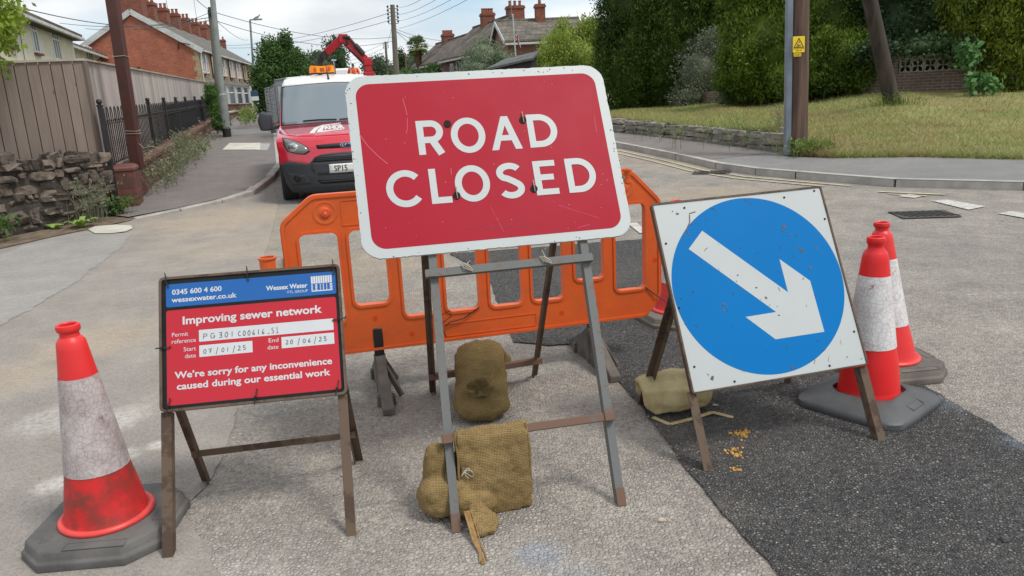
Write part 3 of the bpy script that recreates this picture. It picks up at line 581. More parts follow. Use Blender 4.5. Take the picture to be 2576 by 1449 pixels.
for cx, cy, k_ in ((.175, .945, 9), (.165, .925, 5), (.195, .905, 5), (.245, .752, 8), (.225, .83, 8), (.215, .845, 4), (-.18, .65, 8), (-.185, .625, 5), (-.235, 1.0, 5), (.012, .652, 7), (-.02, .70, 5), (-.09, .70, 4), (-.30, .365, 8), (.05, .355, 8), (-.29, 1.05, 6), (.03, 1.075, 7), (.30, .83, 6)):
    n_ = random.randint(7, 11); m2.prism([(cx + k_ * .0011 * math.cos(j * math.tau / n_ + .4) * random.uniform(.25, 1.5), cy + k_ * .0011 * math.sin(j * math.tau / n_ + .4) * random.uniform(.25, 1.2)) for j in range(n_)], LT, .0034, .0037, side=False, back=False)
m2.build('rust_stains', mat('rust_stain', S(112, 98, 84), S(82, 78, 74), 60, rough=.85), panel)
for a, b in ((-.255, 1.072), (.21, 1.07), (.375, .955), (-.37, .93), (-.375, .66), (-.365, .42), (-.21, .338), (.22, .338), (.372, .46), (.36, 1.085)):
    m2 = MB(); m2.prism(arc(a, b, .0045, .0045, 0, 324, 10), LT, .0028, .0045); m2.build('rivet', M_HOLE, panel)
for sgn, x in ((-1, -.387), (1, .386)):
    m2 = MB(); m2.angle(F(x, 0, -.012), F(x - .004, .32, -.012), .036, .005, F.ux * -sgn, -F.n); m2.build('leg', M_RUSTY, F.e, .001)
KL_ = F.loc((.580, 3.382, 0)); KR_ = F.loc((1.33, 3.56, 0)); A1, A2 = F(-.375, .72, -.035), F(.375, .72, -.035)
for a, b, sgn in ((KL_, A1, 1), (KR_, A2, -1)): m2 = MB(); m2.angle(a, b, .034, .005, F.ux * sgn, Vector((0, -1, .3))); m2.build('leg', M_RUSTY, F.e, .001)
c1, c2 = KL_.lerp(A1, .22), KR_.lerp(A2, .22); m2 = MB(); m2.bar(c1 + Vector((-.01, -.02, 0)), c2 + Vector((.01, -.02, 0)), .03, .03); m2.build('crossbar', M_RUSTY, F.e, .002)
KR_BAR = (F.M @ c1, F.M @ c2)
# ------------------------------------------------------------------ cones
def plastic(name, c, c2, sc=5, lo=.5, hi=.75, rough=.42, bs=None): return mat(name, c, c2, sc, lo, hi, rough, bs, .003, .3)
t = NT('cone_red_dirty'); z_ = t.n('ShaderNodeSeparateXYZ'); t.l(t.obj, z_.inputs[0])
c = t.mix(t.ramp(t.noise(6, 7, .7), .42, .62), S(206, 34, 34), S(148, 40, 36)); c = t.mix(t.math('MULTIPLY', t.ramp(t.noise(11, 6, .7), .45, .65), t.ramp(z_.outputs[2], .25, .3, (1, 1, 1, 1), (.25, .25, .25, 1))), c, S(128, 52, 44))
M_CRED = t.done(c, .5, t.bump(t.noise(7, 3), .15, .01))
M_CREDT = plastic('cone_red', S(222, 46, 46), S(206, 38, 40), 4); M_CREDB = plastic('cone_red_bright', S(226, 30, 32), S(204, 26, 30), 5, .45, .8)
M_CLIP = plastic('cone_rim', S(224, 72, 66), S(196, 56, 52), 7)
def sleeve_mat(name, c1, c2, c3, sc=52):
    t = NT(name); e = t.voro(sc, 'DISTANCE_TO_EDGE'); line = t.ramp(e, .02, .09, (.66, .63, .62, 1), (1, 1, 1, 1))
    col = t.mix(t.ramp(t.noise(7, 7, .7), .38, .66), c1, c2); col = t.mix(t.ramp(t.noise(13, 6, .8), .6, .68), col, c3); col = t.mix(.7, col, line, 'MULTIPLY')
    return t.done(col, .38, t.bump(t.noise(26, 4), .5, .006), spec=.6)
M_SLEEVE = sleeve_mat('sleeve_grubby', S(198, 188, 187), S(150, 134, 132), S(112, 92, 90)); M_SLEEVE2 = sleeve_mat('sleeve_white', S(226, 224, 224), S(206, 198, 198), S(170, 90, 90), 48)
M_RUB = mat('recycled_rubber', S(82, 80, 78), S(104, 101, 98), 7, rough=.75, bs=70, bd=.003); M_RUB2 = mat('recycled_rubber_dusty', S(116, 108, 98), S(90, 86, 82), 7, rough=.85, bs=70, bd=.003); M_RUB3 = mat('grey_plastic_base', S(84, 85, 86), S(70, 70, 71), 6, rough=.5, bs=90, bd=.001)
def cone(label, loc, rz, base, mats, lean=(0, 0), dent=False, old=True):
    body, top, slv, rub = mats; g = thing('traffic_cone', label, 'traffic cone', loc, rz, 'red and white traffic cones')
    def warp(p, a):
        k = p.z - .06; q = Vector((p.x + lean[0] * k, p.y + lean[1] * k, p.z))
        if dent:
            d = math.exp(-((a - 5.55) / .35) ** 2 - ((p.z - .17) / .045) ** 2) * .016; q.x -= d * math.cos(a); q.y -= d * math.sin(a)
        return q
    if old: pr = [(.152, .068), (.155, .074), (.152, .081), (.144, .084), (.136, .086), (.132, .096), (.127, .13), (.118, .18), (.107, .235), (.097, .29)]
    else: pr = [(.135, .062), (.131, .066), (.128, .10), (.121, .17), (.112, .24), (.101, .30)]
    zs0, zs1 = (.255, .585) if old else (.292, .612)
    R = lambda z: .1015 - (z - .27) * .132 if old else .1035 - (z - .285) * .125
    b = MB(); b.lathe(pr + [(R(z), z) for z in (.33, .4, .5, .6, .66)], 64, mi=0, fn=warp); bo = b.build('cone_body', body, g, smooth=50)
    b = MB(); b.lathe([(R(z) + .0018, z) for z in np.linspace(zs0, zs1, 14)], 64, fn=warp); b.build('reflective_sleeve', slv, g, smooth=50)
    zt = zs1 - .004
    if old: tp = [(R(z) + .0006, z) for z in np.linspace(zt, .70, 6)] + [(.038, .712), (.031, .719), (.030, .732), (.0365, .738), (.038, .748), (.0365, .757), (.031, .760), (.027, .756), (.027, .70), (.002, .69)]
    else: tp = [(R(z) + .0006, z) for z in np.linspace(zt, .69, 5)] + [(.05, .702), (.046, .712), (.033, .728), (.032, .742), (.0375, .752), (.039, .764), (.0365, .775), (.031, .779), (.026, .776), (.026, .73), (.002, .72)]
    b = MB(); b.lathe(tp, 64, fn=warp); b.build('cone_top', top, g, smooth=40)
    if old: b = MB(); b.lathe([(.139, .0845), (.143, .0875), (.150, .0855), (.1565, .079), (.1565, .072), (.151, .066)], 64, fn=warp); b.build('rim', M_CLIP, g, smooth=60)
    if base == 'octagon':
        def oc(h, ch, z): return [Vector((x, y, z)) for x, y in ((-h + ch, -h), (h - ch, -h), (h, -h + ch), (h, h - ch), (h - ch, h), (-h + ch, h), (-h, h - ch), (-h, -h + ch))]
        b = MB(); b.loft([oc(.236, .097, .001), oc(.236, .097, .030), oc(.226, .093, .036), oc(.221, .091, .062), oc(.215, .089, .068)]); ba = b.build('base', rub, g, .004, 50)
        for (cx, cy, sx, sy) in ((.04, -.198, .10, .022), (.196, .03, .022, .10)): b = MB(); b.prism([rrect(cx - sx, cy - sy, cx + sx, cy + sy, .005), rrect(cx - sx + .003, cy - sy + .003, cx + sx - .003, cy + sy - .003, .004)], lambda x, y, z: Vector((x, y, z)), .0675, .0695); b.build('raised_mark', rub, ba)
        b = MB(); b.prism([arc(-.15, -.15, .012, .012, 0, 340, 17), arc(-.15, -.15, .009, .009, 0, 340, 17)], lambda x, y, z: Vector((x, y, z)), .0675, .0695); b.build('raised_mark', rub, ba)
    else:
        def rd(h, r, z): return [Vector((x, y, z)) for x, y in rrect(-h, -h, h, h, r, 8)]
        def rc(r, z, n=36): return [Vector((r * math.cos(k), r * math.sin(k), z)) for k in [rad(-90 + 45 / 1 * 0 + 360 * i / n) for i in range(n)]]
        b = MB(); L0 = [rd(.238, .10, .001), rd(.246, .10, .012), rd(.244, .10, .034), rd(.232, .10, .046)]; n = len(L0[0])
        circ = lambda r, z: [Vector((r * math.cos(a), r * math.sin(a), z)) for a in [math.atan2(p.y, p.x) for p in L0[0]]]
        L0 += [circ(.178, .078), circ(.165, .084), circ(.152, .082), circ(.146, .062), circ(.05, .060)]; b.loft(L0); ba = b.build('base', rub, g, 0, 45)
        b = MB(); b.prism([rrect(-.055, -.222, .055, -.186, .003), rrect(-.052, -.219, .052, -.189, .002)], lambda x, y, z: Vector((x, y, .0500 + (y + .225) * .33 + (z - .05))), .05, .053); b.build('raised_mark', rub, ba)
        M_EMB = mat('embossed_red', S(170, 16, 20), S(150, 14, 18), 8); b = MB(); FC_ = lambda a, bb, d: warp(Vector(((.1225 - (bb - .10) * .145 + d) * math.cos(2.93 + a / .118), (.1225 - (bb - .10) * .145 + d) * math.sin(2.93 + a / .118), bb)), 0)
        text(b, 'WESSEX', FC_, -.045, .040, .158, .022, .0045); text(b, 'WATER', FC_, -.040, .036, .126, .022, .0045); b.build('embossed_lettering', M_EMB, bo)
        b = MB(); FR = lambda x, y, z: Vector((z * math.cos(-2.35 + x * 8), z * math.sin(-2.35 + x * 8), y)); 
        return g
    return g
c = Vector((-1.478, 2.482, 0)); lc = cone('grubby red cone with brown stained sleeve left of the information board', c, .07, 'octagon', (M_CRED, M_CREDT, M_SLEEVE, M_RUB), (-.012, 0), True); lc.scale = (1, 1, 1.025)
cone('bright red cone with scuffed sleeve on a round cornered base by the arrow board', (1.585, 3.245, 0), .70, 'round', (M_CREDB, M_CREDB, M_SLEEVE2, M_RUB3), (-.035, 0), False, False)
cone('red cone with clean white sleeve standing farther back behind the bright red cone', (1.868, 3.66, 0), .12, 'octagon', (M_CREDT, M_CREDT, M_SLEEVE2, M_RUB2), (-.11, 0))
cone('red cone half hidden between the orange barrier and the arrow board', (1.035, 4.70, 0), .3, 'octagon', (M_CREDT, M_CREDT, M_SLEEVE2, M_RUB2), (0, 0))
# ------------------------------------------------------------------ plastic barrier
BX, BY, BYAW = -.74831, 3.6984, .24
e = thing('barrier', 'orange plastic pedestrian barrier with upright slots standing across the road on two black feet', 'barrier', (BX, BY, 0), BYAW)
FB_ = lambda a, b, d=0: Vector((a, -d, b))
t = NT('barrier_orange'); c = t.mix(t.ramp(t.noise(3, 6, .65), .4, .7), S(228, 100, 42), S(212, 90, 40)); c = t.mix(t.math('MULTIPLY', t.ramp(t.noise(8, 7, .75), .5, .75), .55), c, S(170, 96, 62)); M_OR = t.done(c, .42, t.bump(t.noise(3, 2), .15, .02), spec=.4)
xl, xr = -.343, 1.601; xm = (xl + xr) / 2; zt, zb = 1.03, .224
outer = [(xl + .085, zb + .004), (xr - .085, zb + .004), (xr, .338), (xr, .862), (xr - .165, zt), (xl + .155, zt), (xl, .905), (xl, .338)]
def soft(poly, r, n=4):
    out = []
    for i, p in enumerate(poly):
        a, b, c = Vector(poly[i - 1]), Vector(p), Vector(poly[(i + 1) % len(poly)]); d1 = (a - b).normalized() * r; d2 = (c - b).normalized() * r
        for k in range(n + 1): f = k / n; out.append(tuple((b + d1) * (1 - f) ** 2 + b * 2 * f * (1 - f) + (b + d2) * f * f))
    return out
outer = soft(outer, .03)
HX = [(-.262, -.084, .39, .845), (-.031, .139, .470, .845), (.208, .365, .386, .845), (.422, .589, .386, .845), (.650, .818, .385, .845), (.876, 1.044, .388, .845), (1.112, 1.272, .474, .845), (1.338, 1.508, .391, .852)]
holes = [rrect(a, c, b, d, .03, 4) for a, b, c, d in HX]
b = MB(); b.prism([outer] + holes, FB_, -.021, .021); pan = b.build('barrier_panel', M_OR, e, .010, 45, 3)
b = MB()                                   # moulded rim round the outside and round every slot
def ring(poly, wd, h, d0=.0205):
    n = len(poly); cx = sum(p[0] for p in poly) / n; cy = sum(p[1] for p in poly) / n; o = []
    for i, p in enumerate(poly):
        a = Vector(poly[i - 1]); q = Vector(poly[(i + 1) % n]); tt = (q - a).normalized(); o.append((p[0] + tt.y * -wd, p[1] + tt.x * wd))
    b.prism([poly, o] if wd > 0 else [o, poly], FB_, d0, d0 + h)
ring([(p[0] * .995 + xm * .005, p[1] * .992 + .627 * .008) for p in outer], .014, .006)
for h in holes: ring(h, -.013, .006)
b.prism([rrect(.40, .256, .89, .325, .006, 3), rrect(.404, .260, .886, .321, .005, 3)], FB_, .0208, .0235)
b.prism([rrect(-.055, .872, .62, .995, .004, 3), rrect(-.051, .876, .616, .991, .004, 3)], FB_, .0208, .0235)
b.build('moulded_rim', M_OR, pan, .0025, 45)
LC = (-.130, .942); prof = [(.058, .0225), (.052, .0245), (.046, .0225), (.030, .0215), (.024, .0245), (.022, .026), (.001, .026)]
for sx in (0, 1):
    cx = LC[0] if sx == 0 else 2 * xm - LC[0]; vs = []; n = 32
    for r, d in prof: vs += [FB_(cx + r * math.cos(k * math.tau / n), LC[1] + r * math.sin(k * math.tau / n), d) for k in range(n)]
    b = MB(); b.add(vs, [(i * n + k, i * n + (k + 1) % n, (i + 1) * n + (k + 1) % n, (i + 1) * n + k) for i in range(len(prof) - 1) for k in range(n)]); b.build('lamp_dish', M_OR, pan, 0, 50)
b = MB(); b.prism(arc(LC[0] + .004, LC[1], .019, .019, 0, 345, 23), FB_, .025, .030); fl = b.build('reflector', plastic('reflector_orange', S(255, 80, 30), S(240, 70, 30), rough=.2), e, .003)
b = MB(); b.prism(arc(LC[0] + .004, LC[1], .0065, .0065, 0, 330, 11), FB_, .030, .0325); b.build('bolt', mat('zinc', S(190, 190, 190), rough=.4, metal=.6), fl)
for x, zz in ((-.417, .752), (1.408, 1.035)):
    b = MB(); r = .039 if x < 0 else .03; x0 = x if x < 0 else x; zz0 = zz - (.5 if x < 0 else .07)
    b.lathe([(r * .96, zz0), (r, zz0 + .01), (r, zz - .012), (r * 1.12, zz - .008), (r * 1.12, zz), (r * .85, zz), (r * .82, zz0 + .02)], 28, (x0, 0, 0))
    if x < 0: b.span((x0 + .03, -.012, .30), (xl + .012, .012, .36)); b.span((x0 + .03, -.012, .66), (xl + .012, .012, .735))
    b.build('connector', M_OR, e, 0, 45)
b = MB(); b.span((-.385, -.0135, .668), (-.345, .0135, .738)); b.build('tape', M_TAPE, e)
M_PLUG = plastic('plug_orange', S(214, 70, 20), S(230, 80, 28))
for x, zz in ((.058, .397), (.232, .294), (1.03, .307), (1.199, .415), (1.564, .541)): b = MB(); b.prism(arc(x, zz, .013, .013, 0, 336, 14), FB_, .0206, .0222); b.build('plug', M_PLUG, pan)
M_FOOT = mat('foot_rubber', S(74, 70, 66), S(112, 104, 96), 8, rough=.8, bs=60, bd=.003)
for x in (.063, 1.205):
    f = MB(); f.loft([[Vector((x - .024, -.024, .20)), Vector((x + .024, -.024, .20)), Vector((x + .024, .024, .20)), Vector((x - .024, .024, .20))], [Vector((x - .024, -.028, .30)), Vector((x + .024, -.028, .30)), Vector((x + .024, .028, .30)), Vector((x - .024, .028, .30))], [Vector((x - .022, -.028, .345)), Vector((x + .022, -.028, .345)), Vector((x + .022, .028, .345)), Vector((x - .022, .028, .345))]])
    cl = None; ft = MB()
    for sg in (-1, 1):                      # webbed arms, front and back
        L = .33
        ft.loft([[Vector((x - .026, sg * .02, .001)), Vector((x + .026, sg * .02, .001)), Vector((x + .026, sg * .02, .20)), Vector((x - .026, sg * .02, .20))], [Vector((x - .027, sg * .10, .001)), Vector((x + .027, sg * .10, .001)), Vector((x + .024, sg * .10, .15)), Vector((x - .024, sg * .10, .15))], [Vector((x - .03, sg * L, .001)), Vector((x + .03, sg * L, .001)), Vector((x + .028, sg * L, .035)), Vector((x - .028, sg * L, .035))]])
        ft.box((x, sg * .2, .03), (.09, .03, .058)); ft.bar((x + .02, sg * .06, .15), (x + .085, sg * .12, .01), .016, .03)
    ft.box((x, 0, .102), (.058, .045, .20)); fo = ft.build('foot', M_FOOT, e, .005, 50); f.build('clip', M_BLACKP, fo, .006, 50)
b = MB()
b.tube([FB_(.585, .395, .03), FB_(.50, .345, .034), FB_(.43, .335, .035), FB_(.40, .315, .04)], .003, 6); b.tube([FB_(.375, .37, .03), FB_(.43, .40, .05), FB_(.435, .37, .05), FB_(.39, .34, .045), FB_(.385, .30, .04), FB_(.405, .26, .04)], .0022, 5)
b.tube([FB_(1.50, .40, .024), FB_(1.56, .35, .03), FB_(1.62, .305, .05)], .003, 6); b.build('cable_tie', M_BLACKP, e)
# ------------------------------------------------------------------ sandbags
def burlap(name, c1, c2, sc=150):
    t = NT(name); u = t.n('ShaderNodeTexWave', wave_type='BANDS', bands_direction='X'); v = t.n('ShaderNodeTexWave', wave_type='BANDS', bands_direction='Z')
    for q in (u, v): q.inputs['Scale'].default_value = sc / 2.6; q.inputs['Distortion'].default_value = 2.2; q.inputs['Detail'].default_value = 2; q.inputs['Detail Scale'].default_value = 1.2; t.l(t.obj, q.inputs['Vector'])
    wv = t.math('MULTIPLY', u.outputs['Fac'], v.outputs['Fac']); c = t.mix(t.ramp(t.noise(6, 6, .65), .35, .68), c1, c2); c = t.mix(t.math('MULTIPLY', t.ramp(wv, .0, .4, (1, 1, 1, 1), (0, 0, 0, 1)), .6), c, S(84, 66, 38))
    n = t.bump(wv, .8, .004); n = t.bump(t.noise(16, 6, .65), .6, .02, n); return t.done(c, .95, n, spec=.15)
M_BUR = burlap('burlap', S(176, 150, 104), S(144, 120, 80)); M_BUR2 = burlap('burlap_dark', S(152, 130, 88), S(122, 104, 68)); M_CANVAS = mat('pale_sacking', S(200, 182, 138), S(170, 150, 108), 9, rough=.85, bs=24, bd=.012)
def sweep(mb, spine, seg=28, wr=.0, mi=0, sq=2.6):    # spine: (point, half width, half thickness, side vector)
    loops = []; n = len(spine)
    for i, (p, a, b, sv) in enumerate(spine):
        p = Vector(p); d = (Vector(spine[min(i + 1, n - 1)][0]) - Vector(spine[max(i - 1, 0)][0])).normalized(); s = Vector(sv); s = (s - d * s.dot(d)).normalized(); o = s.cross(d); lp = []
        for k in range(seg):
            t = k * math.tau / seg; c, q = math.cos(t), math.sin(t); c = math.copysign(abs(c) ** (2 / sq), c); q = math.copysign(abs(q) ** (2 / sq), q)
            f = 1 + wr * math.sin(3 * t + i * .9) + wr * .6 * math.sin(7 * t - i * .7); lp.append(p + s * a * c * f + o * b * q * f)
        loops.append(lp)
    return mb.loft(loops, mi)
def organic(o, vox, sub=0, smooth_it=3, noise_s=.0, nsize=.05):
    r = o.modifiers.new('join', 'REMESH'); r.mode = 'VOXEL'; r.voxel_size = vox; r.use_smooth_shade = True
    s = o.modifiers.new('soften', 'SMOOTH'); s.iterations = smooth_it; s.factor = .5
    if noise_s:
        tx = bpy.data.textures.new('folds', 'CLOUDS'); tx.noise_scale = nsize; tx.noise_depth = 3; d = o.modifiers.new('folds', 'DISPLACE'); d.texture = tx; d.strength = noise_s; d.mid_level = .5
    return o
# sack over the rear bar
c = RC_q1.lerp(RC_q2, .46); ux = Vector((1, .12, 0)).normalized(); fw = Vector((ux.y, -ux.x, 0)); tip = G(1212, 1072); fw = Vector((tip.x - c.x, tip.y - c.y, 0)); LF = fw.length; fw.normalize(); ux = Vector((-fw.y, fw.x, 0))    # fw: towards the camera
g = thing('sandbag', 'dark burlap sandbag slung over the rear bar of the trestle, tied neck down', 'sandbag', (c.x, c.y, 0), 0)
z0 = c.z; sp = []; zt_ = at(1215, 857, c.y - .02).z
for d, z, a, b, o in ((-.19, .05, .05, .02, .05), (-.17, .085, .095, .035, .05), (-.11, z0 - .005, .105, .045, .045), (-.05, z0 + .035, .11, .04, .02), (0, zt_ - .048, .115, .046, 0), (.06, zt_ - .062, .120, .058, 0), (.15, zt_ - .115, .122, .075, 0), (.26, .095, .122, .078, 0), (.36, .085, .124, .076, 0), (.44, .075, .130, .068, 0), (.51, .062, .122, .055, 0), (.56, .045, .095, .038, 0), (.585, .035, .05, .02, 0)):
    sp.append((fw * (d * LF / .585 if d > 0 else d) + Vector((0, 0, z)) + ux * o, a, b, ux))
mb = MB(); sweep(mb, sp, 30, .03, sq=2.3); b0 = fw * (LF * .70) + Vector((0, 0, .145))
mb.tube([b0 + ux * (.115 * math.cos(t)) + fw * (.035 * math.sin(t) + .03) + Vector((0, 0, -.05 * abs(math.cos(t)) - .012)) for t in np.linspace(0, math.pi, 9)], .012, 8)
organic(mb.build('sack_body', M_BUR2, g), .008, 0, 3, .026, .06)
nz = (fw * .80 + Vector((0, 0, .60))).normalized(); nu = ux.cross(nz); q = b0 + fw * .04 - Vector((0, 0, .008)); mb = MB()
rv = lambda p, a: q + ux * (p.x * (1 + .12 * math.sin(4 * a + .6) + .06 * math.sin(9 * a))) + nu * (p.y * .78 * (1 + .10 * math.sin(3 * a))) + nz * (p.z + .012 * math.sin(5 * a + 1) * (p.z > .02))
mb.lathe([(.075, -.035), (.050, -.012), (.034, .004), (.031, .012), (.040, .026), (.053, .038), (.058, .044), (.052, .046), (.036, .034), (.020, .014), (.002, .006)], 40, fn=rv); mb.build('tied_neck', M_BUR2, g, 0, 60)
mb = MB(); mb.tube([rv(Vector((.0335 * math.cos(t), .0335 * math.sin(t), .009)), t) for t in np.linspace(0, 6.2, 26)], .0035, 6); mb.tube([rv(Vector((.03, -.02, .01)), -.5), q + ux * .05 - nu * .05 + nz * .01, q + ux * .07 - nu * .10 - nz * .012], .003, 6); mb.build('string', M_BUR, g)
# sack over the front bar
F = RC_F; P0 = F(-.140, .318, 0); Mi = F.M; c = Mi @ P0; ux = Vector((math.cos(.2009), math.sin(.2009), 0)); fw = Vector((ux.y, -ux.x, 0))
g = thing('sandbag', 'light brown burlap sack draped flat over the front bar, filled corner on the road', 'sandbag', (c.x, c.y, 0), 0)
zb_ = c.z; mb = MB()
def cloth(d, z, l, r, th): return (fw * d + Vector((0, 0, z)) + ux * ((l + r) / 2), (r - l) / 2, th, ux)
sweep(mb, [cloth(-.05, .10, -.12, .125, .02), cloth(-.045, zb_ - .05, -.125, .14, .022), cloth(-.02, zb_ + .012, -.13, .142, .014), cloth(.012, zb_ + .024, -.125, .130, .010), cloth(.034, zb_ + .004, -.125, .131, .010), cloth(.042, zb_ - .06, -.122, .132, .014), cloth(.045, .17, -.12, .133, .018), cloth(.046, .10, -.118, .134, .022), cloth(.048, .04, -.118, .134, .024), cloth(.050, .012, -.115, .134, .022), cloth(.050, -.004, -.11, .132, .018)], 30, .006, sq=4)
def lump(p, a, b, h, tilt=0):
    sweep(mb, [(Vector(p) + ux * (a * math.sin(k)) + fw * (tilt * math.sin(k)), max(.004, b * math.cos(k)), max(.004, h * math.cos(k)), fw) for k in np.linspace(-1.5, 1.5, 11)], 22, .03)
lump(ux * -.165 + fw * .008 + Vector((0, 0, .078)), .115, .085, .078); lump(ux * -.185 + fw * -.02 + Vector((0, 0, .155)), .06, .05, .105); lump(ux * -.09 + fw * .055 + Vector((0, 0, .05)), .10, .055, .048)
organic(mb.build('sack_body', M_BUR, g), .007, 0, 2, .024, .05)
mb = MB()
for a in (-.126, .131): mb.tube([fw * .012 + ux * a + Vector((0, 0, zb_ + .028)), fw * .048 + ux * (a + .004) + Vector((0, 0, zb_ - .05)), fw * .055 + ux * a + Vector((0, 0, .15)), fw * .056 + ux * (a + .003) + Vector((0, 0, .06))], .005, 6)
mb.build('selvedge', M_BUR, g)
mb = MB(); q = ux * -.075 + fw * .135
sweep(mb, [(q + fw * d + Vector((0, 0, z)) + ux * s, a, b, ux) for d, z, s, a, b in ((-.05, .05, 0, .03, .025), (-.01, .045, 0, .042, .03), (.02, .035, .005, .052, .024), (.05, .02, .01, .05, .017), (.075, .012, .012, .035, .009))], 20, .10); organic(mb.build('tied_neck', M_BUR, g), .006, 0, 2, .016, .02)
mb = MB(); q = ux * -.115 + fw * .15
for k in range(9):
    a = random.uniform(-.012, .012); b = random.uniform(-.02, .02)
    mb.tube([q + Vector((0, 0, .075)) + ux * a, q + fw * .03 + ux * (a + .006) + Vector((0, 0, .045)), q + fw * .09 + ux * (.012 + a) + Vector((0, 0, .012)), q + fw * .15 + ux * (.02 + a + b * .5) + Vector((0, 0, .008)), q + fw * random.uniform(.17, .215) + ux * (.02 + a + b) + Vector((0, 0, .004))], .004 if k < 4 else .0022, 6)
mb.build('rope', mat('frayed_rope', S(168, 134, 88), S(130, 100, 62), 40, rough=.95), g)
mb = MB(); q = ux * -.105 + fw * .06 + Vector((0, 0, zb_ - .10))
mb.tube([q + ux * (.018 * math.cos(t * 2.1) + .004 * t) + Vector((0, 0, .012 * math.sin(t * 3.3) - .004 * t)) + fw * .004 for t in np.linspace(0, 5, 24)], .0013, 5); mb.build('loose_thread', M_TAPE, g)
# sack under the arrow board
c = KR_BAR[0].lerp(KR_BAR[1], .16); ux = (KR_BAR[1] - KR_BAR[0]).normalized(); ux.z = 0; fw = Vector((ux.y, -ux.x, 0))
g = thing('sandbag', 'pale tan sacking sandbag wrapped over the back bar of the arrow board', 'sandbag', (c.x, c.y, 0), 0)
zb_ = c.z; mb = MB()
sweep(mb, [(fw * d + Vector((0, 0, z)) + ux * s, a, b, ux) for d, z, s, a, b in ((-.10, .03, .02, .12, .025), (-.08, .09, .01, .16, .04), (-.03, zb_ + .005, 0, .17, .03), (.02, zb_ + .018, 0, .17, .028), (.055, zb_ - .02, 0, .165, .035), (.07, .10, -.005, .165, .06), (.085, .055, -.01, .155, .05), (.10, .02, -.01, .12, .016))], 30, .03)
organic(mb.build('sack_body', M_CANVAS, g), .008, 0, 3, .03, .08)
mb = MB(); P3 = [fw * .12 + ux * -.15 + Vector((0, 0, .02)), fw * .19 + ux * -.10 + Vector((0, 0, .008)), fw * .175 + ux * .02 + Vector((0, 0, .012)), fw * .16 + ux * .12 + Vector((0, 0, .02)), fw * .22 + ux * .19 + Vector((0, 0, .008))]
for a, b in zip(P3, P3[1:]): mb.bar(a, b, .022, .003)
mb.build('strap', M_CANVAS, g)
# small litter on the road
M_SAND = mat('spilt_sand', S(206, 160, 84), S(176, 132, 66), 30, rough=.95)
for (u, v, r, n_) in ((1865, 1090, .028, 60), (1850, 1140, .022, 34), (1852, 1182, .012, 14)):
    mb = MB(); q = G(u, v, .009)
    for k in range(n_):
        a = random.gauss(0, r * .8); b = random.gauss(0, r * .9); s_ = random.uniform(.002, .0075); mb.lathe([(s_ * .2, s_ * .9), (s_ * .8, s_ * .6), (s_, 0)], 6, (q.x + a, q.y + b, .010), fn=lambda p, an: p + Vector((random.uniform(-1, 1), random.uniform(-1, 1), random.uniform(-.6, .6))) * s_ * .3)
    tag(mb.build('spilt_sand', M_SAND), kind='stuff')
M_STONE = mat('pale_stone', S(196, 180, 158), S(160, 146, 128), 40, rough=.9); M_DSTONE = mat('dark_stone', S(64, 62, 60), S(90, 86, 82), 40, rough=.9)
def pebble(label, u, v, r, m, fl=.5):
    q = G(u, v); mb = MB(); rs = [random.uniform(.75, 1.2) for _ in range(9)]
    mb.lathe([(.01, -.02), (.8, 0), (1, .35), (.7, .8), (.01, 1)], 9, fn=lambda p, a: Vector((p.x * r * rs[int(a / math.tau * 9) % 9], p.y * r * .75 * rs[int(a / math.tau * 9) % 9], p.z * r * 2 * fl))); o = mb.build('stone', m, None, 0, 30); o.location = q + Vector((0, 0, .009 if q.x > .6 else 0)); tag(o, label, 'stone')
pebble('pale beige stone lying on the road right of the trestle', 1664, 1310, .016, M_STONE, .35); pebble('dark angular stone on the fresh tarmac near the bottom right corner', 2525, 1368, .017, M_DSTONE); pebble('flat pale stone chip on the tarmac in front of the arrow board', 1798, 1025, .016, M_STONE, .25)
pebble('small white pebble beside the rope tail of the front sack', 1204, 1366, .008, M_TAPE, .6)
# ------------------------------------------------------------------ red van
M_VRED = NT('van_red').done(S(198, 24, 50), .2, spec=.6); M_VRED.node_tree.nodes['Principled BSDF'].inputs['Coat Weight'].default_value = 1
M_VWHITE = NT('van_white').done(S(226, 226, 222), .25); M_VBLK = mat('van_black_plastic', S(46, 49, 54), S(54, 57, 62), 4, rough=.6, bs=200, bd=.0006); M_VDARK = mat('grille_black', S(14, 14, 16), S(22, 22, 24), 9, rough=.45)
M_GLASS = NT('windscreen_glass').done(S(116, 126, 132), .08, spec=.8); M_LENS = NT('lamp_lens').done(S(120, 122, 120), .12, spec=.8); M_CHROME = NT('chrome').done(S(200, 200, 202), .2, metal=.9); M_TYRE = mat('tyre', S(30, 30, 32), S(44, 42, 40), 12, rough=.85, bs=80, bd=.004); M_PLATE = NT('plate_white').done(S(224, 224, 220), .4); M_INK = NT('plate_black').done(S(18, 18, 18), .5)  # windscreen grey: the sky's reflection is put into its base colour
q = at(882, 470, 10.75)
e = thing('van', 'red van with white roof, amber roof beacon and black bumper parked at the left kerb', 'van', (q.x, 10.75, gz(10.75) - .01), .28); e.rotation_euler[0] = .014
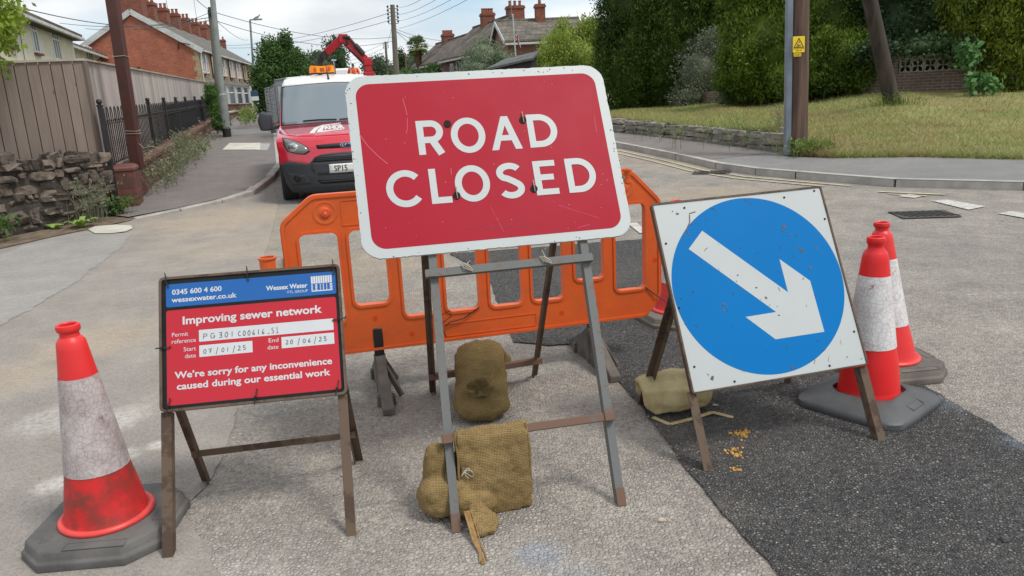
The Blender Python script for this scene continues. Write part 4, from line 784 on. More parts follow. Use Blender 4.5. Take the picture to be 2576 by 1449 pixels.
PR = [(.15, .12, .72, .26, 0), (.18, .07, .76, .28, 0), (.25, .02, .81, .3, 0), (.40, .0, .865, .3, 0), (.55, .0, .89, .3, 0), (.62, .005, .898, .3, .0), (.70, .02, .905, .3, .0), (.80, .045, .915, .28, .005), (.88, .09, .915, .26, .012), (.925, .15, .91, .24, .02), (.955, .26, .905, .22, .028), (.985, .44, .895, .2, .034), (1.02, .70, .875, .18, .034), (1.06, 1.0, .845, .16, .03), (1.075, 1.04, .835, .16, .03), (1.2, 1.165, .812, .17, .02), (1.4, 1.37, .778, .18, .02), (1.61, 1.60, .74, .18, .022), (1.66, 1.68, .728, .16, .025), (1.72, 1.82, .71, .13, .03), (1.775, 2.05, .685, .1, .035), (1.81, 2.4, .655, .06, .04), (1.83, 2.9, .64, .03, .04)]
def prof(z):
    for a, b in zip(PR, PR[1:]):
        if z <= b[0]: f = max(0, (z - a[0]) / (b[0] - a[0])); return [a[i] + (b[i] - a[i]) * f for i in range(5)]
    return PR[-1]
def vs_(x, z):
    _, y, wd, sw, cr = prof(z); k = abs(x) / wd; zo = z if z < 1.66 else 1.66 + (z - 1.66) * .62; return Vector((x, y + sw * k ** 3.2, zo - cr * k * k))
def VS(x, z, d=0):
    p = vs_(x, z); n = (vs_(x + .004, z) - vs_(x - .004, z)).cross(vs_(x, z + .003) - vs_(x, z - .003)); n.normalize()
    return p + n * d
def vpatch(poly, d, m, name, par, sub=.06, th=.012, sm=40):
    bm = bmesh.new(); bm.faces.new([bm.verts.new((x, 0, z)) for x, z in poly])
    xs = [p[0] for p in poly]; zs = [p[1] for p in poly]
    for ax, vals in ((0, np.arange(min(xs) + sub, max(xs), sub)), (2, [k[0] for k in PR] + list(np.arange(min(zs) + .05, max(zs), .05)))):
        for k in vals:
            co = [0, 0, 0]; no = [0, 0, 0]; co[ax] = k; no[ax] = 1
            bmesh.ops.bisect_plane(bm, geom=bm.verts[:] + bm.edges[:] + bm.faces[:], plane_co=co, plane_no=no)
    for v in bm.verts: v.co = VS(v.co.x, v.co.z, d)
    for f in bm.faces:
        f.normal_update()
        if f.normal.y > 0: f.normal_flip()
    me = bpy.data.meshes.new(name); bm.to_mesh(me); bm.free(); me.materials.append(m); me.shade_smooth(); me.set_sharp_from_angle(angle=rad(sm)); o = link(name, me, par)
    s = o.modifiers.new('thickness', 'SOLIDIFY'); s.thickness = th; s.offset = -1; return o
def mirror(poly): return [(-x, z) for x, z in reversed(poly)]
mb = MB(); ks = np.linspace(-1, 1, 33); zz = [z for z in np.unique(np.concatenate([[p[0] for p in PR if p[0] >= .5], np.arange(.5, 1.83, .045)]))]; rows = []
for z in zz:
    wd = prof(z)[2]; rows.append([vs_(k * wd, z) for k in ks])
nv = len(ks); V = [p for r in rows for p in r]; mb.add(V, [(i * nv + k, i * nv + k + 1, (i + 1) * nv + k + 1, (i + 1) * nv + k) for i in range(len(rows) - 1) for k in range(nv - 1)])
for sd in (0, -1):                          # sides and rear
    S_ = [r[sd] for r in rows]; sg = -1 if sd == 0 else 1; Y1 = 4.4; B = [Vector((p.x * .985, Y1, p.z)) for i, p in enumerate(S_)]; n_ = len(S_)
    mb.add(S_ + B, [((i, i + 1, n_ + i + 1, n_ + i) if sg > 0 else (i + 1, i, n_ + i, n_ + i + 1)) for i in range(n_ - 1)])
T = rows[-1]; mb.add(T + [Vector((p.x, 4.4, p.z)) for p in T], [(k, k + 1, nv + k + 1, nv + k) for k in range(nv - 1)]); mb.span((-.88, 4.38, .3), (.88, 4.40, 1.0)); mb.span((-.64, 4.38, 1.0), (.64, 4.40, 1.72)); mb.span((-.88, 1.2, .25), (.88, 4.38, .52)); mb.build('body', M_VRED, e, 0, 35)
half = [(-.02, .155), (-.763, .158), (-.84, .30), (-.878, .50), (-.886, .553), (-.80, .606), (-.70, .596), (-.53, .562), (-.49, .59), (-.455, .631), (-.358, .68), (-.2, .692), (0, .695)]
full = half + [(-x, z) for x, z in reversed(half[:-1])]; bmp = vpatch(full, .014, M_VBLK, 'bumper', e, th=.03)
hood = [(-.83, 1.055), (-.86, 1.0), (-.80, .972), (-.62, .935), (-.40, .925), (0, .922)]; hood = hood + [(-x, z) for x, z in reversed(hood[:-1])]; bon = vpatch(hood, .006, M_VRED, 'bonnet', e, th=.006)
gr = [(-.405, .808), (-.39, .757), (-.2, .752), (.2, .752), (.39, .757), (.405, .808), (.2, .816), (-.2, .816)]; g1 = vpatch(gr, .003, M_VDARK, 'grille', e, th=.004)
gr = [(-.375, .783), (.375, .783), (.375, .79), (-.375, .79)]; vpatch(gr, .010, M_VBLK, 'grille_bar', g1, th=.006)
gr = [(-.47, .585), (.47, .585), (.40, .662), (.2, .676), (-.2, .676), (-.40, .662)]; g2 = vpatch(gr, .0165, M_VDARK, 'grille', e, th=.002)
for z in (.602, .622, .642): b_ = vpatch([(-.44, z), (.44, z), (.44, z + .007), (-.44, z + .007)], .024, M_VBLK, 'grille_bar', g2, th=.006)
gr = [(-.50, .50), (-.44, .405), (.44, .405), (.50, .50), (.48, .568), (-.48, .568)]; vpatch(gr, .017, M_VBLK, 'plate_panel', bmp, th=.002)
gr = [(-.43, .345), (-.38, .285), (.38, .285), (.43, .345)]; g3 = vpatch(gr, .0165, M_VDARK, 'grille', e, th=.002); vpatch([(-.40, .312), (.40, .312), (.40, .322), (-.40, .322)], .024, M_VBLK, 'grille_bar', g3, th=.005)
pl = vpatch([(-.26, .425), (.26, .425), (.26, .545), (-.26, .545)], .026, M_PLATE, 'number_plate', e, th=.006)
mb = MB(); text(mb, 'SP15', VS, -.195, -.02, .448, .075, .0285, 0, .012); mb.build('plate_lettering', M_INK, pl)
hl_ = [(-.832, .935), (-.815, .80), (-.775, .735), (-.66, .70), (-.555, .69), (-.485, .73), (-.515, .79), (-.62, .86), (-.74, .91)]
for mir in (0, 1):
    P_ = mirror(hl_) if mir else hl_; cx = sum(p[0] for p in P_) / len(P_); cz = sum(p[1] for p in P_) / len(P_)
    h = vpatch(P_, .004, M_VDARK, 'headlight', e, th=.006); ins = [(cx + (x - cx) * .90, cz + (z - cz) * .88) for x, z in P_]; l_ = vpatch(ins, .008, M_LENS, 'lens', h, th=.003)
    sg = 1 if mir else -1; vpatch(arc(sg * .70, .795, .062, .062, 0, 345, 23), .0125, M_CHROME, 'lamp_reflector', h, .04, .004); vpatch(arc(sg * .70, .795, .03, .03, 0, 330, 15), .016, M_GLASS, 'bulb_glass', h, .04, .003)
    f = [(sg * x, z) for x, z in ((-.83, .46), (-.55, .40), (-.52, .29), (-.76, .27), (-.80, .34))]; f = f if mir == 0 else list(reversed(f)); fp = vpatch(f, .0165, M_VBLK, 'fog_lamp_panel', bmp, th=.002); vpatch(arc(sg * .685, .37, .047, .047, 0, 345, 23), .020, M_VDARK, 'fog_lamp_cover', bmp, .04, .003)
em = vpatch(arc(0, .785, .088, .036, 0, 350, 35), .014, M_CHROME, 'emblem', e, .05, .01); vpatch(arc(0, .785, .078, .029, 0, 350, 35), .0165, NT('emblem_blue').done(S(30, 44, 92), .3), 'emblem_face', em, .05, .002)
mb = MB(); stroke(mb, arc(-.045, .786, .012, .012, 60, 330, 10), .006, VS, .0195); stroke(mb, [(-.02, .772), (-.01, .80), (.01, .798)], .005, VS, .0196); stroke(mb, [(-.02, .788), (.0, .788)], .004, VS, .0197); mb.build('emblem_script', M_CHROME, em)
wsp = [(-.80, 1.082), (-.775, 1.076), (0, 1.072), (.775, 1.076), (.80, 1.082), (.722, 1.585), (.69, 1.612), (0, 1.622), (-.69, 1.612), (-.722, 1.585)]
surround = vpatch([(-.822, 1.066), (0, 1.062), (.822, 1.066), (.742, 1.62), (0, 1.632), (-.742, 1.62)], .002, M_VDARK, 'windscreen_seal', e, th=.002); vpatch(wsp, .0055, M_GLASS, 'windscreen', e, th=.003)
rf = [(-.738, 1.622), (0, 1.634), (.738, 1.622), (.71, 1.70), (.685, 1.775), (.655, 1.812), (.645, 1.83), (-.645, 1.83), (-.655, 1.812), (-.685, 1.775), (-.71, 1.70)]
roof = vpatch(rf, .006, M_VWHITE, 'roof', e, th=.006)
mb = MB(); mb.loft([[Vector((x * k, y, 1.772 - .04 * abs(x) ** 2 + j)) for x in (-.66, -.4, -.2, 0, .2, .4, .66)] + [Vector((x * k, y, 1.735)) for x in (.66, -.66)] for y, k, j in ((2.85, .96, 0), (4.38, .98, .0))]); mb.build('roof_panel', M_VWHITE, roof, 0, 40)
for x in (-.36, -.12, .12, .36): m2 = MB(); m2.bar((x, 2.45, 1.753), (x * 1.02, 4.3, 1.776), .11, .02); m2.build('roof_rib', M_VWHITE, roof, .006)
m2 = MB()
for a, b in (((-.5, 1.10), (-.02, 1.088)), ((.02, 1.086), (.5, 1.10))): m2.tube([VS(*a, .018), VS((a[0] + b[0]) / 2, (a[1] + b[1]) / 2 + .004, .02), VS(*b, .018)], .009, 6)
m2.build('wiper', M_VDARK, e)
m2 = MB(); m2.tube([VS(-.03, 1.685, .004), VS(-.03, 1.685, .02) + Vector((-.01, .10, .16)), VS(-.03, 1.685, .02) + Vector((-.02, .22, .40))], [.018, .005, .003], 8); m2.build('aerial', M_VDARK, e)
mb = MB(); text(mb, 'ANDR', VS, -.245, .04, .985, .038, .0085, 0, .05); text(mb, 'HAULAGE', VS, -.31, -.13, .967, .008, .0085)
for pl_ in ([(-.455, .958), (-.44, .975), (-.37, 1.012), (-.24, 1.036), (.02, 1.045), (.02, 1.040), (-.22, 1.030), (-.31, 1.008), (-.37, .978), (-.385, .960)], [(-.36, .962), (-.33, .99), (-.26, 1.02), (-.16, 1.031), (-.23, 1.012), (-.27, .985), (-.275, .974), (.02, .981), (.02, .976), (-.28, .962)]): mb.prism(pl_, VS, .0065, .0085)
mb.build('bonnet_lettering', M_VWHITE, bon)
for sg in (-1, 1):
    m2 = MB(); c = Vector((sg * 1.03, 1.28, 1.12)); sp = [(c + Vector((0, 0, -.135)), .05, .045, (1, 0, 0)), (c + Vector((0, 0, -.12)), .085, .07, (1, 0, 0)), (c + Vector((sg * .01, 0, 0)), .105, .08, (1, 0, 0)), (c + Vector((sg * -.01, 0, .10)), .088, .07, (1, 0, 0)), (c + Vector((sg * -.02, 0, .125)), .05, .04, (1, 0, 0))]
    sweep(m2, sp, 24, 0, 0, 3.2); m2.bar(c + Vector((-sg * .02, .0, -.11)), Vector((sg * .83, 1.35, 1.03)), .05, .05); m2.build('wing_mirror', M_VBLK, e, .006, 50)
    m2 = MB(); m2.lathe([(.18, -.11), (.30, -.11), (.33, -.08), (.335, 0), (.33, .08), (.30, .11), (.18, .11)], 40, fn=lambda p, a: Vector((sg * .80 + p.z, .82 + p.x, .325 + p.y))); wh = m2.build('wheel', M_TYRE, e, 0, 40)
    m2 = MB(); m2.lathe([(.01, .10), (.12, .105), (.19, .09)], 30, fn=lambda p, a: Vector((sg * (.80 + p.z), .82 + p.x, .325 + p.y))); m2.build('wheel_trim', M_CHROME, wh)
    m2 = MB(); m2.lathe([(.18, -.11), (.30, -.11), (.335, 0), (.30, .11), (.18, .11), (.01, .1)], 40, fn=lambda p, a: Vector((sg * .80 + p.z, 3.6 + p.x, .325 + p.y))); m2.build('wheel', M_TYRE, e, 0, 40)
M_AMB = NT('amber_lens'); M_AMB = M_AMB.done(M_AMB.mix(M_AMB.ramp(M_AMB.noise(9, 2), .4, .6), S(255, 150, 10), S(226, 110, 10)), .12); M_AMBD = NT('amber_inside').done(S(170, 84, 20), .3)
bc = Vector((-.075, 2.45, 1.775)); m2 = MB(); m2.prism([(-.2, .022), (-.2, .035), (-.19, .115), (-.165, .14), (-.06, .128), (0, .124), (.06, .128), (.165, .14), (.19, .115), (.2, .035), (.2, .022)], lambda x, z, d: bc + Vector((x, -d, z)), -.075, .075); bea = m2.build('roof_beacon', M_AMB, e, .012, 40, 3)
m2 = MB(); m2.box(bc + Vector((0, 0, .012)), (.39, .15, .024)); m2.build('beacon_base', M_VDARK, bea)
for x in (-.11, .11): m2 = MB(); m2.prism(arc(x, .068, .022, .035, 0, 340, 17), lambda x, z, d: bc + Vector((x, -d, z)), .0745, .0775); m2.build('beacon_lamp', M_AMBD, bea)
m2 = MB(); m2.prism(rrect(-.035, .035, .035, .098, .004, 2), lambda x, z, d: bc + Vector((x, -d, z)), .0745, .077); m2.build('beacon_divider', M_AMBD, bea)
# ------------------------------------------------------------------ lorry with its loader crane, and the man on it
Z2_ = lambda x, y: (603.75 + .19444 * x, .19444 * y)
YT = 39.; M_CRANE = weathered('crane_red', S(186, 30, 44), S(70, 30, 30), .72, 3, .4); M_CBLK = mat('crane_black', S(34, 32, 32), S(54, 44, 42), 3, rough=.5); M_BED = mat('lorry_bed', S(120, 30, 36), S(80, 60, 56), 2, rough=.7)
pm = at(887, 156.6, YT + 2); deck = pm.z - 1.77; cx_ = at(868, 180, YT).x
e = thing('crane_lorry', 'flatbed lorry with a folded red and black loader crane rising behind the van', 'lorry', (cx_, YT, gz(YT)), .28); EI = (Matrix.Translation((cx_, YT, gz(YT))) @ Matrix.Rotation(.28, 4, 'Z')).inverted(); dz = deck - gz(YT)
def cp(x, y, dy=0): return EI @ at(*Z2_(x, y), YT + dy)
mb = MB(); mb.span((-1.2, -.9, dz - .18), (1.2, 7.5, dz)); mb.span((-1.2, -.92, dz), (-1.14, 7.5, dz + .4)); mb.span((1.14, -.92, dz), (1.2, 7.5, dz + .4)); mb.span((-1.2, 1.0, dz), (1.2, 1.06, dz + .5)); mb.build('bed', M_BED, e)
mb = MB(); mb.span((-.45, -.8, .5), (.45, 10, dz - .18)); mb.build('chassis', M_CBLK, e)
mb = MB(); mb.loft([[Vector((x, y, z)) for x, y in ((-1.2, y0), (1.2, y0), (1.2, 10.2), (-1.2, 10.2))] for z, y0 in ((.7, 8.0), (1.6, 8.0), (2.5, 8.1), (2.6, 8.2))]); mb.build('cab', M_VWHITE, e, .05)
for x in (-1.0, 1.0):
    for y in (.4, 8.9): m2 = MB(); m2.lathe([(.2, -.15), (.45, -.15), (.5, -.1), (.5, .1), (.45, .15), (.2, .15), (.01, .12)], 24, fn=lambda p, a: Vector((x + p.z, y + p.x, .5 + p.y))); m2.build('wheel', M_TYRE, e, 0, 40)
m2 = MB(); a, b = cp(1665, 930), cp(1650, 800); m2.bar(Vector((a.x, a.y, dz)), a, .5, .5, (0, 1, 0)); m2.bar(a, b, .34, .34, (0, 1, 0)); m2.box(b, (.4, .42, .34)); cr = m2.build('crane_column', M_CRANE, e, .03)
m2 = MB(); m2.bar(cp(1665, 845), cp(1620, 765), .40, .36, (0, 1, 0)); m2.bar(cp(1625, 770), cp(1340, 510), .34, .3, (0, 1, 0)); m2.box(cp(1335, 500), (.42, .42, .4)); m2.build('crane_boom', M_CRANE, e, .03)
m2 = MB(); m2.bar(cp(1620, 830), cp(1350, 560), .16, .2, (0, 1, 0)); m2.tube([cp(1600, 700, -.2), cp(1490, 580, -.2)], .12, 10); m2.tube([cp(1490, 580, -.2), cp(1415, 490, -.2)], .06, 8); m2.tube([cp(1335, 480, -.2), cp(1420, 485, -.2)], .08, 8); m2.tube([cp(1370, 500, -.2), cp(1390, 560, -.2), cp(1360, 590, -.2)], .035, 6); m2.build('crane_ram', M_CBLK, e)
m2 = MB(); m2.bar(cp(1320, 500), cp(1120, 680), .36, .36, (0, 1, 0)); m2.build('crane_jib', M_CRANE, e, .03)
m2 = MB(); m2.bar(cp(1135, 672), cp(1060, 740), .34, .34, (0, 1, 0)); m2.bar(cp(1070, 735), cp(1035, 780), .28, .28, (0, 1, 0)); m2.bar(cp(1040, 770), cp(1028, 880), .24, .24, (0, 1, 0)); a = cp(1028, 880); m2.bar(a, Vector((a.x, a.y, dz)), .2, .2, (0, 1, 0)); m2.build('crane_extension', M_CBLK, e, .02)
m2 = MB(); a = cp(1212, 780, -.4); m2.tube([Vector((a.x, a.y, dz)), a], .05, 8); m2.bar(cp(1185, 778, -.4), cp(1245, 778, -.4), .06, .06); m2.build('lamp_mast', M_CHROME, e)
# person
M_SKIN = NT('skin').done(S(190, 140, 116), .6); M_HV = NT('hi_vis_orange').done(S(255, 88, 30), .7); M_HVB = NT('hi_vis_band').done(S(214, 214, 190), .4); M_TRS = NT('dark_workwear').done(S(48, 50, 60), .9); M_HAT = NT('hard_hat_white').done(S(232, 232, 228), .35)
def skin(name, vs, es, rs, m, par=None, loc=None, sub=1):
    me = bpy.data.meshes.new(name); me.from_pydata(vs, es, []); me.materials.append(m);
    o = link(name, me, par); k = o.modifiers.new('skin', 'SKIN'); k.use_smooth_shade = True
    sv = me.skin_vertices[0].data
    for i, r in enumerate(rs): sv[i].radius = r if isinstance(r, tuple) else (r, r)
    sv[0].use_root = True; s = o.modifiers.new('sub', 'SUBSURF'); s.levels = sub; s.render_levels = sub
    if loc: o.location = loc
    return o
J = [(0, 0, .95), (0, 0, 1.12), (0, -.01, 1.30), (0, 0, 1.44), (0, -.005, 1.53), (0, -.015, 1.60), (0, -.02, 1.70)]; Rr = [(.15, .11), (.14, .10), (.16, .11), (.13, .09), .055, .075, .082]; E_ = [(i, i + 1) for i in range(6)]
def chain(start, pts, rs):
    k = start
    for p, r in zip(pts, rs): J.append(p); Rr.append(r); E_.append((k, len(J) - 1)); k = len(J) - 1
    return k
for sg in (-1, 1):
    hnd = chain(3, [(sg * .19, 0, 1.42), (sg * .27, .02, 1.16), (sg * .22, -.14, .98), (sg * .20, -.20, .93)], [.06, .048, .034, .032])
    for i, (dx, ln) in enumerate(((-.03, .07), (-.01, .085), (.01, .08), (.03, .065))): chain(hnd, [(sg * .20 + dx, -.26, .90), (sg * .20 + dx, -.26 - ln * .4, .90 - ln * .5)], [.010, .008])
    chain(hnd, [(sg * .16, -.22, .92), (sg * .145, -.25, .90)], [.011, .009])
    chain(0, [(sg * .10, 0, .86), (sg * .11, -.015, .48), (sg * .115, .01, .09), (sg * .12, -.13, .04)], [.092, .06, .045, .04])
P_ = skin('person', J, E_, Rr, M_SKIN, None, (pm.x, YT + 2, deck)); P_.rotation_euler = (0, 0, .1); tag(P_, 'workman in orange hi-vis jacket and white hard hat standing on the lorry bed', 'person')
J2 = [(0, 0, .86), (0, 0, 1.12), (0, -.01, 1.30), (0, 0, 1.45), (0, 0, 1.50)]; R2_ = [(.19, .15), (.175, .135), (.19, .14), (.16, .11), .075]; E2 = [(0, 1), (1, 2), (2, 3), (3, 4)]
for sg in (-1, 1): k = len(J2); J2 += [(sg * .20, 0, 1.43), (sg * .275, .02, 1.16), (sg * .225, -.13, .99)]; R2_ += [.078, .066, .052]; E2 += [(3, k), (k, k + 1), (k + 1, k + 2)]
jk = skin('jacket', J2, E2, R2_, M_HV, P_); J3 = [(0, 0, .96), (0, 0, .90)]; R3 = [(.165, .125), (.16, .12)]; E3 = [(0, 1)]
for sg in (-1, 1): k = len(J3); J3 += [(sg * .10, 0, .84), (sg * .11, -.015, .48), (sg * .115, .01, .10)]; R3 += [.105, .075, .06]; E3 += [(1, k), (k, k + 1), (k + 1, k + 2)]
skin('trousers', J3, E3, R3, M_TRS, P_)
m2 = MB(); m2.lathe([(.16, 1.735), (.163, 1.742), (.118, 1.755), (.114, 1.79), (.09, 1.845), (.04, 1.872), (.002, 1.876)], 24, (0, -.02, -.03), fn=lambda p, a: Vector((p.x, p.y * 1.12 - (.03 if math.sin(a) < -.3 and p.z < 1.72 else 0), p.z))); m2.build('hard_hat', M_HAT, P_, 0, 50)
m2 = MB(); m2.bar((-.14, -.135, .96), (-.12, -.12, 1.42), .05, .02, (0, 1, 0)); m2.bar((.14, -.135, .96), (.12, -.12, 1.42), .05, .02, (0, 1, 0)); m2.build('reflective_band', M_HVB, jk)
m2 = MB(); m2.box((0, -.105, 1.62), (.022, .03, .045)); m2.box((0, -.098, 1.585), (.04, .012, .008)); m2.box((-.03, -.096, 1.655), (.018, .01, .009)); m2.box((.03, -.096, 1.655), (.018, .01, .009)); m2.build('face', NT('face_features').done(S(150, 96, 80), .6), P_)
# ------------------------------------------------------------------ mesh site fencing beside the van
M_GALV = mat('galvanised', S(150, 154, 156), S(120, 124, 126), 5, rough=.45, metal=.5); M_BLK_ = mat('fence_block', S(70, 68, 66), S(92, 88, 84), 6, rough=.9)
def heras(label, u0, y0, t0, u1, y1, t1, banner=False):
    a = at(u0, 262, y0); b = at(u1, 262, y1); za, zb = at(u0, t0, y0).z, at(u1, t1, y1).z; ga, gb = gz(y0) + .1, gz(y1) + .1
    c = Vector((a.x, a.y, ga)); e = thing('site_fence_panel', label, 'fence panel', c, 0, 'mesh fence panels round the works'); A0, A1, B0_, B1 = Vector((0, 0, .06)), Vector((0, 0, za - ga)), Vector((b.x - a.x, b.y - a.y, gb - ga + .06)), Vector((b.x - a.x, b.y - a.y, zb - ga))
    m = MB(); d = (B1 - A1) * .04; m.tube([A0, A1 - Vector((0, 0, .12)), A1 - Vector((0, 0, .03)) + d * .4, A1 + d, B1 - d, B1 - Vector((0, 0, .03)) - d * .4, B1 - Vector((0, 0, .12)), B0_], .021, 8); m.tube([A0 + Vector((0, 0, .12)), B0_ + Vector((0, 0, .12))], .018, 6); m.build('tube_frame', M_GALV, e, 0, 50)
    m = MB(); L_ = (B0_ - A0).length; n = int(L_ / .055)
    for i in range(1, n): p, q = A0.lerp(B0_, i / n), A1.lerp(B1, i / n); m.bar(p + Vector((0, 0, .12)), q - Vector((0, 0, .02)), .006, .006, (1, .2, 0))
    for i in range(1, 9): m.bar(A0.lerp(A1, i / 9), B0_.lerp(B1, i / 9), .006, .006)
    m.build('wire_mesh', M_GALV, e)
    for p in (A0, B0_): m = MB(); m.box(p + Vector((0, 0, 0)), (.55, .24, .13), rot=Matrix.Rotation(.3, 3, 'Z')); m.build('foot_block', M_BLK_, e, .01)
    if banner:
        p, q = A0.lerp(B0_, .28), A0.lerp(B0_, .55); p1, q1 = A1.lerp(B1, .28), A1.lerp(B1, .55); nn = (q - p).cross(Vector((0, 0, 1))).normalized() * .03; nn = nn if nn.x < 0 else -nn
        fb = lambda x, y, z: p + (q - p) * x + (p1 - p) * y + nn * (1 + z * 40 + .5 * math.sin(y * 5))
        M_BB, M_BW, M_BR = NT('banner_blue').done(S(40, 70, 150), .5), NT('banner_white').done(S(222, 224, 226), .5), NT('banner_print').done(S(60, 64, 80), .5)
        m = MB(); gx = [(x, y) for y in np.linspace(.22, .88, 13) for x in (0, 1)]; m.add([fb(x, y, 0) for x, y in gx], [(2 * i, 2 * i + 1, 2 * i + 3, 2 * i + 2) for i in range(12)]); o = m.build('banner', M_BW, e); k = o.modifiers.new('thickness', 'SOLIDIFY'); k.thickness = .004
        m = MB(); m.add([fb(x, y, .3) for y in np.linspace(.225, .36, 5) for x in (.02, .98)], [(2 * i, 2 * i + 1, 2 * i + 3, 2 * i + 2) for i in range(4)]); m.build('blue_band', M_BB, o)
        m = MB()
        for i, y in enumerate((.42, .47, .52, .57, .62, .72, .78)): m.add([fb(.12, y, .3), fb(.85 - .2 * (i % 3), y, .3), fb(.85 - .2 * (i % 3), y + .025, .3), fb(.12, y + .025, .3)], [(0, 1, 2, 3)])
        m.build('banner_print', M_BR, o)
heras('tall mesh site fence panel with a blue and white banner just left of the van', 697, 24.2, 202, 733, 20.5, 196, True)
heras('middle mesh site fence panel behind the one with the banner', 683, 28.8, 221, 696, 25, 212); heras('farthest mesh site fence panel beside the left pavement', 670, 33, 223, 682.5, 29, 220)
# ------------------------------------------------------------------ buildings
M_BRED = brickmat('brick_red', S(176, 92, 66), S(140, 68, 52), S(178, 140, 118), dirt=S(132, 74, 58)); M_BBUFF = brickmat('brick_buff', S(176, 140, 100), S(148, 114, 80), S(180, 156, 122)); M_BCHIM = brickmat('brick_chimney', S(142, 80, 62), S(112, 62, 50), S(120, 92, 78)); M_BBRN = brickmat('brick_brown', S(126, 80, 66), S(108, 66, 56), S(150, 128, 116)); M_BDK = brickmat('brick_garden', S(116, 70, 60), S(94, 56, 50), S(110, 92, 82))
M_REND = mat('cream_render', S(222, 215, 196), S(204, 197, 178), .9, .4, .7, rough=.95, bs=30, bd=.006); M_UPVC = mat('white_window_plastic', S(226, 228, 228), rough=.4); M_PANE = NT('window_glass').done(S(84, 94, 100), .06, spec=.9); M_FASC = mat('fascia_white', S(204, 206, 204), S(176, 176, 172), 2, rough=.6); M_STQ = mat('stone_dressing', S(178, 160, 128), S(150, 132, 104), 3, rough=.9)
M_SLATE = tilemat('slate_roof', S(112, 108, 102), S(92, 88, 84), 0, .3, .18); M_TILE = tilemat('brown_tile_roof', S(98, 84, 76), S(78, 66, 60), 0, .3, .22); M_TILE2 = tilemat('grey_tile_roof', S(104, 98, 90), S(84, 78, 72), 0, .33, .24); M_POT = mat('clay_pot', S(166, 100, 70), S(130, 80, 60), 5, rough=.8); M_PIPE = mat('black_pipe', S(36, 34, 34), rough=.5); M_LEAD = mat('aerial_metal', S(130, 134, 138), rough=.5, metal=.4); M_SILL = mat('brown_sill', S(120, 62, 50), S(100, 56, 46), 5, rough=.7)
class Bld:
    def __init__(s, name, label, cat, o, ex, group=None):     # ex: direction of the facade (left to right seen from in front)
        rz = math.atan2(ex.y, ex.x); s.e = thing(name, label, cat, o, rz, group); s.M = Matrix.Translation(o) @ Matrix.Rotation(rz, 4, 'Z'); s.I = s.M.inverted(); s.o = Vector(o); s.n = Vector((ex.y, -ex.x, 0)).normalized()
    def L(s, u, v): p = s.I @ hit(u, v, s.o, s.n); return p.x, p.z
    def LY(s, u, v): p = s.I @ hit(u, v, s.o, Vector((s.n.y, -s.n.x, 0))); return p.y, p.z   # on the x = 0 side wall
def walls(B, x0, x1, D, he, hr, m, name='wall', y0=0, below=-1.):
    mb = MB(); pf = [(y0, below), (y0 + D, below), (y0 + D, he), (y0 + D / 2, hr), (y0, he)]; mb.loft([[Vector((x, a, b)) for a, b in pf] for x in (x0, x1)]); return mb.build(name, m, B.e)
def roof(B, x0, x1, D, he, hr, m, ov=.3, y0=0, th=.12, name='roof', vg=.12):
    mb = MB(); k = (hr - he) / (D / 2)
    for sg in (0, 1):
        ya = y0 - ov if sg == 0 else y0 + D + ov; yr = y0 + D / 2; za = he - k * ov
        a, b, c, d = (x0 - vg, ya, za), (x1 + vg, ya, za), (x1 + vg, yr, hr), (x0 - vg, yr, hr); q = [Vector(p) for p in (a, b, c, d)]
        if sg: q = [q[1], q[0], q[3], q[2]]
        up = Vector((0, 0, th)); lo = Vector((0, 0, .004)); mb.loft([[p + lo for p in q], [p + up for p in q]])
    mb.tube([Vector((x0 - vg, y0 + D / 2, hr + th)), Vector((x1 + vg, y0 + D / 2, hr + th))], .11, 8); return mb.build(name, m, B.e)
def window(B, x0, x1, z0, z1, cols=2, sill=True, top=None, parent=None, y=0., lintel=None, m=None, skew=0):
    fr = MB(); t = .07; w_ = x1 - x0
    fr.prism([[(x0, z0), (x1, z0), (x1, z1), (x0, z1)]] + [[(x0 + t + (w_ - t) * i / cols, z0 + t), (x0 + (w_ - t) * (i + 1) / cols, z0 + t), (x0 + (w_ - t) * (i + 1) / cols, z1 - t), (x0 + t + (w_ - t) * i / cols, z1 - t)] for i in range(cols)], lambda a, b, d: Vector((a, y - d, b)), -.02, .05)
    if top:
        for i in range(cols): fr.span((x0 + t + (w_ - t) * i / cols, y - .045, z0 + (z1 - z0) * top), (x0 + (w_ - t) * (i + 1) / cols, y - .001, z0 + (z1 - z0) * top + .06))
    f = fr.build('window', m or M_UPVC, parent or B.e); p = MB(); p.span((x0 + .03, y - .016, z0 + .03), (x1 - .03, y - .006, z1 - .03)); p.build('pane', M_PANE, f if not parent else parent)
    if sill: s_ = MB(); s_.span((x0 - .08, y - .14, z0 - .09), (x1 + .08, y - .001, z0 - .003)); s_.build('sill', sill if sill is not True else M_STQ, f if not parent else parent)
    if lintel: s_ = MB(); s_.span((x0 - .12, y - .035, z1 + .003), (x1 + .12, y - .001, z1 + .22)); s_.build('lintel', lintel, f)
    return f
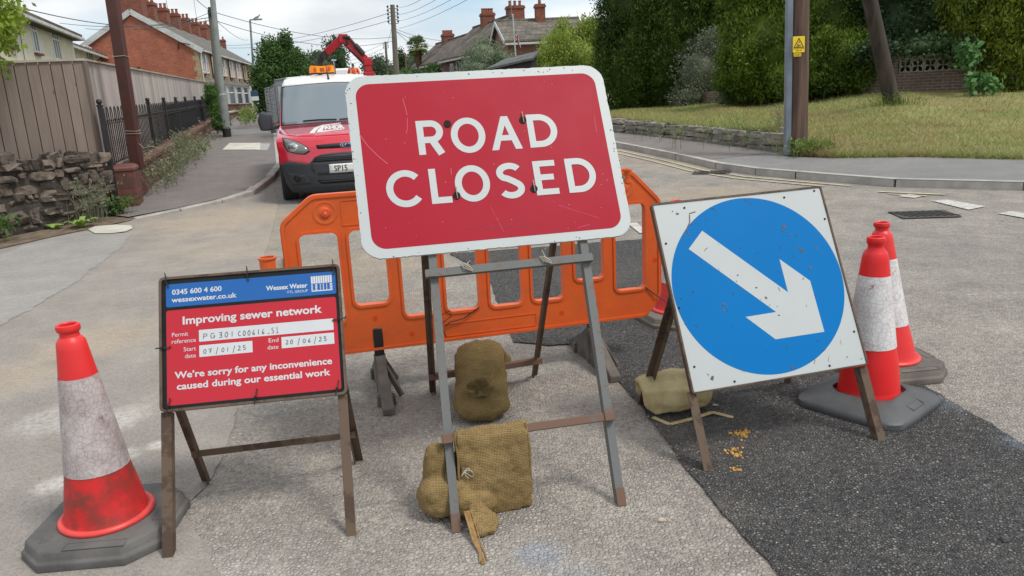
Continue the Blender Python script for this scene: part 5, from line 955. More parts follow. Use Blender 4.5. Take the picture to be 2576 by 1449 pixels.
def chimney(B, x, y, w_, d_, z0, z1, pots, m=None):
    mb = MB(); mb.span((x - w_ / 2, y - d_ / 2, z0), (x + w_ / 2, y + d_ / 2, z1 - .22)); mb.span((x - w_ / 2 - .06, y - d_ / 2 - .06, z1 - .219), (x + w_ / 2 + .06, y + d_ / 2 + .06, z1 - .1)); mb.span((x - w_ / 2 - .02, y - d_ / 2 - .02, z1 - .099), (x + w_ / 2 + .02, y + d_ / 2 + .02, z1)); c = mb.build('chimney', m or M_BCHIM, B.e)
    for i in range(pots): yy = y - d_ / 2 + d_ * (i + .5) / pots; p = MB(); p.lathe([(.10, z1), (.11, z1 + .05), (.09, z1 + .28), (.12, z1 + .30), (.12, z1 + .36), (.08, z1 + .36), (.07, z1 + .1)], 10, (x, yy, 0)); p.build('chimney_pot', M_POT, c, 0, 40)
    return c
def aerial(B, x, y, z0, z1, n=5, ln=.8):
    m = MB(); m.tube([(x, y, z0), (x, y, z1)], .02, 5); m.tube([(x, y - ln / 2, z1 - .1), (x, y + ln / 2, z1 - .1)], .012, 5)
    for i in range(n): yy = y - ln / 2 + ln * i / (n - 1); m.tube([(x - .22, yy, z1 - .1), (x + .22, yy, z1 - .1)], .008, 4)
    m.build('aerial', M_LEAD, B.e)
# --- brick terrace along the left pavement
A = at(497, 119, 55); Bp = at(635, 161, 81); ex = Vector((Bp.x - A.x, Bp.y - A.y, 0)); LT_ = ex.length; ex.normalize(); NH = 7; hw = LT_ / NH; g0 = gz(55); he = A.z - g0 - .05; DW = 7.8; hr = at(355, 24, 55 - DW / 2 * abs(ex.x)).z - g0 - .1
lab = ['near end house of the brick terrace with a red gable and white verge boards', 'second house of the brick terrace, next to the red gable', 'third house of the brick terrace from the red gable', 'fourth house of the brick terrace, midway along', 'third house of the brick terrace from its far end', 'second to last house of the brick terrace', 'far end house of the brick terrace beside the green tree']
for i in range(NH):
    o = Vector((A.x, A.y, g0)) + ex * (hw * i); B = Bld('terraced_house', lab[i], 'house', o, ex, 'houses of the brick terrace')
    walls(B, 0, hw - .004, DW, he, hr, M_BBUFF, below=-1); roof(B, 0 if i == 0 else .12, hw - .13, DW, he, hr, M_SLATE, .28, vg=.12 if i == 0 else .118)
    chimney(B, .75 if i == 0 else .45, DW * .5, 1.25 if i == 0 else 1.0, 1.5 if i == 0 else 1.2, hr - .9, hr + (1.25 if i == 0 else 1.05), 2 if i == 0 else 4)
    for cx in (.9, 2.35): window(B, cx - .42, cx + .42, 3.0, 4.45, 1, True, .55, lintel=M_STQ, m=M_STQ if i > 4 else None)
    bay = MB(); bx0, bx1 = .55, 2.35; pr_ = [(bx0, 0), (bx0 + .35, -.7), (bx1 - .35, -.7), (bx1, 0)]
    bay.loft([[Vector((x, y, z)) for x, y in pr_] for z in (-.5, .75)]); bw = bay.build('bay_window', M_BBUFF, B.e)
    bg_ = MB(); bg_.loft([[Vector((bx0 + .03 + (x - bx0) * .96, y * .96, z)) for x, y in pr_] for z in (.75, 2.2)]); bg_.build('pane', M_PANE, bw)
    fr = MB()
    for z in (.76, 1.65, 2.14): fr.loft([[Vector((x, y, zz)) for x, y in pr_] for zz in (z, z + .08)])
    for (xa, ya), (xb, yb) in zip(pr_, pr_[1:]):
        for f in (0, .5, 1) if abs(ya - yb) < .1 else (0, 1): fr.box((xa + (xb - xa) * f, ya + (yb - ya) * f, 1.46), (.1, .1, 1.45))
    fr.build('window_frame', M_UPVC, bw); br = MB(); br.loft([[Vector((x + (x - 1.45) * .08, y - .12 if y < 0 else y, 2.225)) for x, y in pr_], [Vector((1.45 + (x - 1.45) * .1, y * .05, 2.95)) for x, y in pr_]]); br.build('bay_roof', M_SLATE, bw)
    d_ = MB(); d_.span((2.75, -.03, 0), (3.55, .0, 2.1)); d_.build('door', M_UPVC, B.e); gt = MB(); gt.bar((.0, -.33, he - .17), (hw, -.33, he - .17), .1, .1); gt.build('gutter', M_FASC, B.e)
    dp = MB(); dp.tube([(.2, -.06, 0), (.2, -.06, he - .2)], .045, 6); dp.build('downpipe', M_FASC if i % 2 == 0 else M_PIPE, B.e)
    if i == 0:
        mb = MB(); mb.add([(-.008, a, b) for a, b in ((.0, -1), (DW, -1), (DW, he), (DW / 2, hr), (0, he))], [(4, 3, 2, 1, 0)]); mb.build('gable_wall', M_BRED, B.e)
        mb = MB(); k = (hr - he) / (DW / 2)
        for sg in (0, 1): y_ = -.32 if sg == 0 else DW + .32; mb.bar((-.15, y_, he - k * .32 - .02), (-.15, DW / 2, hr + .0), .06, .34, (0, 0, 1))
        mb.build('verge_board', M_FASC, B.e)
        mb = MB()
        for j in range(14): z = j * .34; w_ = .42 if j % 2 else .26; mb.span((-.03, -.006, z), (-.009, w_, z + .33))
        mb.build('corner_stones', M_STQ, B.e); mb = MB(); mb.tube([(-.08, 3.9, 2.2), (-.08, 3.95, 3.5)], .09, 8); mb.build('vent_pipe', M_PIPE, B.e); mb = MB(); mb.tube([(-.1, 1.2, 4.5), (-.1, 1.2, 4.9), (-.3, 1.0, 4.95), (-.3, .4, 4.8)], .035, 6); mb.build('cable_bracket', M_PIPE, B.e)
    if i in (1, 3, 6): aerial(B, .5, DW * .5 + .2, hr, hr + 2.6 + .2 * i)
# --- white rendered houses behind the fence
W0, W1 = at(37, 26, 31), at(276, 127, 52); ex = Vector((W1.x - W0.x, W1.y - W0.y, 0)).normalized(); o = Vector((W0.x, W0.y, gz(31))) - ex * 9
B = Bld('rendered_house', 'cream rendered house with dark tiled roof and white windows rising behind the board fence', 'house', o, ex, None)
def split(u): return B.L(u, 110)[0]
xs = split(184) ; he = W0.z - o.z; DW = 7.5; hr = he + 1.5
walls(B, 0, xs, DW, he, hr, M_REND); roof(B, 0, xs, DW, he, hr, M_TILE, .45)
def pxwin(B, u0, v0, u1, v1, cols, **k):
    a = B.L(u0, v0); b = B.L(u1, v1); c = B.L(u0, v1); d = B.L(u1, v0); return window(B, min(a[0], b[0]), max(a[0], b[0]), (c[1] + b[1]) / 2, (a[1] + d[1]) / 2, cols, **k)
pxwin(B, 14, 80, 36, 116, 2, sill=M_SILL, top=.7); pxwin(B, 73, 60, 100, 132, 2, sill=M_SILL, top=.72); pxwin(B, 125, 78, 155, 150, 3, sill=M_SILL, top=.66)
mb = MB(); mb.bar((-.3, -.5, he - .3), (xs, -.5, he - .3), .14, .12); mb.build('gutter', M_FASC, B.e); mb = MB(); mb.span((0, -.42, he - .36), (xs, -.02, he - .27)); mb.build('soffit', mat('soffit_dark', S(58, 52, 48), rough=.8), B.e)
mb = MB(); x_ = B.L(48, 90)[0]; mb.tube([(x_, -.04, 0), (x_, -.04, he - .5)], .012, 5); mb.build('cable', M_PIPE, B.e)
B2 = Bld('rendered_house', 'set back cream house with brick pier between the nearer rendered house and the terrace', 'house', o + ex * xs + Vector((-.5, 0, 0)), ex, None)
he2 = B2.L(230, 112)[1]; he2 = at(205, 100, (o + ex * xs).y + 2).z - o.z; x2 = B2.L(280, 120)[0]
walls(B2, 0.02, x2, DW, he2, he2 + 1.4, M_REND, y0=.5); roof(B2, .15, x2, DW, he2, he2 + 1.4, M_TILE, .4, y0=.5)
mb = MB(); mb.span((.0, .1, -1), (.7, .495, he2 - .1)); mb.build('brick_pier', M_BCHIM, B2.e); mb = MB(); mb.bar((.1, .05, he2 - .25), (x2, .05, he2 - .25), .12, .12); mb.build('gutter', M_FASC, B2.e)
pxwin(B2, 178, 98, 192, 150, 1, sill=M_SILL, y=.5, top=.7); pxwin(B2, 207, 110, 217, 150, 1, sill=M_SILL, y=.5); pxwin(B2, 235, 117, 256, 152, 3, sill=M_SILL, y=.5, top=.7); mb = MB(); x_ = B2.L(259, 130)[0]; mb.tube([(x_, .42, 0), (x_, .42, he2 - .5), (x_, .1, he2 - .3)], .05, 6); mb.build('downpipe', M_PIPE, B2.e)
# --- darker house beyond the terrace
o = at(563, 140, 88); ex = Vector((-.25, 1, 0)).normalized(); B = Bld('brick_house', 'dark roofed house with two chimneys beyond the far end of the terrace', 'house', Vector((at(640, 160, 84).x, 84, gz(84))), ex)
zr = at(600, 104, 88).z - gz(84); walls(B, 0, 26, 9, zr - 3.6, zr - .1, M_BBUFF); roof(B, 0, 26, 9, zr - 3.6, zr, M_TILE, .4)
chimney(B, 1.5, 4.6, 1.6, 1.0, zr - .5, zr + 1.5, 2); chimney(B, 19, 4.6, 1.3, 1.0, zr - .5, zr + 1.3, 2); aerial(B, 3, 4.5, zr, zr + 2.4); aerial(B, 16, 4.5, zr, zr + 2.2)
for i in range(8): window(B, 1 + i * 2.9, 2.2 + i * 2.9, zr - 5.8, zr - 4.4, 2, True)
# --- brick houses on the right
Z3_ = lambda x, y: (1400 * .67083 + x * .2604, y * .2604)
c = at(1276, 97, 50); ex = Vector((math.cos(.145), math.sin(.145), 0)); g0 = gz(50); B = Bld('brick_house', 'brown brick house with grey tiled roof, white verge and small chimney behind the flagpole', 'house', (c.x, 50, g0), ex)
he = c.z - g0 - .1; hr = at(1300, 51, 53.5).z - g0 - .12; W_ = 5.2; walls(B, 0, W_, 7, he, hr, M_BBRN); roof(B, 0, W_, 7, he, hr, M_TILE2, .3, vg=.22); chimney(B, 2.75, 3.2, .6, .6, hr - .6, hr + 1.05, 1)
mb = MB(); k = (hr - he) / 3.5
for sg in (0, 1): y_ = -.33 if sg == 0 else 7.33; mb.bar((-.25, y_, he - k * .33 - .02), (-.25, 3.5, hr), .05, .26)
mb.build('verge_board', M_FASC, B.e); mb = MB(); mb.bar((-.2, -.35, he - .24), (W_ + .2, -.35, he - .24), .13, .13); mb.build('gutter', M_FASC, B.e); aerial(B, .9, 3.4, hr, hr + 1.6, 5, 1.0)
for y0, y1, z0, z1 in ((2.2, 3.2, he - 1.9, he - .5), (4.6, 5.8, he - 2.2, he - .9)): fr = MB(); fr.span((-.06, y0, z0), (-.004, y1, z1)); f = fr.build('window', M_UPVC, B.e); p = MB(); p.span((-.072, y0 + .1, z0 + .1), (-.062, y1 - .1, z1 - .1)); p.build('pane', M_PANE, f)
mb = MB(); mb.lathe([(.02, 0), (.22, .03), (.30, .08), (.31, .085)], 16, fn=lambda p, a: Vector((-.4 + p.z * -1, 4.2 + p.x, he - .9 + p.y))); mb.build('satellite_dish', M_PIPE, B.e)
def street_house(label, u0, v0, y0, y1, W2, ridge, D, wins, chim, gable=None):
    zE = at(u0, v0, y0).z; p0 = at(u0, v0, y0); p1 = p0 + Vector((-.33, 1, 0)) * (y1 - y0); ex = Vector((p0.x - p1.x, p0.y - p1.y, 0)); W_ = ex.length; ex.normalize(); g = gz(y1)
    B = Bld('brick_house', label, 'house', (p1.x, p1.y, g), ex); he = zE - g; hr = he + ridge; walls(B, 0, W_, D, he, hr, M_BBRN); roof(B, 0, W_, D, he, hr, M_TILE, .4, vg=.2)
    if gable: mb = MB(); mb.add([(W_ + .01, a, b) for a, b in ((0, he - .3), (D, he - .3), (D, he), (D / 2, hr), (0, he))], [(0, 1, 2, 3, 4)]); mb.build('tiled_gable', gable, B.e)
    mb = MB(); mb.bar((0, -.42, he - .4), (W_, -.42, he - .4), .12, .14); mb.build('gutter', M_FASC, B.e)
    for x, ww, z0, z1, cc in wins: window(B, W_ - x - ww, W_ - x, he - z0, he - z1, cc, True, lintel=None)
    for a in chim: chimney(B, W_ - a[0], D * a[1], a[2], a[3], hr - 1.2, hr + a[4], a[5])
    return B, he, hr, W_
B, he, hr, W_ = street_house('brown brick semi with hipped dark roof and big chimney left of the flagpole house', 1196, 126, 58, 67, 9, 2.2, 5.6, [(.8, .9, 2.2, .5, 1), (2.6, 1.3, 2.6, .5, 2), (4.4, 1.0, 3.2, .5, 1), (6.4, 1.0, 2.4, .6, 2)], [(.9, .62, .9, 1.15, .85, 3), (5.6, .5, .9, .95, .85, 5)], M_TILE)
B, he, hr, W_ = street_house('farther brown brick house seen between the telegraph pole and the semi', 1118, 147, 70, 82, 9, 1.9, 5.0, [(1.0, .9, 1.6, .8, 2)], [(8.0, .5, 1.1, 1.0, .7, 5)])
# --- shed with felt roof
b = at(1292, 168, 35); cen = Vector((b.x, b.y, gz(35)))
e = thing('garden_shed', 'dark timber shed with sloping grey felt roof behind the road closed board', 'shed', cen, 0); loc = lambda p: p - cen
M_FELT = mat('roof_felt', S(104, 108, 104), S(84, 88, 84), 3, rough=.95, bs=40, bd=.01); M_SHED = mat('black_timber', S(52, 46, 42), S(38, 34, 32), 4, rough=.8, bs=20, bd=.01, stretch=(1, 1, 12))
p = [at(1221, 173, 36), at(1340, 145, 33), at(1358, 127, 34), at(1270, 148, 39)]
mb = MB(); mb.loft([[loc(q) - Vector((0, 0, .09)) for q in p], [loc(q) for q in p]]); mb.build('felt_roof', M_FELT, e)
i_ = [p[0].lerp(p[2], .06), p[1].lerp(p[3], .06), p[2].lerp(p[0], .06), p[3].lerp(p[1], .06)]; mb = MB(); mb.loft([[Vector((loc(q).x, loc(q).y, 0)) for q in i_], [loc(q) - Vector((0, 0, .12)) for q in i_]]); mb.build('timber_wall', M_SHED, e)
mb = MB()
for f in (.35, .75): mb.bar(loc(i_[0]) - Vector((0, 0, .12 + f)), loc(i_[1]) - Vector((0, 0, .12 + f)), .04, .03)
mb.build('pale_batten', M_FASC, e)

# ------------------------------------------------------------------ vegetation
def leaves(name, blobs, n, size, asp, m, par=None, clump=.35, per=14, up=.3, out=.6, shell=(.78, 1.04), facing=None, kill=None, loc=Vector((0, 0, 0))):
    W = np.array([(b[1][0] * b[1][1] * b[1][2]) ** .6 for b in blobs]); W /= W.sum(); nc = max(1, n // per)
    bi = RNG.choice(len(blobs), nc, p=W); d = RNG.normal(0, 1, (nc, 3)); d /= np.linalg.norm(d, axis=1)[:, None]
    if facing is not None: f = d @ np.array(facing); d[f < -.25] *= -1
    C_ = np.array([b[0] for b in blobs]); R_ = np.array([b[1] for b in blobs]); k = RNG.uniform(shell[0], shell[1], nc)[:, None]
    cc = C_[bi] + d * R_[bi] * k; P = np.repeat(cc, per, 0) + RNG.normal(0, clump, (nc * per, 3)); D = np.repeat(d, per, 0); N_ = len(P)
    a = D * out + RNG.normal(0, .55, (N_, 3)); a[:, 2] += up; a /= np.linalg.norm(a, axis=1)[:, None]
    r = D + RNG.normal(0, .6, (N_, 3)); b = np.cross(a, r); b /= np.linalg.norm(b, axis=1)[:, None] + 1e-9; s = size * RNG.uniform(.6, 1.35, N_)[:, None]
    V = np.stack([P - a * s * .5, P + b * s * asp * .5, P + a * s * .5, P - b * s * asp * .5], 1); ok = np.ones(N_, bool)
    if kill is not None: ok = kill(P)
    V = V[ok] - np.array(loc); return link(name, tri_mesh(name, V.reshape(-1, 3), 4, m), par)
def core(name, blobs, m, par, loc, k=.8):  # solid lumps added inside a crown to block the view through it
    mb = MB()
    for c, r in blobs:
        c = Vector(c) - loc; mb.lathe([(max(.01, math.sin(t)), -math.cos(t)) for t in np.linspace(.02, math.pi - .02, 9)], 14, fn=lambda p, a: Vector((c.x + p.x * r[0] * k, c.y + p.y * r[1] * k, c.z + p.z * r[2] * k)))
    return mb.build(name, m, par, 0, 180)
def trunk(mb, base, top, r0, r1, limbs=5, spread=1.):
    base = Vector(base); top = Vector(top); pts = [base.lerp(top, t) + Vector((math.sin(t * 5) * .04, math.cos(t * 4) * .04, 0)) for t in (0, .25, .5, .75, 1)]
    mb.tube(pts, [r0 * 1.25, r0, r0 * .8, r0 * .55 + r1 * .3, r1], 8)
    for i in range(limbs):
        p = base.lerp(top, .4 + .5 * i / limbs); a = i * 2.4; q = p + Vector((math.cos(a) * spread, math.sin(a) * spread, spread * .8)); mb.tube([p, p.lerp(q, .5) + Vector((0, 0, -.1)), q], [r0 * .4, r0 * .28, r0 * .08], 6)
M_BARK = mat('bark', S(92, 76, 60), S(66, 54, 44), 6, rough=.95, bs=14, bd=.04)
L_CON = leafmat('conifer_green', S(52, 72, 26), S(84, 108, 38), S(44, 62, 26), nsc=.45, trans=.2); L_CON2 = leafmat('conifer_bright', S(72, 96, 30), S(112, 132, 44), S(56, 78, 28), nsc=.5, trans=.25); L_GOLD = leafmat('conifer_golden', S(78, 96, 28), S(124, 132, 44), S(58, 76, 26), nsc=.6, trans=.25)
L_DARK = leafmat('dark_leaves', S(52, 74, 44), S(74, 96, 58), S(46, 64, 42), nsc=.8); L_GREY = leafmat('grey_green_leaves', S(98, 106, 86), S(126, 132, 108), S(82, 90, 74), nsc=.7); L_LIME = leafmat('lime_leaves', S(126, 146, 56), S(164, 176, 88), S(104, 126, 52), nsc=.35, trans=.35); L_OLIVE = leafmat('olive_leaves', S(104, 118, 92), S(136, 148, 120), S(86, 100, 76), nsc=.7)
L_MID = leafmat('mid_green_leaves', S(62, 92, 46), S(92, 120, 62), S(50, 76, 40), nsc=.35); L_FAR = leafmat('far_leaves', S(74, 92, 70), S(100, 116, 88), S(66, 84, 66), nsc=.3); L_YEL = leafmat('yellow_green_leaves', S(112, 140, 40), S(160, 176, 70), S(92, 120, 38), nsc=1.5, trans=.4)
def Bp_(u, v, y, rx, rz, ry=None):         # a lobe of a crown seen at (u, v) at distance y; radii in metres
    p = at(u, v, y); return ((p.x, p.y, p.z), (rx, ry or rx, rz))
def conifer(label, base, blobs, n, m, name='conifer', size=.12, sub=58, per=18, trunk_h=2.5, clump=.085, asp=.34):
    base = Vector(base); e = thing(name, label, 'tree', base); lob = []
    rr = random.Random(int(abs(base.x) * 100) + 3)
    for c, r in blobs:
        lob.append((c, r))
        for i in range(sub):
            a = rr.uniform(0, math.tau); h = rr.uniform(-.85, .9); q = math.sqrt(max(.05, 1 - h * h)); s = rr.uniform(.12, .27); k = rr.uniform(.88, 1.10)
            lob.append(((c[0] + r[0] * q * math.cos(a) * k, c[1] + r[1] * q * math.sin(a) * k, c[2] + r[2] * h), (r[0] * s, r[1] * s, r[2] * s * 1.35)))
    leaves('crown', lob, n, size, asp, m, e, clump, per, .75, .75, (.80, 1.06), (0, -1, 0), None, base); core('inner_core', blobs, m, e, base, .84)
    mb = MB(); trunk(mb, (0, 0, -.3), (0, 0, trunk_h), .22, .08, 3, .6); mb.build('trunk', M_BARK, e); return e
gb = lambda u, v, y: at(u, v, y)
b = gb(1665, 268, 31); conifer('tall dark green conifer, leftmost of the big garden conifers, its edge against the sky', b, [Bp_(1670, 130, 31.2, 2.35, 3.6, 1.6), Bp_(1735, -20, 31.5, 2.6, 3.2, 1.7), Bp_(1590, 170, 30.6, 1.15, 2.0, .9), Bp_(1600, 20, 31, 1.35, 2.6, 1.2)], 150000, L_CON)
b = gb(1985, 256, 22.6); conifer('broad mid green conifer behind the pole with the yellow sign', b, [Bp_(1960, 130, 23.4, 1.6, 1.65, 1.0), Bp_(2060, 60, 23.6, 1.7, 2.2, 1.1), Bp_(2115, 165, 21.6, .95, .85, .7), Bp_(1885, 185, 23.6, .85, .75, .7), Bp_(1980, -60, 24, 1.8, 1.6, 1.1), Bp_(2030, 205, 21.8, .9, .42, .6)], 130000, L_CON2)
b = gb(2545, 238, 19.6); conifer('golden green conifer at the right edge of the picture', b, [Bp_(2560, 100, 20, 1.5, 1.9, 1.0), Bp_(2510, 40, 20.3, 1.1, 1.6, .9), Bp_(2600, -40, 20.3, 1.9, 1.6, 1.1), Bp_(2545, 175, 19.6, .85, .9, .7)], 90000, L_GOLD)
def shrub(name, label, cat, base, blobs, n, m, size, asp=.55, per=10, clump=.12, tr=.06, th=.8, up=.2, out=.5, c=.75, kill=None, shell=(.7, 1.08), group=None, subn=0):
    base = Vector(base); e = thing(name, label, cat, base, 0, group); lob = list(blobs); rr = random.Random(int(abs(base.x) * 77) + n)
    for cc, r in blobs:
        for i in range(subn):
            d = Vector((rr.gauss(0, 1), rr.gauss(0, 1), rr.gauss(.15, 1))).normalized(); s = rr.uniform(.25, .45); lob.append(((cc[0] + d.x * r[0] * .85, cc[1] + d.y * r[1] * .85, cc[2] + d.z * r[2] * .85), (r[0] * s, r[1] * s, r[2] * s)))
    leaves('foliage' if cat == 'shrub' else 'crown', lob, n, size, asp, m, e, clump, per, up, out, shell, None, kill, base)
    if c: core('inner_core', blobs, m, e, base, c)
    mb = MB(); trunk(mb, (0, 0, -.25), (0, 0, th), tr, tr * .4, 2, min(th * .3, .2 * blobs[0][1][0])); mb.build('stem' if cat == 'shrub' else 'trunk', M_BARK, e); return e
shrub('shrub', 'grey green small leaved shrub between the two big conifers', 'shrub', gb(1765, 268, 28.6), [Bp_(1765, 190, 29, 1.0, 1.15, .8), Bp_(1790, 130, 29.2, .75, .8, .7), Bp_(1740, 245, 28.7, .7, .4, .6)], 15000, L_GREY, .09, .5, 12, .10, subn=9)
shrub('shrub', 'dark leafy evergreen shrub rising behind the patterned block wall', 'shrub', gb(2290, 225, 22), [Bp_(2300, 60, 22.3, 1.35, 1.5, .8), Bp_(2250, -20, 22.6, 1.4, 1.0, .8), Bp_(2390, 20, 22.2, .9, 1.2, .7), Bp_(2235, 120, 22.2, .6, .65, .5), Bp_(2330, 165, 21.9, 1.1, .5, .4), Bp_(2400, 150, 21.6, .8, .6, .4), Bp_(2330, 118, 19.75, .75, .20, .25), Bp_(2210, 130, 20.5, .45, .25, .25), Bp_(2420, 128, 19.4, .35, .25, .2)], 36000, L_DARK, .10, .6, 12, .1, subn=12)
shrub('shrub', 'low grey undergrowth at the foot of the broad conifer', 'shrub', gb(1880, 262, 25), [Bp_(1870, 245, 25, .8, .28, .4), Bp_(1960, 245, 24.4, .7, .25, .4)], 6000, L_GREY, .09, .5, 12, .1, c=.6)
shrub('shrub', 'broad leaved green plant hanging beside the golden conifer', 'shrub', gb(2445, 235, 18.9), [Bp_(2458, 205, 18.4, .2, .2, .2), Bp_(2440, 140, 18.8, .16, .28, .2), Bp_(2490, 215, 18.3, .22, .14, .2)], 620, leafmat('broad_leaves', S(76, 116, 62), S(104, 142, 84)), .13, .7, 6, .08, c=0, out=.9, up=-.3)
shrub('leafy_tree', 'lime green feathery tree between the flagpole house and the tall conifer', 'tree', gb(1440, 230, 38), [Bp_(1450, 150, 38, 1.7, 1.3, 1.2), Bp_(1395, 140, 37, .75, .9, .7), Bp_(1490, 110, 38.5, .9, 1.0, .9), Bp_(1425, 100, 38, .45, .75, .4), Bp_(1370, 175, 36.5, .7, .5, .6)], 24000, L_LIME, .16, .34, 14, .16, .12, 2., .6, .5, .7, subn=9)
shrub('leafy_tree', 'distant bushy green trees above the house roof beside the tall conifer', 'tree', gb(1480, 230, 62), [Bp_(1490, 75, 62, 1.3, .9, 1), Bp_(1465, 92, 60, 1.0, .5, .8)], 3500, L_FAR, .24, .5, 10, .2, c=.7, subn=5)
shrub('shrub', 'silvery olive bush in front of the brick semi', 'shrub', gb(1220, 240, 42), [Bp_(1215, 145, 42, .95, .95, .8), Bp_(1265, 155, 41, .65, .6, .6), Bp_(1205, 180, 41, 1.0, .6, .7)], 9000, L_OLIVE, .13, .35, 12, .14, c=.72, subn=9)
shrub('leafy_tree', 'dense dark green street tree left of the van beyond the terrace', 'tree', (at(705, 190, 50.3).x, 50.3, gz(50)), [Bp_(705, 190, 50, 1.55, 1.35, 1.3), Bp_(700, 140, 50, .95, 1.1, .9), Bp_(718, 108, 50, .33, .55, .3), Bp_(752, 175, 49.5, .7, .9, .7), Bp_(668, 200, 49.5, .75, .85, .7), Bp_(690, 260, 50, 1.0, .9, .9)], 22000, L_MID, .17, .6, 12, .17, .14, 3.5, .3, .5, .7, subn=9)
far = [('round green tree behind the crane arm on its left', 800, 165, 75, 1.5, 1.2, L_FAR), ('dark upright conifer framed by the crane arms', 848, 150, 80, 1.15, 1.9, L_DARK), ('pale green tree right of the crane against the sky', 948, 168, 85, 1.3, 1.0, L_FAR), ('small far tree beside the second telegraph pole', 975, 178, 110, 1.6, .9, L_FAR), ('thin far conifer left of the palm', 1007, 160, 100, .6, 1.6, L_DARK), ('round far tree behind the palm trunk', 1040, 165, 105, 1.4, 1.5, L_FAR), ('dark far bush between the van roof and the street tree', 770, 190, 70, 1.2, .9, L_MID), ('dark green garden bush at the corner of the far brick house', 1090, 182, 66, .35, .35, L_MID)]
for lb, u, v, y, rx, rz, m in far:
    q = at(u, v, y); shrub('leafy_tree' if rz > .6 else 'shrub', lb, 'tree' if rz > .6 else 'shrub', (q.x, y, gz(y)), [((q.x, y, q.z), (rx, rx, rz))], 2600, m, .24 if y > 70 else .18, .5, 8, .2, .1, max(.4, q.z - gz(y) - rz * .5), .3, .5, .72, subn=8)
# hedge at the far end of the street
a_, b_ = at(1000, 184, 62), at(1085, 184, 58); e = thing('hedge', 'clipped dark hedge along the right side of the far street', 'hedge', (a_.x, 62, gz(62)))
bl = [(tuple(a_.lerp(b_, k / 6) - Vector((0, 0, .5))), (.8, .6, .75)) for k in range(7)]; leaves('foliage', bl, 6000, .16, .5, L_MID, e, .12, 10, .2, .5, loc=Vector((a_.x, 62, gz(62)))); core('inner_core', bl, L_MID, e, Vector((a_.x, 62, gz(62))), .85)
mb = MB(); mb.bar((0, 0, 0), (b_.x - a_.x, -4, 0), .3, .6); mb.build('stem', M_BARK, e)
# palm
q = at(1050, 118, 78); g = gz(78); e = thing('palm_tree', 'fan palm with shaggy brown trunk standing above the far hedge', 'palm tree', (q.x, 78, g)); hz = q.z - g
mb = MB(); mb.tube([(0, 0, 0), (.05, 0, hz * .5), (0, 0, hz - .3)], [.26, .24, .22], 10); mb.lathe([(.24, hz - 1.7), (.36, hz - .9), (.30, hz - .25), (.1, hz)], 14, fn=lambda p, a: p * (1 + .0 * a) + Vector((random.uniform(-.08, .08), random.uniform(-.08, .08), random.uniform(-.1, .1)))); mb.build('trunk', mat('palm_fibre', S(112, 88, 60), S(80, 62, 44), 8, rough=.95, bs=20, bd=.05), e)
mb = MB()
for i in range(84):
    a = random.uniform(0, math.tau); el = random.uniform(-.9, 1.3); d = Vector((math.cos(a) * math.cos(el), math.sin(a) * math.cos(el), math.sin(el))); c = Vector((0, 0, hz)) + d * random.uniform(.5, .75); mb.tube([(0, 0, hz - .1), c], .015, 4)
    sd = d.cross(Vector((0, 0, 1))).normalized(); u_ = sd.cross(d)
    for k in range(-5, 6):
        t = k * .23; f = (d * math.cos(t) + sd * math.sin(t)).normalized(); tip = c + f * random.uniform(.5, .7) - Vector((0, 0, .10 + .1 * abs(t))); w_ = f.cross(u_).normalized() * .05; mb.add([c + w_, c + f * .3 + w_, tip, c + f * .3 - w_], [(0, 1, 2, 3)])
mb.build('fronds', leafmat('palm_fronds', S(96, 116, 66), S(130, 142, 88)), e)
# tree at the top left corner
q = at(-75, 60, 9.5); base = Vector((q.x - .6, 9.8, 0))
shrub('leafy_tree', 'yellow green leafy branch hanging in at the top left corner', 'tree', base, [Bp_(-60, 50, 9.5, .45, .55, .5), Bp_(0, 30, 9.3, .20, .28, .2), Bp_(15, 90, 9.4, .13, .17, .12), Bp_(-20, 140, 9.4, .16, .12, .14), Bp_(-140, 10, 9.6, .8, .8, .6)], 3800, L_YEL, .075, .55, 8, .06, .09, 2.6, 0, .6, 0, shell=(.4, 1.1))
# conifer bush leaning over the wall by the lamp column
q = at(550, 270, 25.2); shrub('shrub', 'dark green feathery bush spilling over the wall beside the lamp column', 'shrub', (q.x - .1, 25.2, gz(25.2)), [Bp_(541, 262, 25.2, .24, .40, .24), Bp_(552, 300, 24.2, .24, .26, .26), Bp_(557, 315, 23.6, .2, .16, .2), Bp_(536, 240, 25.4, .18, .3, .2)], 8000, leafmat('bush_green', S(58, 92, 42), S(92, 122, 56), S(46, 74, 36), nsc=3), .08, .3, 10, .05, .03, .3, .5, .7, .8, subn=8)
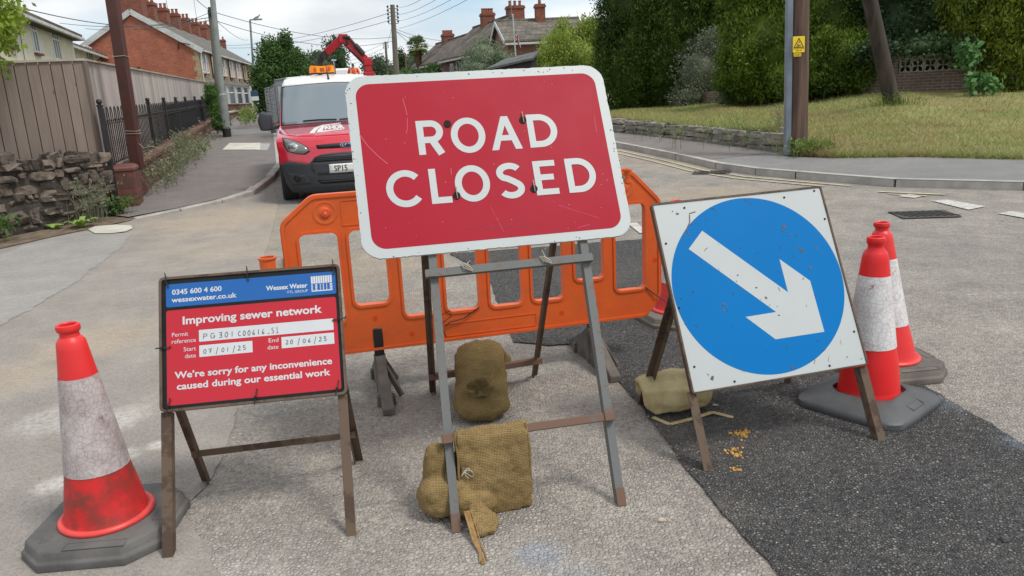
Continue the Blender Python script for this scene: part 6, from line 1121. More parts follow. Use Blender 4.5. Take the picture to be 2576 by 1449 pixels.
# weeds
def wisps(name, label, base, n, h, spread, m, mats_leaf=None, r=.0035, bend=.5, leafn=0, leafs=.03, along=None):
    base = Vector(base); e = thing(name, label, 'weeds', base); mb = MB(); P = []
    for i in range(n):
        o = Vector((random.gauss(0, spread), random.gauss(0, spread * .6), 0))
        if along is not None: f = random.random(); o = along * f + Vector((random.gauss(0, spread), random.gauss(0, spread), 0))
        o.z = gz(base.y + o.y) - gz(base.y); hh = h * random.uniform(.4, 1.1); a = random.uniform(0, math.tau); d = Vector((math.cos(a), math.sin(a), 0)) * hh * random.uniform(.1, bend * 1.5); pts = [o, o + d * .25 + Vector((0, 0, hh * .5)), o + d * .7 + Vector((random.uniform(-.05, .05), 0, hh * .85)), o + d * 1.2 + Vector((0, 0, hh * random.uniform(.75, 1.05)))]
        mb.tube(pts, [r, r * .8, r * .6, r * .3], 3, cap=False)
        for q in range(3): c = pts[1].lerp(pts[3], random.random()); b = Vector((random.gauss(0, 1), random.gauss(0, 1), random.uniform(0, 1.5))).normalized() * hh * .3; mb.tube([c, c + b * .6, c + b + Vector((0, 0, -.02))], [r * .6, r * .5, r * .25], 3, cap=False); P += [c + b * .6, c + b]
        P += pts[1:]
    mb.build('stems', m, e)
    if leafn:
        Pn = np.array([tuple(p) for p in P]); Pn = Pn[RNG.integers(0, len(Pn), leafn)] + RNG.normal(0, leafs * .6, (leafn, 3)); a = RNG.normal(0, 1, (leafn, 3)); a /= np.linalg.norm(a, axis=1)[:, None]; b = np.cross(a, RNG.normal(0, 1, (leafn, 3))); b /= np.linalg.norm(b, axis=1)[:, None]; s = leafs * RNG.uniform(.5, 1.4, leafn)[:, None]
        link('leaves', tri_mesh('leaves', np.stack([Pn - a * s, Pn + b * s * .45, Pn + a * s, Pn - b * s * .45], 1).reshape(-1, 3), 4, mats_leaf or m), e)
    return e
M_DRY = leafmat('dry_stems', S(148, 148, 116), S(122, 128, 98)); M_WEED = leafmat('weed_green', S(104, 128, 62), S(140, 156, 84)); M_WEEDG = leafmat('weed_grey', S(120, 128, 100), S(146, 150, 120))
a_ = G(362, 508); b_ = G(470, 402); wisps('weeds', 'tangle of grey green wiry weeds sprawling along the foot of the railing wall', a_ + Vector((.1, 0, 0)), 190, .78, .16, M_WEEDG, M_WEEDG, .0045, .7, 5200, .022, b_ - a_)
wisps('weeds', 'fresh green weeds with yellow flowers at the far end of the tangled weeds', G(472, 412), 34, .42, .22, M_WEED, M_WEED, .004, .5, 700, .035, Vector((-.5, 1.6, 0)))
wisps('weeds', 'wispy stalks growing at the foot of the rough stone wall', G(232, 560) + Vector((.05, -.08, 0)), 34, .6, .11, M_WEEDG, M_WEEDG, .003, .45, 420, .016)
wisps('weeds', 'dark green nettles beside the brick pier', G(292, 546), 22, .28, .09, M_WEED, L_MID, .003, .6, 260, .035)
wisps('weeds', 'leafy weeds at the left edge of the picture below the stone wall', G(5, 612), 14, .36, .10, M_WEED, L_MID, .003, .7, 130, .04)
wisps('weeds', 'weeds with yellow flowers on top of the garden wall beyond the lamp column', at(612, 318, 27), 40, .6, .18, M_WEED, M_WEED, .006, .5, 600, .05, Vector((-.8, 3.5, 0)))
wisps('weeds', 'tall grassy weeds along the low stone wall on the right', G(1765, 357, .1) + Vector((-.05, -.05, 0)), 60, .5, .22, M_DRY, M_WEED, .005, .25, 260, .03, Vector((1.0, -3.0, 0)))
wisps('weeds', 'sparse weeds at the far end of the low stone wall', G(1600, 341, .1) + Vector((-.05, -.05, 0)), 24, .4, .2, M_DRY, M_WEED, .005, .25, 90, .03, Vector((.6, -3, 0)))
wisps('weeds', 'green weeds crowding the foot of the pole with the yellow sign', G(2030, 392, .1), 90, .26, .2, M_WEED, M_WEED, .003, .6, 2200, .018)
wisps('weeds', 'pale tall weeds rising behind the pole at the end of the low wall', G(1955, 378, .1) + Vector((.25, .3, .15)), 40, .55, .12, M_DRY, M_WEEDG, .003, .3, 500, .018)
wisps('weeds', 'tuft of long grass at the foot of the leaning pole', at(2255, 268, 17.4), 90, .32, .22, M_WEED, None, .006, .5)
wisps('weeds', 'rough green weeds on the bank at the right edge', at(2560, 330, 14.6), 60, .2, .35, M_WEED, M_WEED, .003, .6, 700, .02)
def dock(label, c, n, ln):
    e = thing('weeds', label, 'weeds', c); mb = MB()
    for i in range(n):
        a = i * 2.4; d = Vector((math.cos(a), math.sin(a), 0)); s_ = Vector((-d.y, d.x, 0)); L_ = ln * random.uniform(.6, 1.1); pt_ = [(0, .008), (.3, .03), (.6, .036), (.85, .022), (1, .002)]; V = []
        for t, w_ in pt_: c_ = d * L_ * t * .75 + Vector((0, 0, L_ * (1.1 * t - .75 * t * t))); V += [c_ + s_ * w_, c_ - s_ * w_]
        mb.add(V, [(2 * k, 2 * k + 1, 2 * k + 3, 2 * k + 2) for k in range(4)])
    mb.build('leaves', leafmat('dock_green', S(124, 156, 72), S(150, 176, 92)), e)
dock('bright green dock plant rooted where the stone wall meets the road', G(205, 574), 11, .30)
dock('low green plant beside the dock at the left of the stone wall', G(140, 578), 7, .18)
# ------------------------------------------------------------------ walls, fences and railing on the left
def s_at(p0, d, u, v=300): r = ray(u, v); r = r.x / r.y; return (r * p0.y - p0.x) / (d.x - r * d.y)
def lumps(name, stones, m, par=None, seed=1):
    mb = MB(); rr = random.Random(seed)
    for c, sx, sy, sz, rot in stones:
        R_ = Matrix.Rotation(rot, 3, 'Z'); bm = bmesh.new(); bmesh.ops.create_icosphere(bm, subdivisions=2, radius=1); vs = []
        off = Vector((rr.uniform(0, 99), rr.uniform(0, 99), 0))
        from mathutils import noise
        for v in bm.verts:
            p = v.co.copy(); p = Vector([math.copysign(abs(k) ** .42, k) for k in p]); p *= 1 + .42 * noise.noise(v.co * 1.3 + off) + .16 * noise.noise(v.co * 4 + off); vs.append(Vector(c) + R_ @ Vector((p.x * sx, p.y * sy, p.z * sz)))
        mb.add(vs, [tuple(q.index for q in f.verts) for f in bm.faces]); bm.free()
    return mb.build(name, m, par, 0, 30)
def stonemat(name, c1, c2, c3):
    t = NT(name); g = t.n('ShaderNodeNewGeometry'); c = t.mix(g.outputs['Random Per Island'], c1, c2); c = t.mix(t.ramp(t.noise(5, 7, .75), .48, .62), c, c3); c = t.mix(.6, c, t.mix(t.noise(20, 6, .8), S(30, 28, 26), S(220, 215, 210)), 'OVERLAY'); return t.done(c, .95, t.bump(t.noise(14, 6, .7), .9, .03))
M_STW = stonemat('rubble_stone', S(76, 69, 64), S(140, 127, 116), S(50, 44, 39)); M_MORT = mat('dark_mortar', S(74, 67, 60), S(48, 43, 38), 5, rough=.95, bs=20, bd=.03); M_STR = stonemat('grey_walling_stone', S(146, 142, 136), S(172, 166, 156), S(112, 110, 104))
a, b = G(-70, 618), G(272, 546); d = (b - a); L_ = d.length; d.normalize(); nl = Vector((-d.y, d.x, 0)); nl = nl if nl.x < 0 else -nl
e = thing('stone_wall', 'dark rough rubble wall with jagged upright cap stones below the board fence', 'wall', a); loc = lambda p: p - a
zt = at(120, 398, (a + d * L_ * .55).y + .15).z; mb = MB(); q = [a, b, b + nl * .4, a + nl * .4]
mb.loft([[loc(p) * 1 + Vector((0, 0, -.1)) for p in q], [loc(p) + Vector((0, 0, zt - .10)) + nl * .06 for p in q]]); mb.build('mortar_core', M_MORT, e)
rr = random.Random(4); st_ = []; z = .05
while z < zt - .14:
    h = rr.uniform(.035, .075); s = rr.uniform(0, .1)
    while s < L_:
        if rr.random() < .12: s += rr.uniform(.06, .15)
        w_ = rr.choice((.05, .07, .10, .13, .17)) * rr.uniform(.8, 1.15); p = loc(a + d * (s + w_)) + Vector((0, 0, z + gz(a.y) + rr.uniform(-.035, .035))) + nl * rr.uniform(.07, .11); st_.append((p, w_ * rr.uniform(.75, 1.0), .10, h * rr.uniform(.6, 1.25), math.atan2(d.y, d.x) + rr.uniform(-.15, .15))); s += w_ * 2
    z += h * 1.9
lumps('facing_stones', st_, M_STW, e, 5); cap = []; s = .05
for i in range(40):
    if s > L_ - .05: break
    w_ = rr.uniform(.05, .12); cap.append((loc(a + d * (s + w_)) + nl * .15 + Vector((0, 0, zt - .14 + rr.uniform(-.02, .10))), w_ * .85, .14, rr.uniform(.09, .2), math.atan2(d.y, d.x) + rr.uniform(-.3, .3))); s += w_ * rr.uniform(2.2, 3.6)
lumps('cap_stones', cap, M_STW, e, 8)
# board fence
def woodmat(name, c1, c2, c3):
    t = NT(name); g = t.n('ShaderNodeNewGeometry'); c = t.mix(g.outputs['Random Per Island'], c1, c2); gr = t.noise(7, 6, .65, stretch=(6, 6, .35)); c = t.mix(t.math('MULTIPLY', t.ramp(gr, .42, .68), .4), c, c3); c = t.mix(.5, c, t.mix(t.noise(3, 5, .7, stretch=(2, 2, .6)), S(86, 82, 78), S(190, 186, 182)), 'OVERLAY')
    kn = t.n('ShaderNodeMapping'); kn.inputs['Scale'].default_value = (1, 1, .55); t.l(t.obj, kn.inputs[0]); k = t.ramp(t.voro(3.6, vec=kn.outputs[0]), .055, .10, (.22, .17, .13, 1), (1, 1, 1, 1)); c = t.mix(.85, c, k, 'MULTIPLY')
    return t.done(c, .9, t.bump(gr, .3, .004))
M_WOOD = woodmat('weathered_board', S(152, 137, 126), S(106, 96, 89), S(110, 99, 91)); M_WOODG = woodmat('silvered_board', S(206, 198, 192), S(172, 164, 158), S(160, 152, 146)); M_CAPW = mat('capping_timber', S(176, 166, 152), S(150, 140, 128), 3, rough=.9)
FC = b + nl * .42 + d * .35; fl_ = a + nl * .42 - d * .6
e = thing('board_fence', 'tall closeboard timber fence turning a corner above the stone wall and railing', 'fence', (FC.x, FC.y, 0)); loc = lambda p: Vector((p.x - FC.x, p.y - FC.y, p.z))
def boards(name, p0, p1, zb0, zb1, zt0, zt1, m, wd=.165, out=None, gap=.92):
    mb = MB(); mb.loft([[loc(Vector((q.x, q.y, z))) + out * k for q, z, k in ((p0, zb0, -.01), (p1, zb1, -.01), (p1, zb1, .004), (p0, zb0, .004))], [loc(Vector((q.x, q.y, z))) + out * k for q, z, k in ((p0, zt0 - .03, -.01), (p1, zt1 - .03, -.01), (p1, zt1 - .03, .004), (p0, zt0 - .03, .004))]], 1); n = max(1, int((p1 - p0).length / wd)); dd = (p1 - p0).normalized()
    for i in range(n):
        f0, f1 = i / n, (i + gap) / n; q0, q1 = p0.lerp(p1, f0), p0.lerp(p1, min(1, f1)); j = random.uniform(-.01, .01)
        zb = [zb0 + (zb1 - zb0) * f for f in (f0, f1)]; zt_ = [zt0 + (zt1 - zt0) * f + j * .3 for f in (f0, f1)]
        o0, o1 = out * (.018 + random.uniform(0, .004)), out * (.020 + random.uniform(0, .004))
        mb.loft([[loc(Vector((q.x, q.y, z)) + o) for q, z, o in ((q0, zb[0] + j, o0), (q1, zb[1] + j, o1), (q1, zb[1] + j, o1 - out * .012), (q0, zb[0] + j, o0 - out * .006))], [loc(Vector((q.x, q.y, z)) + o) for q, z, o in ((q0, zt_[0], o0), (q1, zt_[1], o1), (q1, zt_[1], o1 - out * .012), (q0, zt_[0], o0 - out * .006))]])
    return mb.build(name, [m, M_GAPSHADE], e)
M_GAPSHADE = mat('board_gap_shade', S(44, 38, 34), rough=.95)  # dark backing colour paints the shadow lines where the boards overlap
zc = at(246, 151, FC.y).z; zl = at(0, 163, (fl_.lerp(FC, .3)).y).z; zl = zc + (zl - zc) * 1.0; zbase = at(240, 398, FC.y).z
boards('front_panel', fl_, FC, zbase - .02, zbase, zl, zc, M_WOOD, .155, -nl, .92); mb = MB(); mb.bar(loc(Vector((fl_.x, fl_.y, zl + .015))) - nl * .01, loc(Vector((FC.x, FC.y, zc + .015))) - nl * .01, .075, .028); mb.build('capping_rail', M_CAPW, e)
mb = MB(); mb.bar(loc(Vector((fl_.x, fl_.y, zbase - .1))), loc(Vector((FC.x, FC.y, zbase - .1))), .03, .2); mb.build('gravel_board', M_WOOD, e)
s1 = s_at(FC, ES, 521, 215); FE = FC + ES * s1; ze = at(521, 209, FE.y).z
boards('side_panel', FC + ES * .05, FE, gz(FC.y) + .3, gz(FE.y) + .3, zc - .01, ze, M_WOODG, .15, EN); mb = MB(); mb.bar(loc(Vector((FC.x, FC.y, zc + .01))) + EN * .02, loc(Vector((FE.x, FE.y, ze + .02))) + EN * .02, .075, .026); mb.build('capping_rail', M_CAPW, e)
mb = MB(); mb.box(loc(Vector((FC.x, FC.y, zc / 2 + .3))), (.09, .09, zc - .6)); mb.build('corner_post', M_WOOD, e)
# railing wall with pier
PH = at(315, 428, WL0.y + .1).z - gz(WL0.y); e = thing('brick_wall', 'low weathered red brick wall with a rounded pier carrying the black railings', 'wall', (WL0.x, WL0.y, gz(WL0.y)), math.atan2(ES.y, ES.x)); sE = s_at(WL0, ES, 545, 320)
mb = MB(); mb.loft([[Vector((x, y, z)) for x, y, z in ((s, 0, gz((WL0 + ES * s).y) - gz(WL0.y) - .3), (s, .24, gz((WL0 + ES * s).y) - gz(WL0.y) - .3), (s, .24, PH - .03 + .02 * s), (s, 0, PH - .03 + .02 * s))] for s in (.3, 4, 8, sE)]); mb.build('wall', M_BDK, e)
mb = MB(); mb.loft([[Vector((s, y, PH - .029 + .02 * s + z)) for y, z in ((-.02, 0), (-.02, .05), (.02, .085), (.12, .1), (.22, .085), (.26, .05), (.26, 0))] for s in (.3, 4, 8, sE)]); mb.build('coping', M_BDK, e, 0, 40)
mb = MB(); mb.span((-.14, -.06, -.2), (.299, .36, PH)); p = mb.build('pier', brickmat('brick_pier', S(124, 72, 60), S(96, 58, 52), S(84, 66, 58), dirt=S(76, 60, 54)), e, .012)
mb = MB(); mb.loft([[Vector((x, y, PH + z)) for x, y in ((-.15 + i, -.07 + i), (.31 - i, -.07 + i), (.31 - i, .37 - i), (-.15 + i, .37 - i))] for z, i in ((.001, 0), (.04, 0), (.075, .03), (.09, .08))]); mb.build('pier_cap', M_BDK, p, .008)
M_RAIL = mat('black_railing', S(36, 36, 38), S(70, 64, 58), 7, .55, .75, rough=.55); e = thing('railings', 'black bow topped iron railings with ball finial posts on the low brick wall', 'railing', (WL0.x, WL0.y, gz(WL0.y)), math.atan2(ES.y, ES.x))
us = (380, 420, 450, 474, 498, 516, 532); SS = [-.02] + [s_at(WL0 + Vector((-.13, 0, 0)), ES, u) for u in us]; ztop = at(290, 266, WL0.y + .1).z - gz(WL0.y); ry = .13
def ltop(s): return ztop - .005 + .012 * s
PL = (Matrix.Translation((WL0.x, WL0.y, gz(WL0.y))) @ Matrix.Rotation(math.atan2(ES.y, ES.x), 4, 'Z')).inverted() @ G(298, 533)
for i, s in enumerate(SS):
    m = MB(); zb = -.0 if i == 0 else PH + .02 * s; x0 = s if i else PL.x; yy = ry if i else PL.y; m.bar((x0, yy, zb), (x0, yy, ltop(s) + .0), .06, .06, (1, 0, 0)); m.lathe([(.042, ltop(s)), (.044, ltop(s) + .02), (.02, ltop(s) + .03), (.036, ltop(s) + .05), (.04, ltop(s) + .07), (.028, ltop(s) + .095), (.002, ltop(s) + .102)], 12, (x0, yy, 0)); m.build('post', M_RAIL, e)
for i in range(len(SS) - 1):
    m = MB(); s0, s1 = SS[i], SS[i + 1]; y0 = ry; sa = PL.x if i == 0 else s0; zr0, zr1 = ltop(s0) - .24, ltop(s1) - .24; zb0, zb1 = PH + .11 + .02 * s0, PH + .11 + .02 * s1
    ya = PL.y if i == 0 else y0
    m.bar((sa, ya, zr0), (s1, y0, zr1), .035, .014); m.bar((sa, ya, zb0), (s1, y0, zb1), .035, .014); n = int((s1 - s0) / .115) // 2 * 2
    n = max(2, n); pr = None
    for k in range(n):
        f = (k + .5) / n; s = sa + (s1 - sa) * f; yy = ya + (y0 - ya) * f; zb, zr = zb0 + (zb1 - zb0) * f, zr0 + (zr1 - zr0) * f; m.tube([(s, yy, zb), (s, yy, zr + .02)], .0075, 5)
        if k % 2: 
            r = (s - pr[0]) / 2; m.tube([(pr[0], pr[1], zr)] + [(pr[0] + r - r * math.cos(t), (pr[1] + yy) / 2, zr + .13 + .10 * math.sin(t)) for t in np.linspace(0, math.pi, 9)] + [(s, yy, zr)], .0075, 5)
        else: m.lathe([(.014, zr + .02), (.016, zr + .05), (.003, zr + .07)], 6, (s, yy, 0))
        pr = (s, yy)
    m.build('hooped_bars', M_RAIL, e)
# garden walls farther along
M_COPE = mat('pale_coping', S(186, 180, 166), S(150, 144, 132), 3, rough=.9)
s0, s1 = s_at(WL0, ES, 575, 320), s_at(WL0, ES, 612, 300); p = WL0 + ES * s0; e = thing('garden_wall', 'low garden wall with pale coping beyond the lamp column', 'wall', (p.x, p.y, gz(p.y)), math.atan2(ES.y, ES.x)); mb = MB(); mb.span((0, 0, -.3), (s1 - s0, .25, .46)); mb.build('wall', M_BDK, e); mb = MB(); mb.span((-.05, -.05, .461), (s1 - s0, .3, .54)); mb.build('coping', M_COPE, e, .01)
p, q = at(580, 280, 46), at(648, 285, 64); e = thing('garden_wall', 'red brick front garden wall before the terrace bays', 'wall', (p.x, p.y, gz(p.y)), math.atan2(q.y - p.y, q.x - p.x)); L_ = (q - p).xy.length; zt = at(590, 264, 46).z - gz(46); mb = MB(); mb.span((0, 0, -.4), (L_, .24, zt)); mb.span((-.02, 0.001, -.4), (.0, 5, zt)); mb.build('wall', M_BDK, e); mb = MB(); mb.span((-.05, -.03, zt + .001), (L_, .28, zt + .07)); mb.build('coping', M_BDK, e)
# board signs by the terrace
c = at(641, 238, 47); e = thing('agent_board', 'small blue and white property board on a post before the terrace', 'sign', (c.x, c.y, gz(47))); mb = MB(); mb.bar((-.2, 0, 0), (-.2, 0, c.z - gz(47) + .5), .07, .07, (0, 1, 0)); mb.build('post', M_FASC, e); h = c.z - gz(47); mb = MB(); mb.span((-.22, -.06, h - .1), (.22, -.04, h + .2)); pb = mb.build('blue_panel', NT('board_blue').done(S(44, 74, 104), .5), e); mb = MB(); mb.span((-.22, -.06, h - .34), (.22, -.04, h - .104)); mb.build('white_panel', NT('board_pale').done(S(206, 216, 206), .5), e)
# ------------------------------------------------------------------ posts, lamps, poles
M_BRPOST = mat('brown_painted_steel', S(84, 46, 40), S(68, 40, 36), 3, rough=.6, bs=30, bd=.002); M_LAMPC = mat('lamp_grey', S(140, 146, 142), S(120, 124, 120), 4, rough=.6); M_POLE = mat('creosoted_pole', S(112, 90, 76), S(76, 60, 52), 3, rough=.9, bs=16, bd=.02, stretch=(4, 4, .3)); M_POLEG = mat('weathered_pole', S(120, 114, 102), S(98, 92, 82), 3, rough=.9, bs=16, bd=.02, stretch=(4, 4, .3)); M_POLED = mat('dark_pole', S(76, 66, 58), S(48, 42, 38), 2, .35, .6, rough=.9, bs=12, bd=.02, stretch=(4, 4, .3))
yp = WL0.y + .42; p0, p1 = at(347, 424, yp), at(281, -12, yp); e = thing('brown_post', 'tall square brown post with wire tied round it rising from the railing wall', 'post', p0); mb = MB(); mb.bar((0, 0, 0), p1 - p0 + (p1 - p0) * .1, .15, .13, (0, 1, 0)); mb.build('shaft', M_BRPOST, e, .006)
for u, v in ((304, 142), (334, 330), (335, 334)): c = at(u, v, yp) - p0; mb = MB(); mb.tube([c + Vector((x, y, random.uniform(-.015, .015))) for x, y in ((-.085, -.07), (.085, -.07), (.085, .07), (-.085, .07), (-.085, -.07))], .006, 5); mb.build('tie_wire', M_WIRE, e)
w0 = at(336, 334, yp) - p0; mb = MB(); mb.tube([w0, at(345, 358, yp) - p0, at(362, 372, yp - .1) - p0, at(380, 368, yp - .05) - p0, at(400, 372, yp - .05) - p0], .005, 5); mb.build('loose_wire', M_WIRE, e)
g = G(573, 353); yl = g.y; e = thing('lamp_column', 'grey steel lamp column on the left pavement beside the dark bush', 'street lamp', g); t0, m0 = at(533, -20, yl) - g, at(560, 240, yl) - g
mb = MB(); mb.tube([(0, 0, 0), m0], .118, 16); mb.tube([m0, m0 + Vector((-.005, 0, .06))], [.118, .085], 16); mb.build('base_section', M_LAMPC, e, 0, 50); mb = MB(); mb.tube([m0 + Vector((-.005, 0, .06)), t0, t0 * 1.5], [.085, .075, .055], 16); mb.build('shaft', M_LAMPC, e, 0, 50); mb = MB(); mb.tube([(0, 0, 0), (m0.x * .2, 0, .35)], .121, 16); mb.build('dark_foot', M_PIPE, e); tp = t0 * 1.5; mb = MB(); mb.bar(tp, tp + Vector((.9, -.2, .1)), .1, .1); mb.box(tp + Vector((1.1, -.25, .1)), (.7, .25, .12)); mb.build('lantern', M_LAMPC, e, .02)
y = 31.; p0, p1 = at(552, 300, y), at(531, 18, y); g = Vector((p0.x + .1, y, gz(y))); e = thing('telegraph_pole', 'wooden telegraph pole just behind the lamp column with cables fanning out', 'pole', g); mb = MB(); mb.tube([(0, 0, 0), p1 - g], [.16, .12], 12); mb.build('shaft', M_POLEG, e, 0, 50); mb = MB(); mb.box(p1 - g + Vector((-.06, 0, -.45)), (.16, .14, .7)); mb.box(p1 - g + Vector((0, -.14, -.2)), (.14, .1, .3)); mb.build('cable_boxes', M_PIPE, e, .02); TP1 = p1
y = 60.; p1 = at(629, 50, y); p0 = at(642, 260, y); g = Vector((p0.x, y, gz(y))); e = thing('street_lamp', 'far slim street lamp with a gull perched on its arm above the green tree', 'street lamp', g); mb = MB(); mb.tube([(0, 0, 0), (p1 - g) * .2, p1 - g], [.13, .09, .07], 10); mb.build('column', M_LAMPC, e); a2 = at(652, 48, y) - g; mb = MB(); mb.bar(p1 - g, a2, .09, .09); mb.box(a2 - Vector((.12, 0, .02)), (.62, .25, .1)); mb.build('lantern_arm', M_LAMPC, e, .01)
c = at(646.5, 46.5, y); mb = MB(); sweep(mb, [(c + Vector((x, 0, z)), w_, h_, (0, 1, 0)) for x, z, w_, h_ in ((-.30, -.02, .02, .01), (-.18, .03, .06, .04), (-.05, .08, .09, .075), (.08, .11, .085, .08), (.16, .17, .05, .05), (.20, .24, .05, .05), (.25, .25, .035, .03), (.29, .24, .012, .01))], 12, 0, 0, 2); o = mb.build('gull', mat('gull_feathers', S(180, 182, 184), S(120, 122, 126), 12), None, 0, 60)
mb = MB()
for q in (-.03, .03): mb.tube([c + Vector((.02, q, .05)), c + Vector((.02, q, -.05))], .012, 5)
mb.build('leg', M_POT, o); tag(o, 'grey gull perched on the arm of the far street lamp', 'bird')
def pole(name, label, cat, u0, u1, v1, y, r0, r1, m, ins=0):
    p1 = at(u1, v1, y); g = Vector((at(u0, 230, y).x, y, gz(y))); e = thing(name, label, cat, g); mb = MB(); mb.tube([(0, 0, 0), p1 - g], [r0, r1], 12); mb.build('shaft', m, e, 0, 50); D_ = (p1 - g)
    for i in range(ins):
        q = D_ * (1 - .035 - i * .035); mb = MB()
        for sg in (-1, 1): mb.tube([q, q + Vector((sg * .28, 0, 0)), q + Vector((sg * .28, 0, .12))], .02, 5); mb.lathe([(.01, .05), (.06, .08), (.06, .14), (.03, .18), (.001, .19)], 8, (q.x + sg * .28, q.y, q.z))
        mb.build('insulator', M_PIPE, e)
    return e, p1
_, TP2 = pole('telegraph_pole', 'tall wooden pole with rows of insulators right of the crane', 'pole', 999, 987, 12, 47, .19, .13, M_POLEG, 5); _, TP3 = pole('telegraph_pole', 'distant wooden pole just left of the tall insulated pole', 'pole', 978, 969.5, 105, 95, .17, .13, M_POLEG, 3); pole('telegraph_pole', 'far pole tip showing above the dark street tree', 'pole', 737, 733, 100, 85, .14, .12, M_POLEG)
e, q = pole('street_lamp', 'far rusty street lamp with short arm left of the palm', 'street lamp', 1023, 1020, 134, 84, .12, .08, mat('rusty_lamp', S(130, 90, 78), S(104, 80, 72), 3), 0); c = q - e.location; mb = MB(); mb.bar(c, c + Vector((-.7, 0, .02)), .08, .08); mb.build('lantern_arm', M_LAMPC, e)
# pole with the yellow sign
y = G(2006, 389, .1).y; p0, p1 = at(2006, 386, y), at(2013, -10, y); g = Vector((p0.x, y, gz(y) + .1)); D_ = p1 - p0; e = thing('power_pole', 'brown wooden power pole carrying a yellow danger sign and a grey cable duct', 'pole', g)
mb = MB(); mb.tube([(0, 0, -.1), D_ * .5, D_ * 1.6], [.155, .147, .125], 20); mb.build('shaft', M_POLE, e, 0, 50)
mb = MB(); dl = Vector((-.185, -.05, 0)); mb.prism([(-.05, 0), (.05, 0), (.05, 1), (-.05, 1)], lambda a, b, d: dl + D_ * (b * 1.5) + Vector((a, -d, 0)), -.05, .05); mb.build('cable_duct', mat('duct_grey', S(120, 130, 140), S(104, 112, 120), 3, rough=.5), e, .015)
M_YS = mat('sign_yellow', S(244, 208, 30), S(230, 196, 40), 8, rough=.5); M_BK = NT('sign_black').done(S(22, 20, 18), .5)
sc_ = at(2009.5, 111.5, y - .19) - g; lean_ = D_.x / D_.z; FS = lambda a, b, d: sc_ + Vector((a * .93 + b * lean_, -d, b * .93))
mb = MB(); mb.prism(rrect(-.098, -.128, .098, .128, .008, 3), FS, -.003, .002); ys = mb.build('danger_sign', M_YS, e)
mb = MB(); stroke(mb, [(-.078, -.048), (.078, -.048), (0, .095)], .013, FS, .0032, 0, True); mb.prism([(.012, .062), (-.012, .03), (.002, .03), (-.010, -.002), (.016, .038), (.003, .038), (.020, .062)], FS, .0025, .0034)
mb.prism(arc(-.022, .002, .009, .009, 0, 330, 11), FS, .0025, .0034); stroke(mb, [(-.015, -.006), (.012, -.024), (.034, -.014)], .012, FS, .0036); stroke(mb, [(.012, -.024), (-.012, -.034), (-.040, -.033)], .009, FS, .0038); stroke(mb, [(-.004, -.012), (-.034, -.014)], .007, FS, .0040)
text(mb, 'DANGER OF DEATH', FS, -.086, .086, -.078, .017, .0034, 0, .015); text(mb, 'KEEP OFF', FS, -.05, .05, -.108, .017, .0034, 0, .015); mb.build('sign_print', M_BK, ys)
mb = MB(); c2 = (-.02, -.165); mb.prism(rrect(c2[0] - .062, c2[1] - .027, c2[0] + .062, c2[1] + .027, .004, 2), FS, -.003, .002); np_ = mb.build('number_sign', M_YS, e); mb = MB(); text(mb, '513/1', FS, c2[0] - .05, c2[0] + .05, c2[1] - .017, .034, .0034, 0, .03, '5'); mb.build('sign_print', M_BK, np_)
y = 17.6; p0, p1 = at(2246, 270, y), at(2186, -10, y - .3); e = thing('stay_pole', 'dark leaning wooden pole planted in the grass bank', 'pole', p0); mb = MB(); D_ = p1 - p0; mb.tube([D_ * -.05, D_ * .3, D_ * 1.6], [.175, .17, .13], 18); mb.build('shaft', M_POLED, e, 0, 50)
# flagpole with its hanging flag
y = 41.; p1, p0 = at(1290, 40, y), at(1296, 140, y); g = Vector((p0.x + .08, y, gz(y))); e = thing('flagpole', 'white flagpole with a limp union flag before the brick house', 'flagpole', g); mb = MB(); mb.tube([(0, 0, 0), p1 - g], [.045, .03], 8); mb.lathe([(.04, 0), (.05, .04), (.001, .09)], 8, (p1.x - g.x, 0, p1.z - g.z)); mb.build('pole', M_FASC, e)
t = NT('flag_cloth'); s_ = t.n('ShaderNodeSeparateXYZ'); t.l(t.tc.outputs['UV'], s_.inputs[0]); U, V_ = s_.outputs[0], s_.outputs[1]
def band(val, w0): return t.math('LESS_THAN', t.math('ABSOLUTE', val), w0)
cu_, cv = t.math('SUBTRACT', U, .5), t.math('MULTIPLY', t.math('SUBTRACT', V_, .5), .5); d1, d2 = t.math('SUBTRACT', cv, t.math('MULTIPLY', cu_, .5)), t.math('ADD', cv, t.math('MULTIPLY', cu_, .5)); Wt, Rd = S(224, 222, 220), S(196, 40, 56)
c = t.mix(t.math('MAXIMUM', band(d1, .055), band(d2, .055)), S(40, 48, 104), Wt); c = t.mix(t.math('MAXIMUM', band(d1, .02), band(d2, .02)), c, Rd); c = t.mix(t.math('MAXIMUM', band(cu_, .085), band(cv, .085)), c, Wt); c = t.mix(t.math('MAXIMUM', band(cu_, .05), band(cv, .05)), c, Rd); M_FLAG = t.done(c, .8)
ft, fb = at(1291, 72, y) - g, at(1294, 126, y) - g; me = bpy.data.meshes.new('flag'); vs = []; fs = []; uv = []; nu, nv = 20, 16; H_ = 1.0
for j in range(nv + 1):
    for i in range(nu + 1):
        a_, b_ = i / nu, j / nv; fold = .09 * math.sin(a_ * 13 + b_ * 2) * (.3 + .7 * a_); dp = a_ * (ft.z - fb.z - H_ * .55); vs.append((ft.x + (fb.x - ft.x) * b_ + .03 + .40 * a_ * (.55 + .6 * b_) - .12 * a_ * b_, ft.y + fold, ft.z - H_ * .55 * b_ - dp * (1 - .15 * b_))); uv.append((a_, 1 - b_))
for j in range(nv):
    for i in range(nu): k = j * (nu + 1) + i; fs.append((k, k + 1, k + nu + 2, k + nu + 1))
me.from_pydata(vs, [], fs); ul = me.uv_layers.new(name='UVMap')
for l in me.loops: ul.data[l.index].uv = uv[l.vertex_index]
me.materials.append(M_FLAG); me.shade_smooth(); link('flag', me, e)
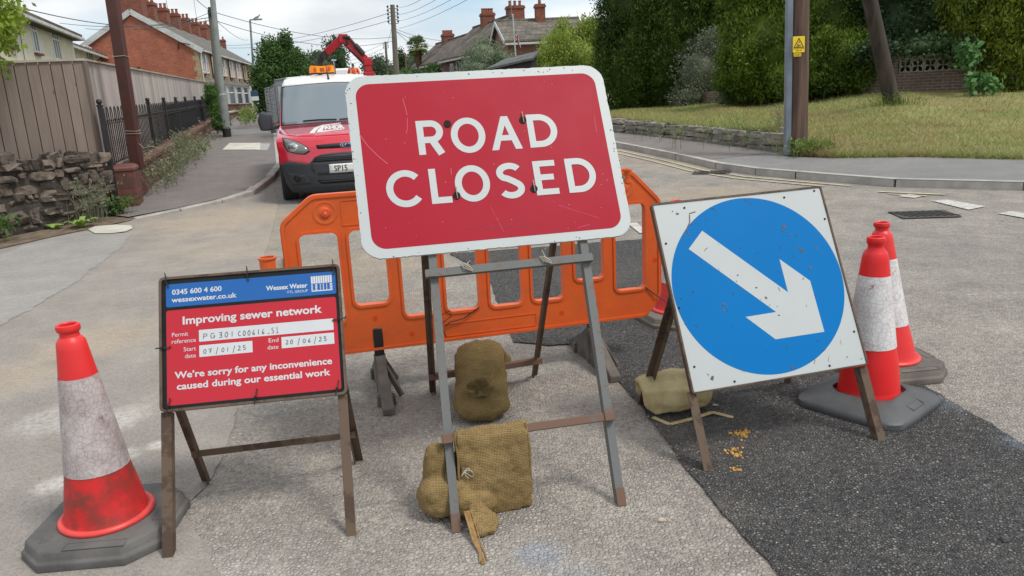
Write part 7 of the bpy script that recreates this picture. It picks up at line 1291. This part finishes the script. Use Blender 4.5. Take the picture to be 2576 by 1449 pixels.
# ------------------------------------------------------------------ low stone wall and block wall on the right
W_ = [(G(u, vb, .1), at(u, vt, G(u, vb, .1).y).z) for u, vb, vt in WT]; e = thing('stone_wall', 'low grey stone retaining wall holding up the grass on the right', 'wall', W_[-1][0]); loc = lambda p: p - W_[-1][0]; st_ = []; rr = random.Random(9)
mb = MB(); mb.loft([[loc(Vector((p.x + k * .1, p.y + k, z))) for k, z in ((.12, gz(p.y) - .2), (.12, zt), (.32, zt + .0), (.32, gz(p.y) - .2))] for p, zt in W_]); mb.build('wall_core', M_MORT, e)
for (p, z0), (q, z1) in zip(W_, W_[1:]):
    L_ = (q - p).xy.length; an = math.atan2(q.y - p.y, q.x - p.x); s = 0
    while s < L_:
        w_ = rr.uniform(.2, .42); f = min(1, (s + w_) / L_); c = p.lerp(q, f); zt = z0 + (z1 - z0) * f; g0 = gz(c.y) + .08
        for k in range(3): h = (zt - g0) / 3; st_.append((loc(Vector((c.x, c.y + .1, g0 + h * (k + .5) + rr.uniform(-.01, .01)))), w_ * rr.uniform(.85, 1.0), .10, h * .52, an + rr.uniform(-.03, .03)))
        s += 2 * w_
lumps('walling_stones', st_, M_STR, e, 3)
c = G(1957, 381, .1); mb = MB(); mb.box(loc(Vector((c.x + .1, c.y + .05, gz(c.y) + .25))), (.12, .12, .5)); mb.build('end_stone', M_STR, e, .02)
wl = [at(1560, 266, 33.2), at(1850, 252, 27), at(2000, 244, 23.6), at(2180, 236, 21.2), at(2640, 226, 18.6)]; c0 = wl[3]; c1 = wl[4]; ex = (c1 - c0); ex.z = 0; LW = ex.length; ex.normalize(); e = thing('block_wall', 'brown brick garden wall with a row of patterned screen blocks under the hedge', 'wall', c0, math.atan2(ex.y, ex.x)); zs = c1.z - c0.z
zA, zB = at(2300, 182, c0.lerp(c1, .3).y).z - c0.z, at(2300, 150, c0.lerp(c1, .3).y).z - c0.z
mb = MB(); mb.span((-.1, 0, -.4), (LW, .2, zA - .002)); mb.span((-.1, .0, zB + .002), (LW, .2, zB + .10)); b0 = s_at(c0, ex, 2262, 165); bs_ = (s_at(c0, ex, 2422, 165) - b0) / 5
mb.span((-.1, -.001, zA), (b0 - .02, .199, zB)); mb.span((b0 + bs_ * 5 + .02, -.001, zA), (b0 + bs_ * 5 + .45, .199, zB)); M_BWALL = brickmat('brick_dull', S(126, 108, 96), S(106, 90, 80), S(150, 140, 132), dirt=S(84, 72, 64)); mb.build('brickwork', M_BWALL, e)
M_SCRN = mat('screen_block', S(176, 170, 160), S(146, 140, 130), 6, rough=.9)
for k in range(8):
    x0 = b0 + bs_ * k + (.47 if k > 4 else 0); x1 = x0 + bs_ - .012; hz = zB - zA; m = MB(); cx, cz = (x0 + x1) / 2, (zA + zB) / 2; r = (x1 - x0) / 2; rz_ = hz / 2
    m.prism([[(x0, zA + .004), (x1, zA + .004), (x1, zB - .004), (x0, zB - .004)], [(x0 + .025, zA + .03), (x1 - .025, zA + .03), (x1 - .025, zB - .03), (x0 + .025, zB - .03)]], lambda a, b, d: Vector((a, -d, b)), -.12, -.03)
    for sx in (-1, 1):
        for sz in (-1, 1):
            for bow in (-1, 1):
                pts = [Vector((cx + sx * r * .93 * t + bow * sx * .30 * r * math.sin(math.pi * t), .05, cz + sz * rz_ * .93 * t - bow * sz * .30 * rz_ * math.sin(math.pi * t))) for t in np.linspace(0, 1, 7)]
                for p, q in zip(pts, pts[1:]): m.bar(p, q, .022, .06, (0, 1, 0))
    m.build('screen_block', M_SCRN, e)
mb = MB(); 
for p, q in zip(wl[:3], wl[1:4]):
    d_ = (q - p); mb.bar(p - c0 + Vector((0, 0, -.1)), q - c0 + Vector((0, 0, -.1)), .2, .9)
mb2 = MB(); I_ = Matrix.Rotation(-math.atan2(ex.y, ex.x), 3, 'Z'); mb2.add([I_ @ Vector(v) for v in mb.v], mb.f); mb2.build('low_section', M_BWALL, e)
for lb, u, v, yy in (('crumpled white paper lying on the grass bank', 2293, 327, 15.7), ('small white scrap at the edge of the right pavement', 2135, 387, 14.6)):
    c = at(u, v, yy - .6); mb = MB(); mb.lathe([(.001, 0), (.06, .01), (.07, .05), (.04, .08), (.001, .09)], 9, fn=lambda p, a: p + Vector((random.uniform(-.02, .02), random.uniform(-.02, .02), random.uniform(-.012, .012)))); o = mb.build('litter', M_TAPE, None); o.location = c; o.scale = (.9, .9, .9) if u > 2200 else (.5, .5, .5); tag(o, lb, 'litter')
# ------------------------------------------------------------------ overhead cables
M_CAB = NT('cable_black').done(S(70, 74, 80), .6); 
def cable(label, a, b, sag, r=.012):
    pts = [a.lerp(b, t) - Vector((0, 0, sag * 4 * t * (1 - t))) for t in np.linspace(0, 1, 25)]; mb = MB(); mb.tube(pts, r, 5); tag(mb.build('overhead_cable', M_CAB), label, 'cable', 'overhead cables')
P = lambda u, v, y: at(u, v, y)
pl_ = TP1 - Vector((0, 0, .15))
cable('cable running from the left telegraph pole over the white house to the top left', pl_, P(-40, -6, 14), .5, .010); cable('cable from the left telegraph pole dropping to the roof of the set back cream house', pl_ - Vector((0, 0, .2)), P(150, 58, 40), .25); cable('cable from the left telegraph pole low over the red gable', pl_ - Vector((0, 0, .3)), P(215, 72, 46), .2)
cable('cable from the left telegraph pole climbing out of the top of the picture', pl_, P(470, -25, 20), .05, .010); cable('upper of the two cables sagging from the left pole to the insulated pole', pl_, TP2 - Vector((0, 0, 1.75)), .45); cable('lower of the two cables sagging from the left pole to the insulated pole', pl_ - Vector((0, 0, .3)), TP2 - Vector((0, 0, 1.95)), .6); cable('cable from the left pole down to the far end of the terrace', pl_ - Vector((0, 0, .2)), P(625, 100, 74), .3)
for i, (dv, v2) in enumerate(((.45, 112), (.85, 118))): cable(('upper', 'lower')[i] + ' line from the insulated pole leftwards above the street tree', TP2 - Vector((.28, 0, dv)), P(560, v2 + 2, 80), .5, .014)
for i, (dz_, u, v) in enumerate(((.15, 1085, -18), (.55, 1125, -18), (.9, 1165, -18), (1.3, 1215, -22))): cable(('topmost', 'second', 'third', 'lowest')[i] + ' of the four lines rising right from the insulated pole', TP2 + Vector((.28, 0, -dz_)), P(u, v, 24), .12, .008)
cable('drop cable from the insulated pole to the chimney of the semi', TP2 - Vector((0, 0, 1.3)), P(1172, 98, 62), .35); cable('drop cable from the insulated pole to the far brick house', TP2 - Vector((0, 0, 1.4)), P(1130, 120, 72), .3); cable('drop cable from the insulated pole to the eaves of the semi', TP2 - Vector((0, 0, 1.35)), P(1120, 128, 69), .7)
for i in range(3): cable(('upper', 'middle', 'lower')[i] + ' line between the insulated pole and the distant pole behind the crane', TP3 - Vector((.2, 0, .2 + i * .5)), P(780, 148 + i * 8, 130), .8, .016)
cable('line strung from the distant pole to the insulated pole', TP3 - Vector((0, 0, .2)), TP2 - Vector((0, 0, .7)), .4)
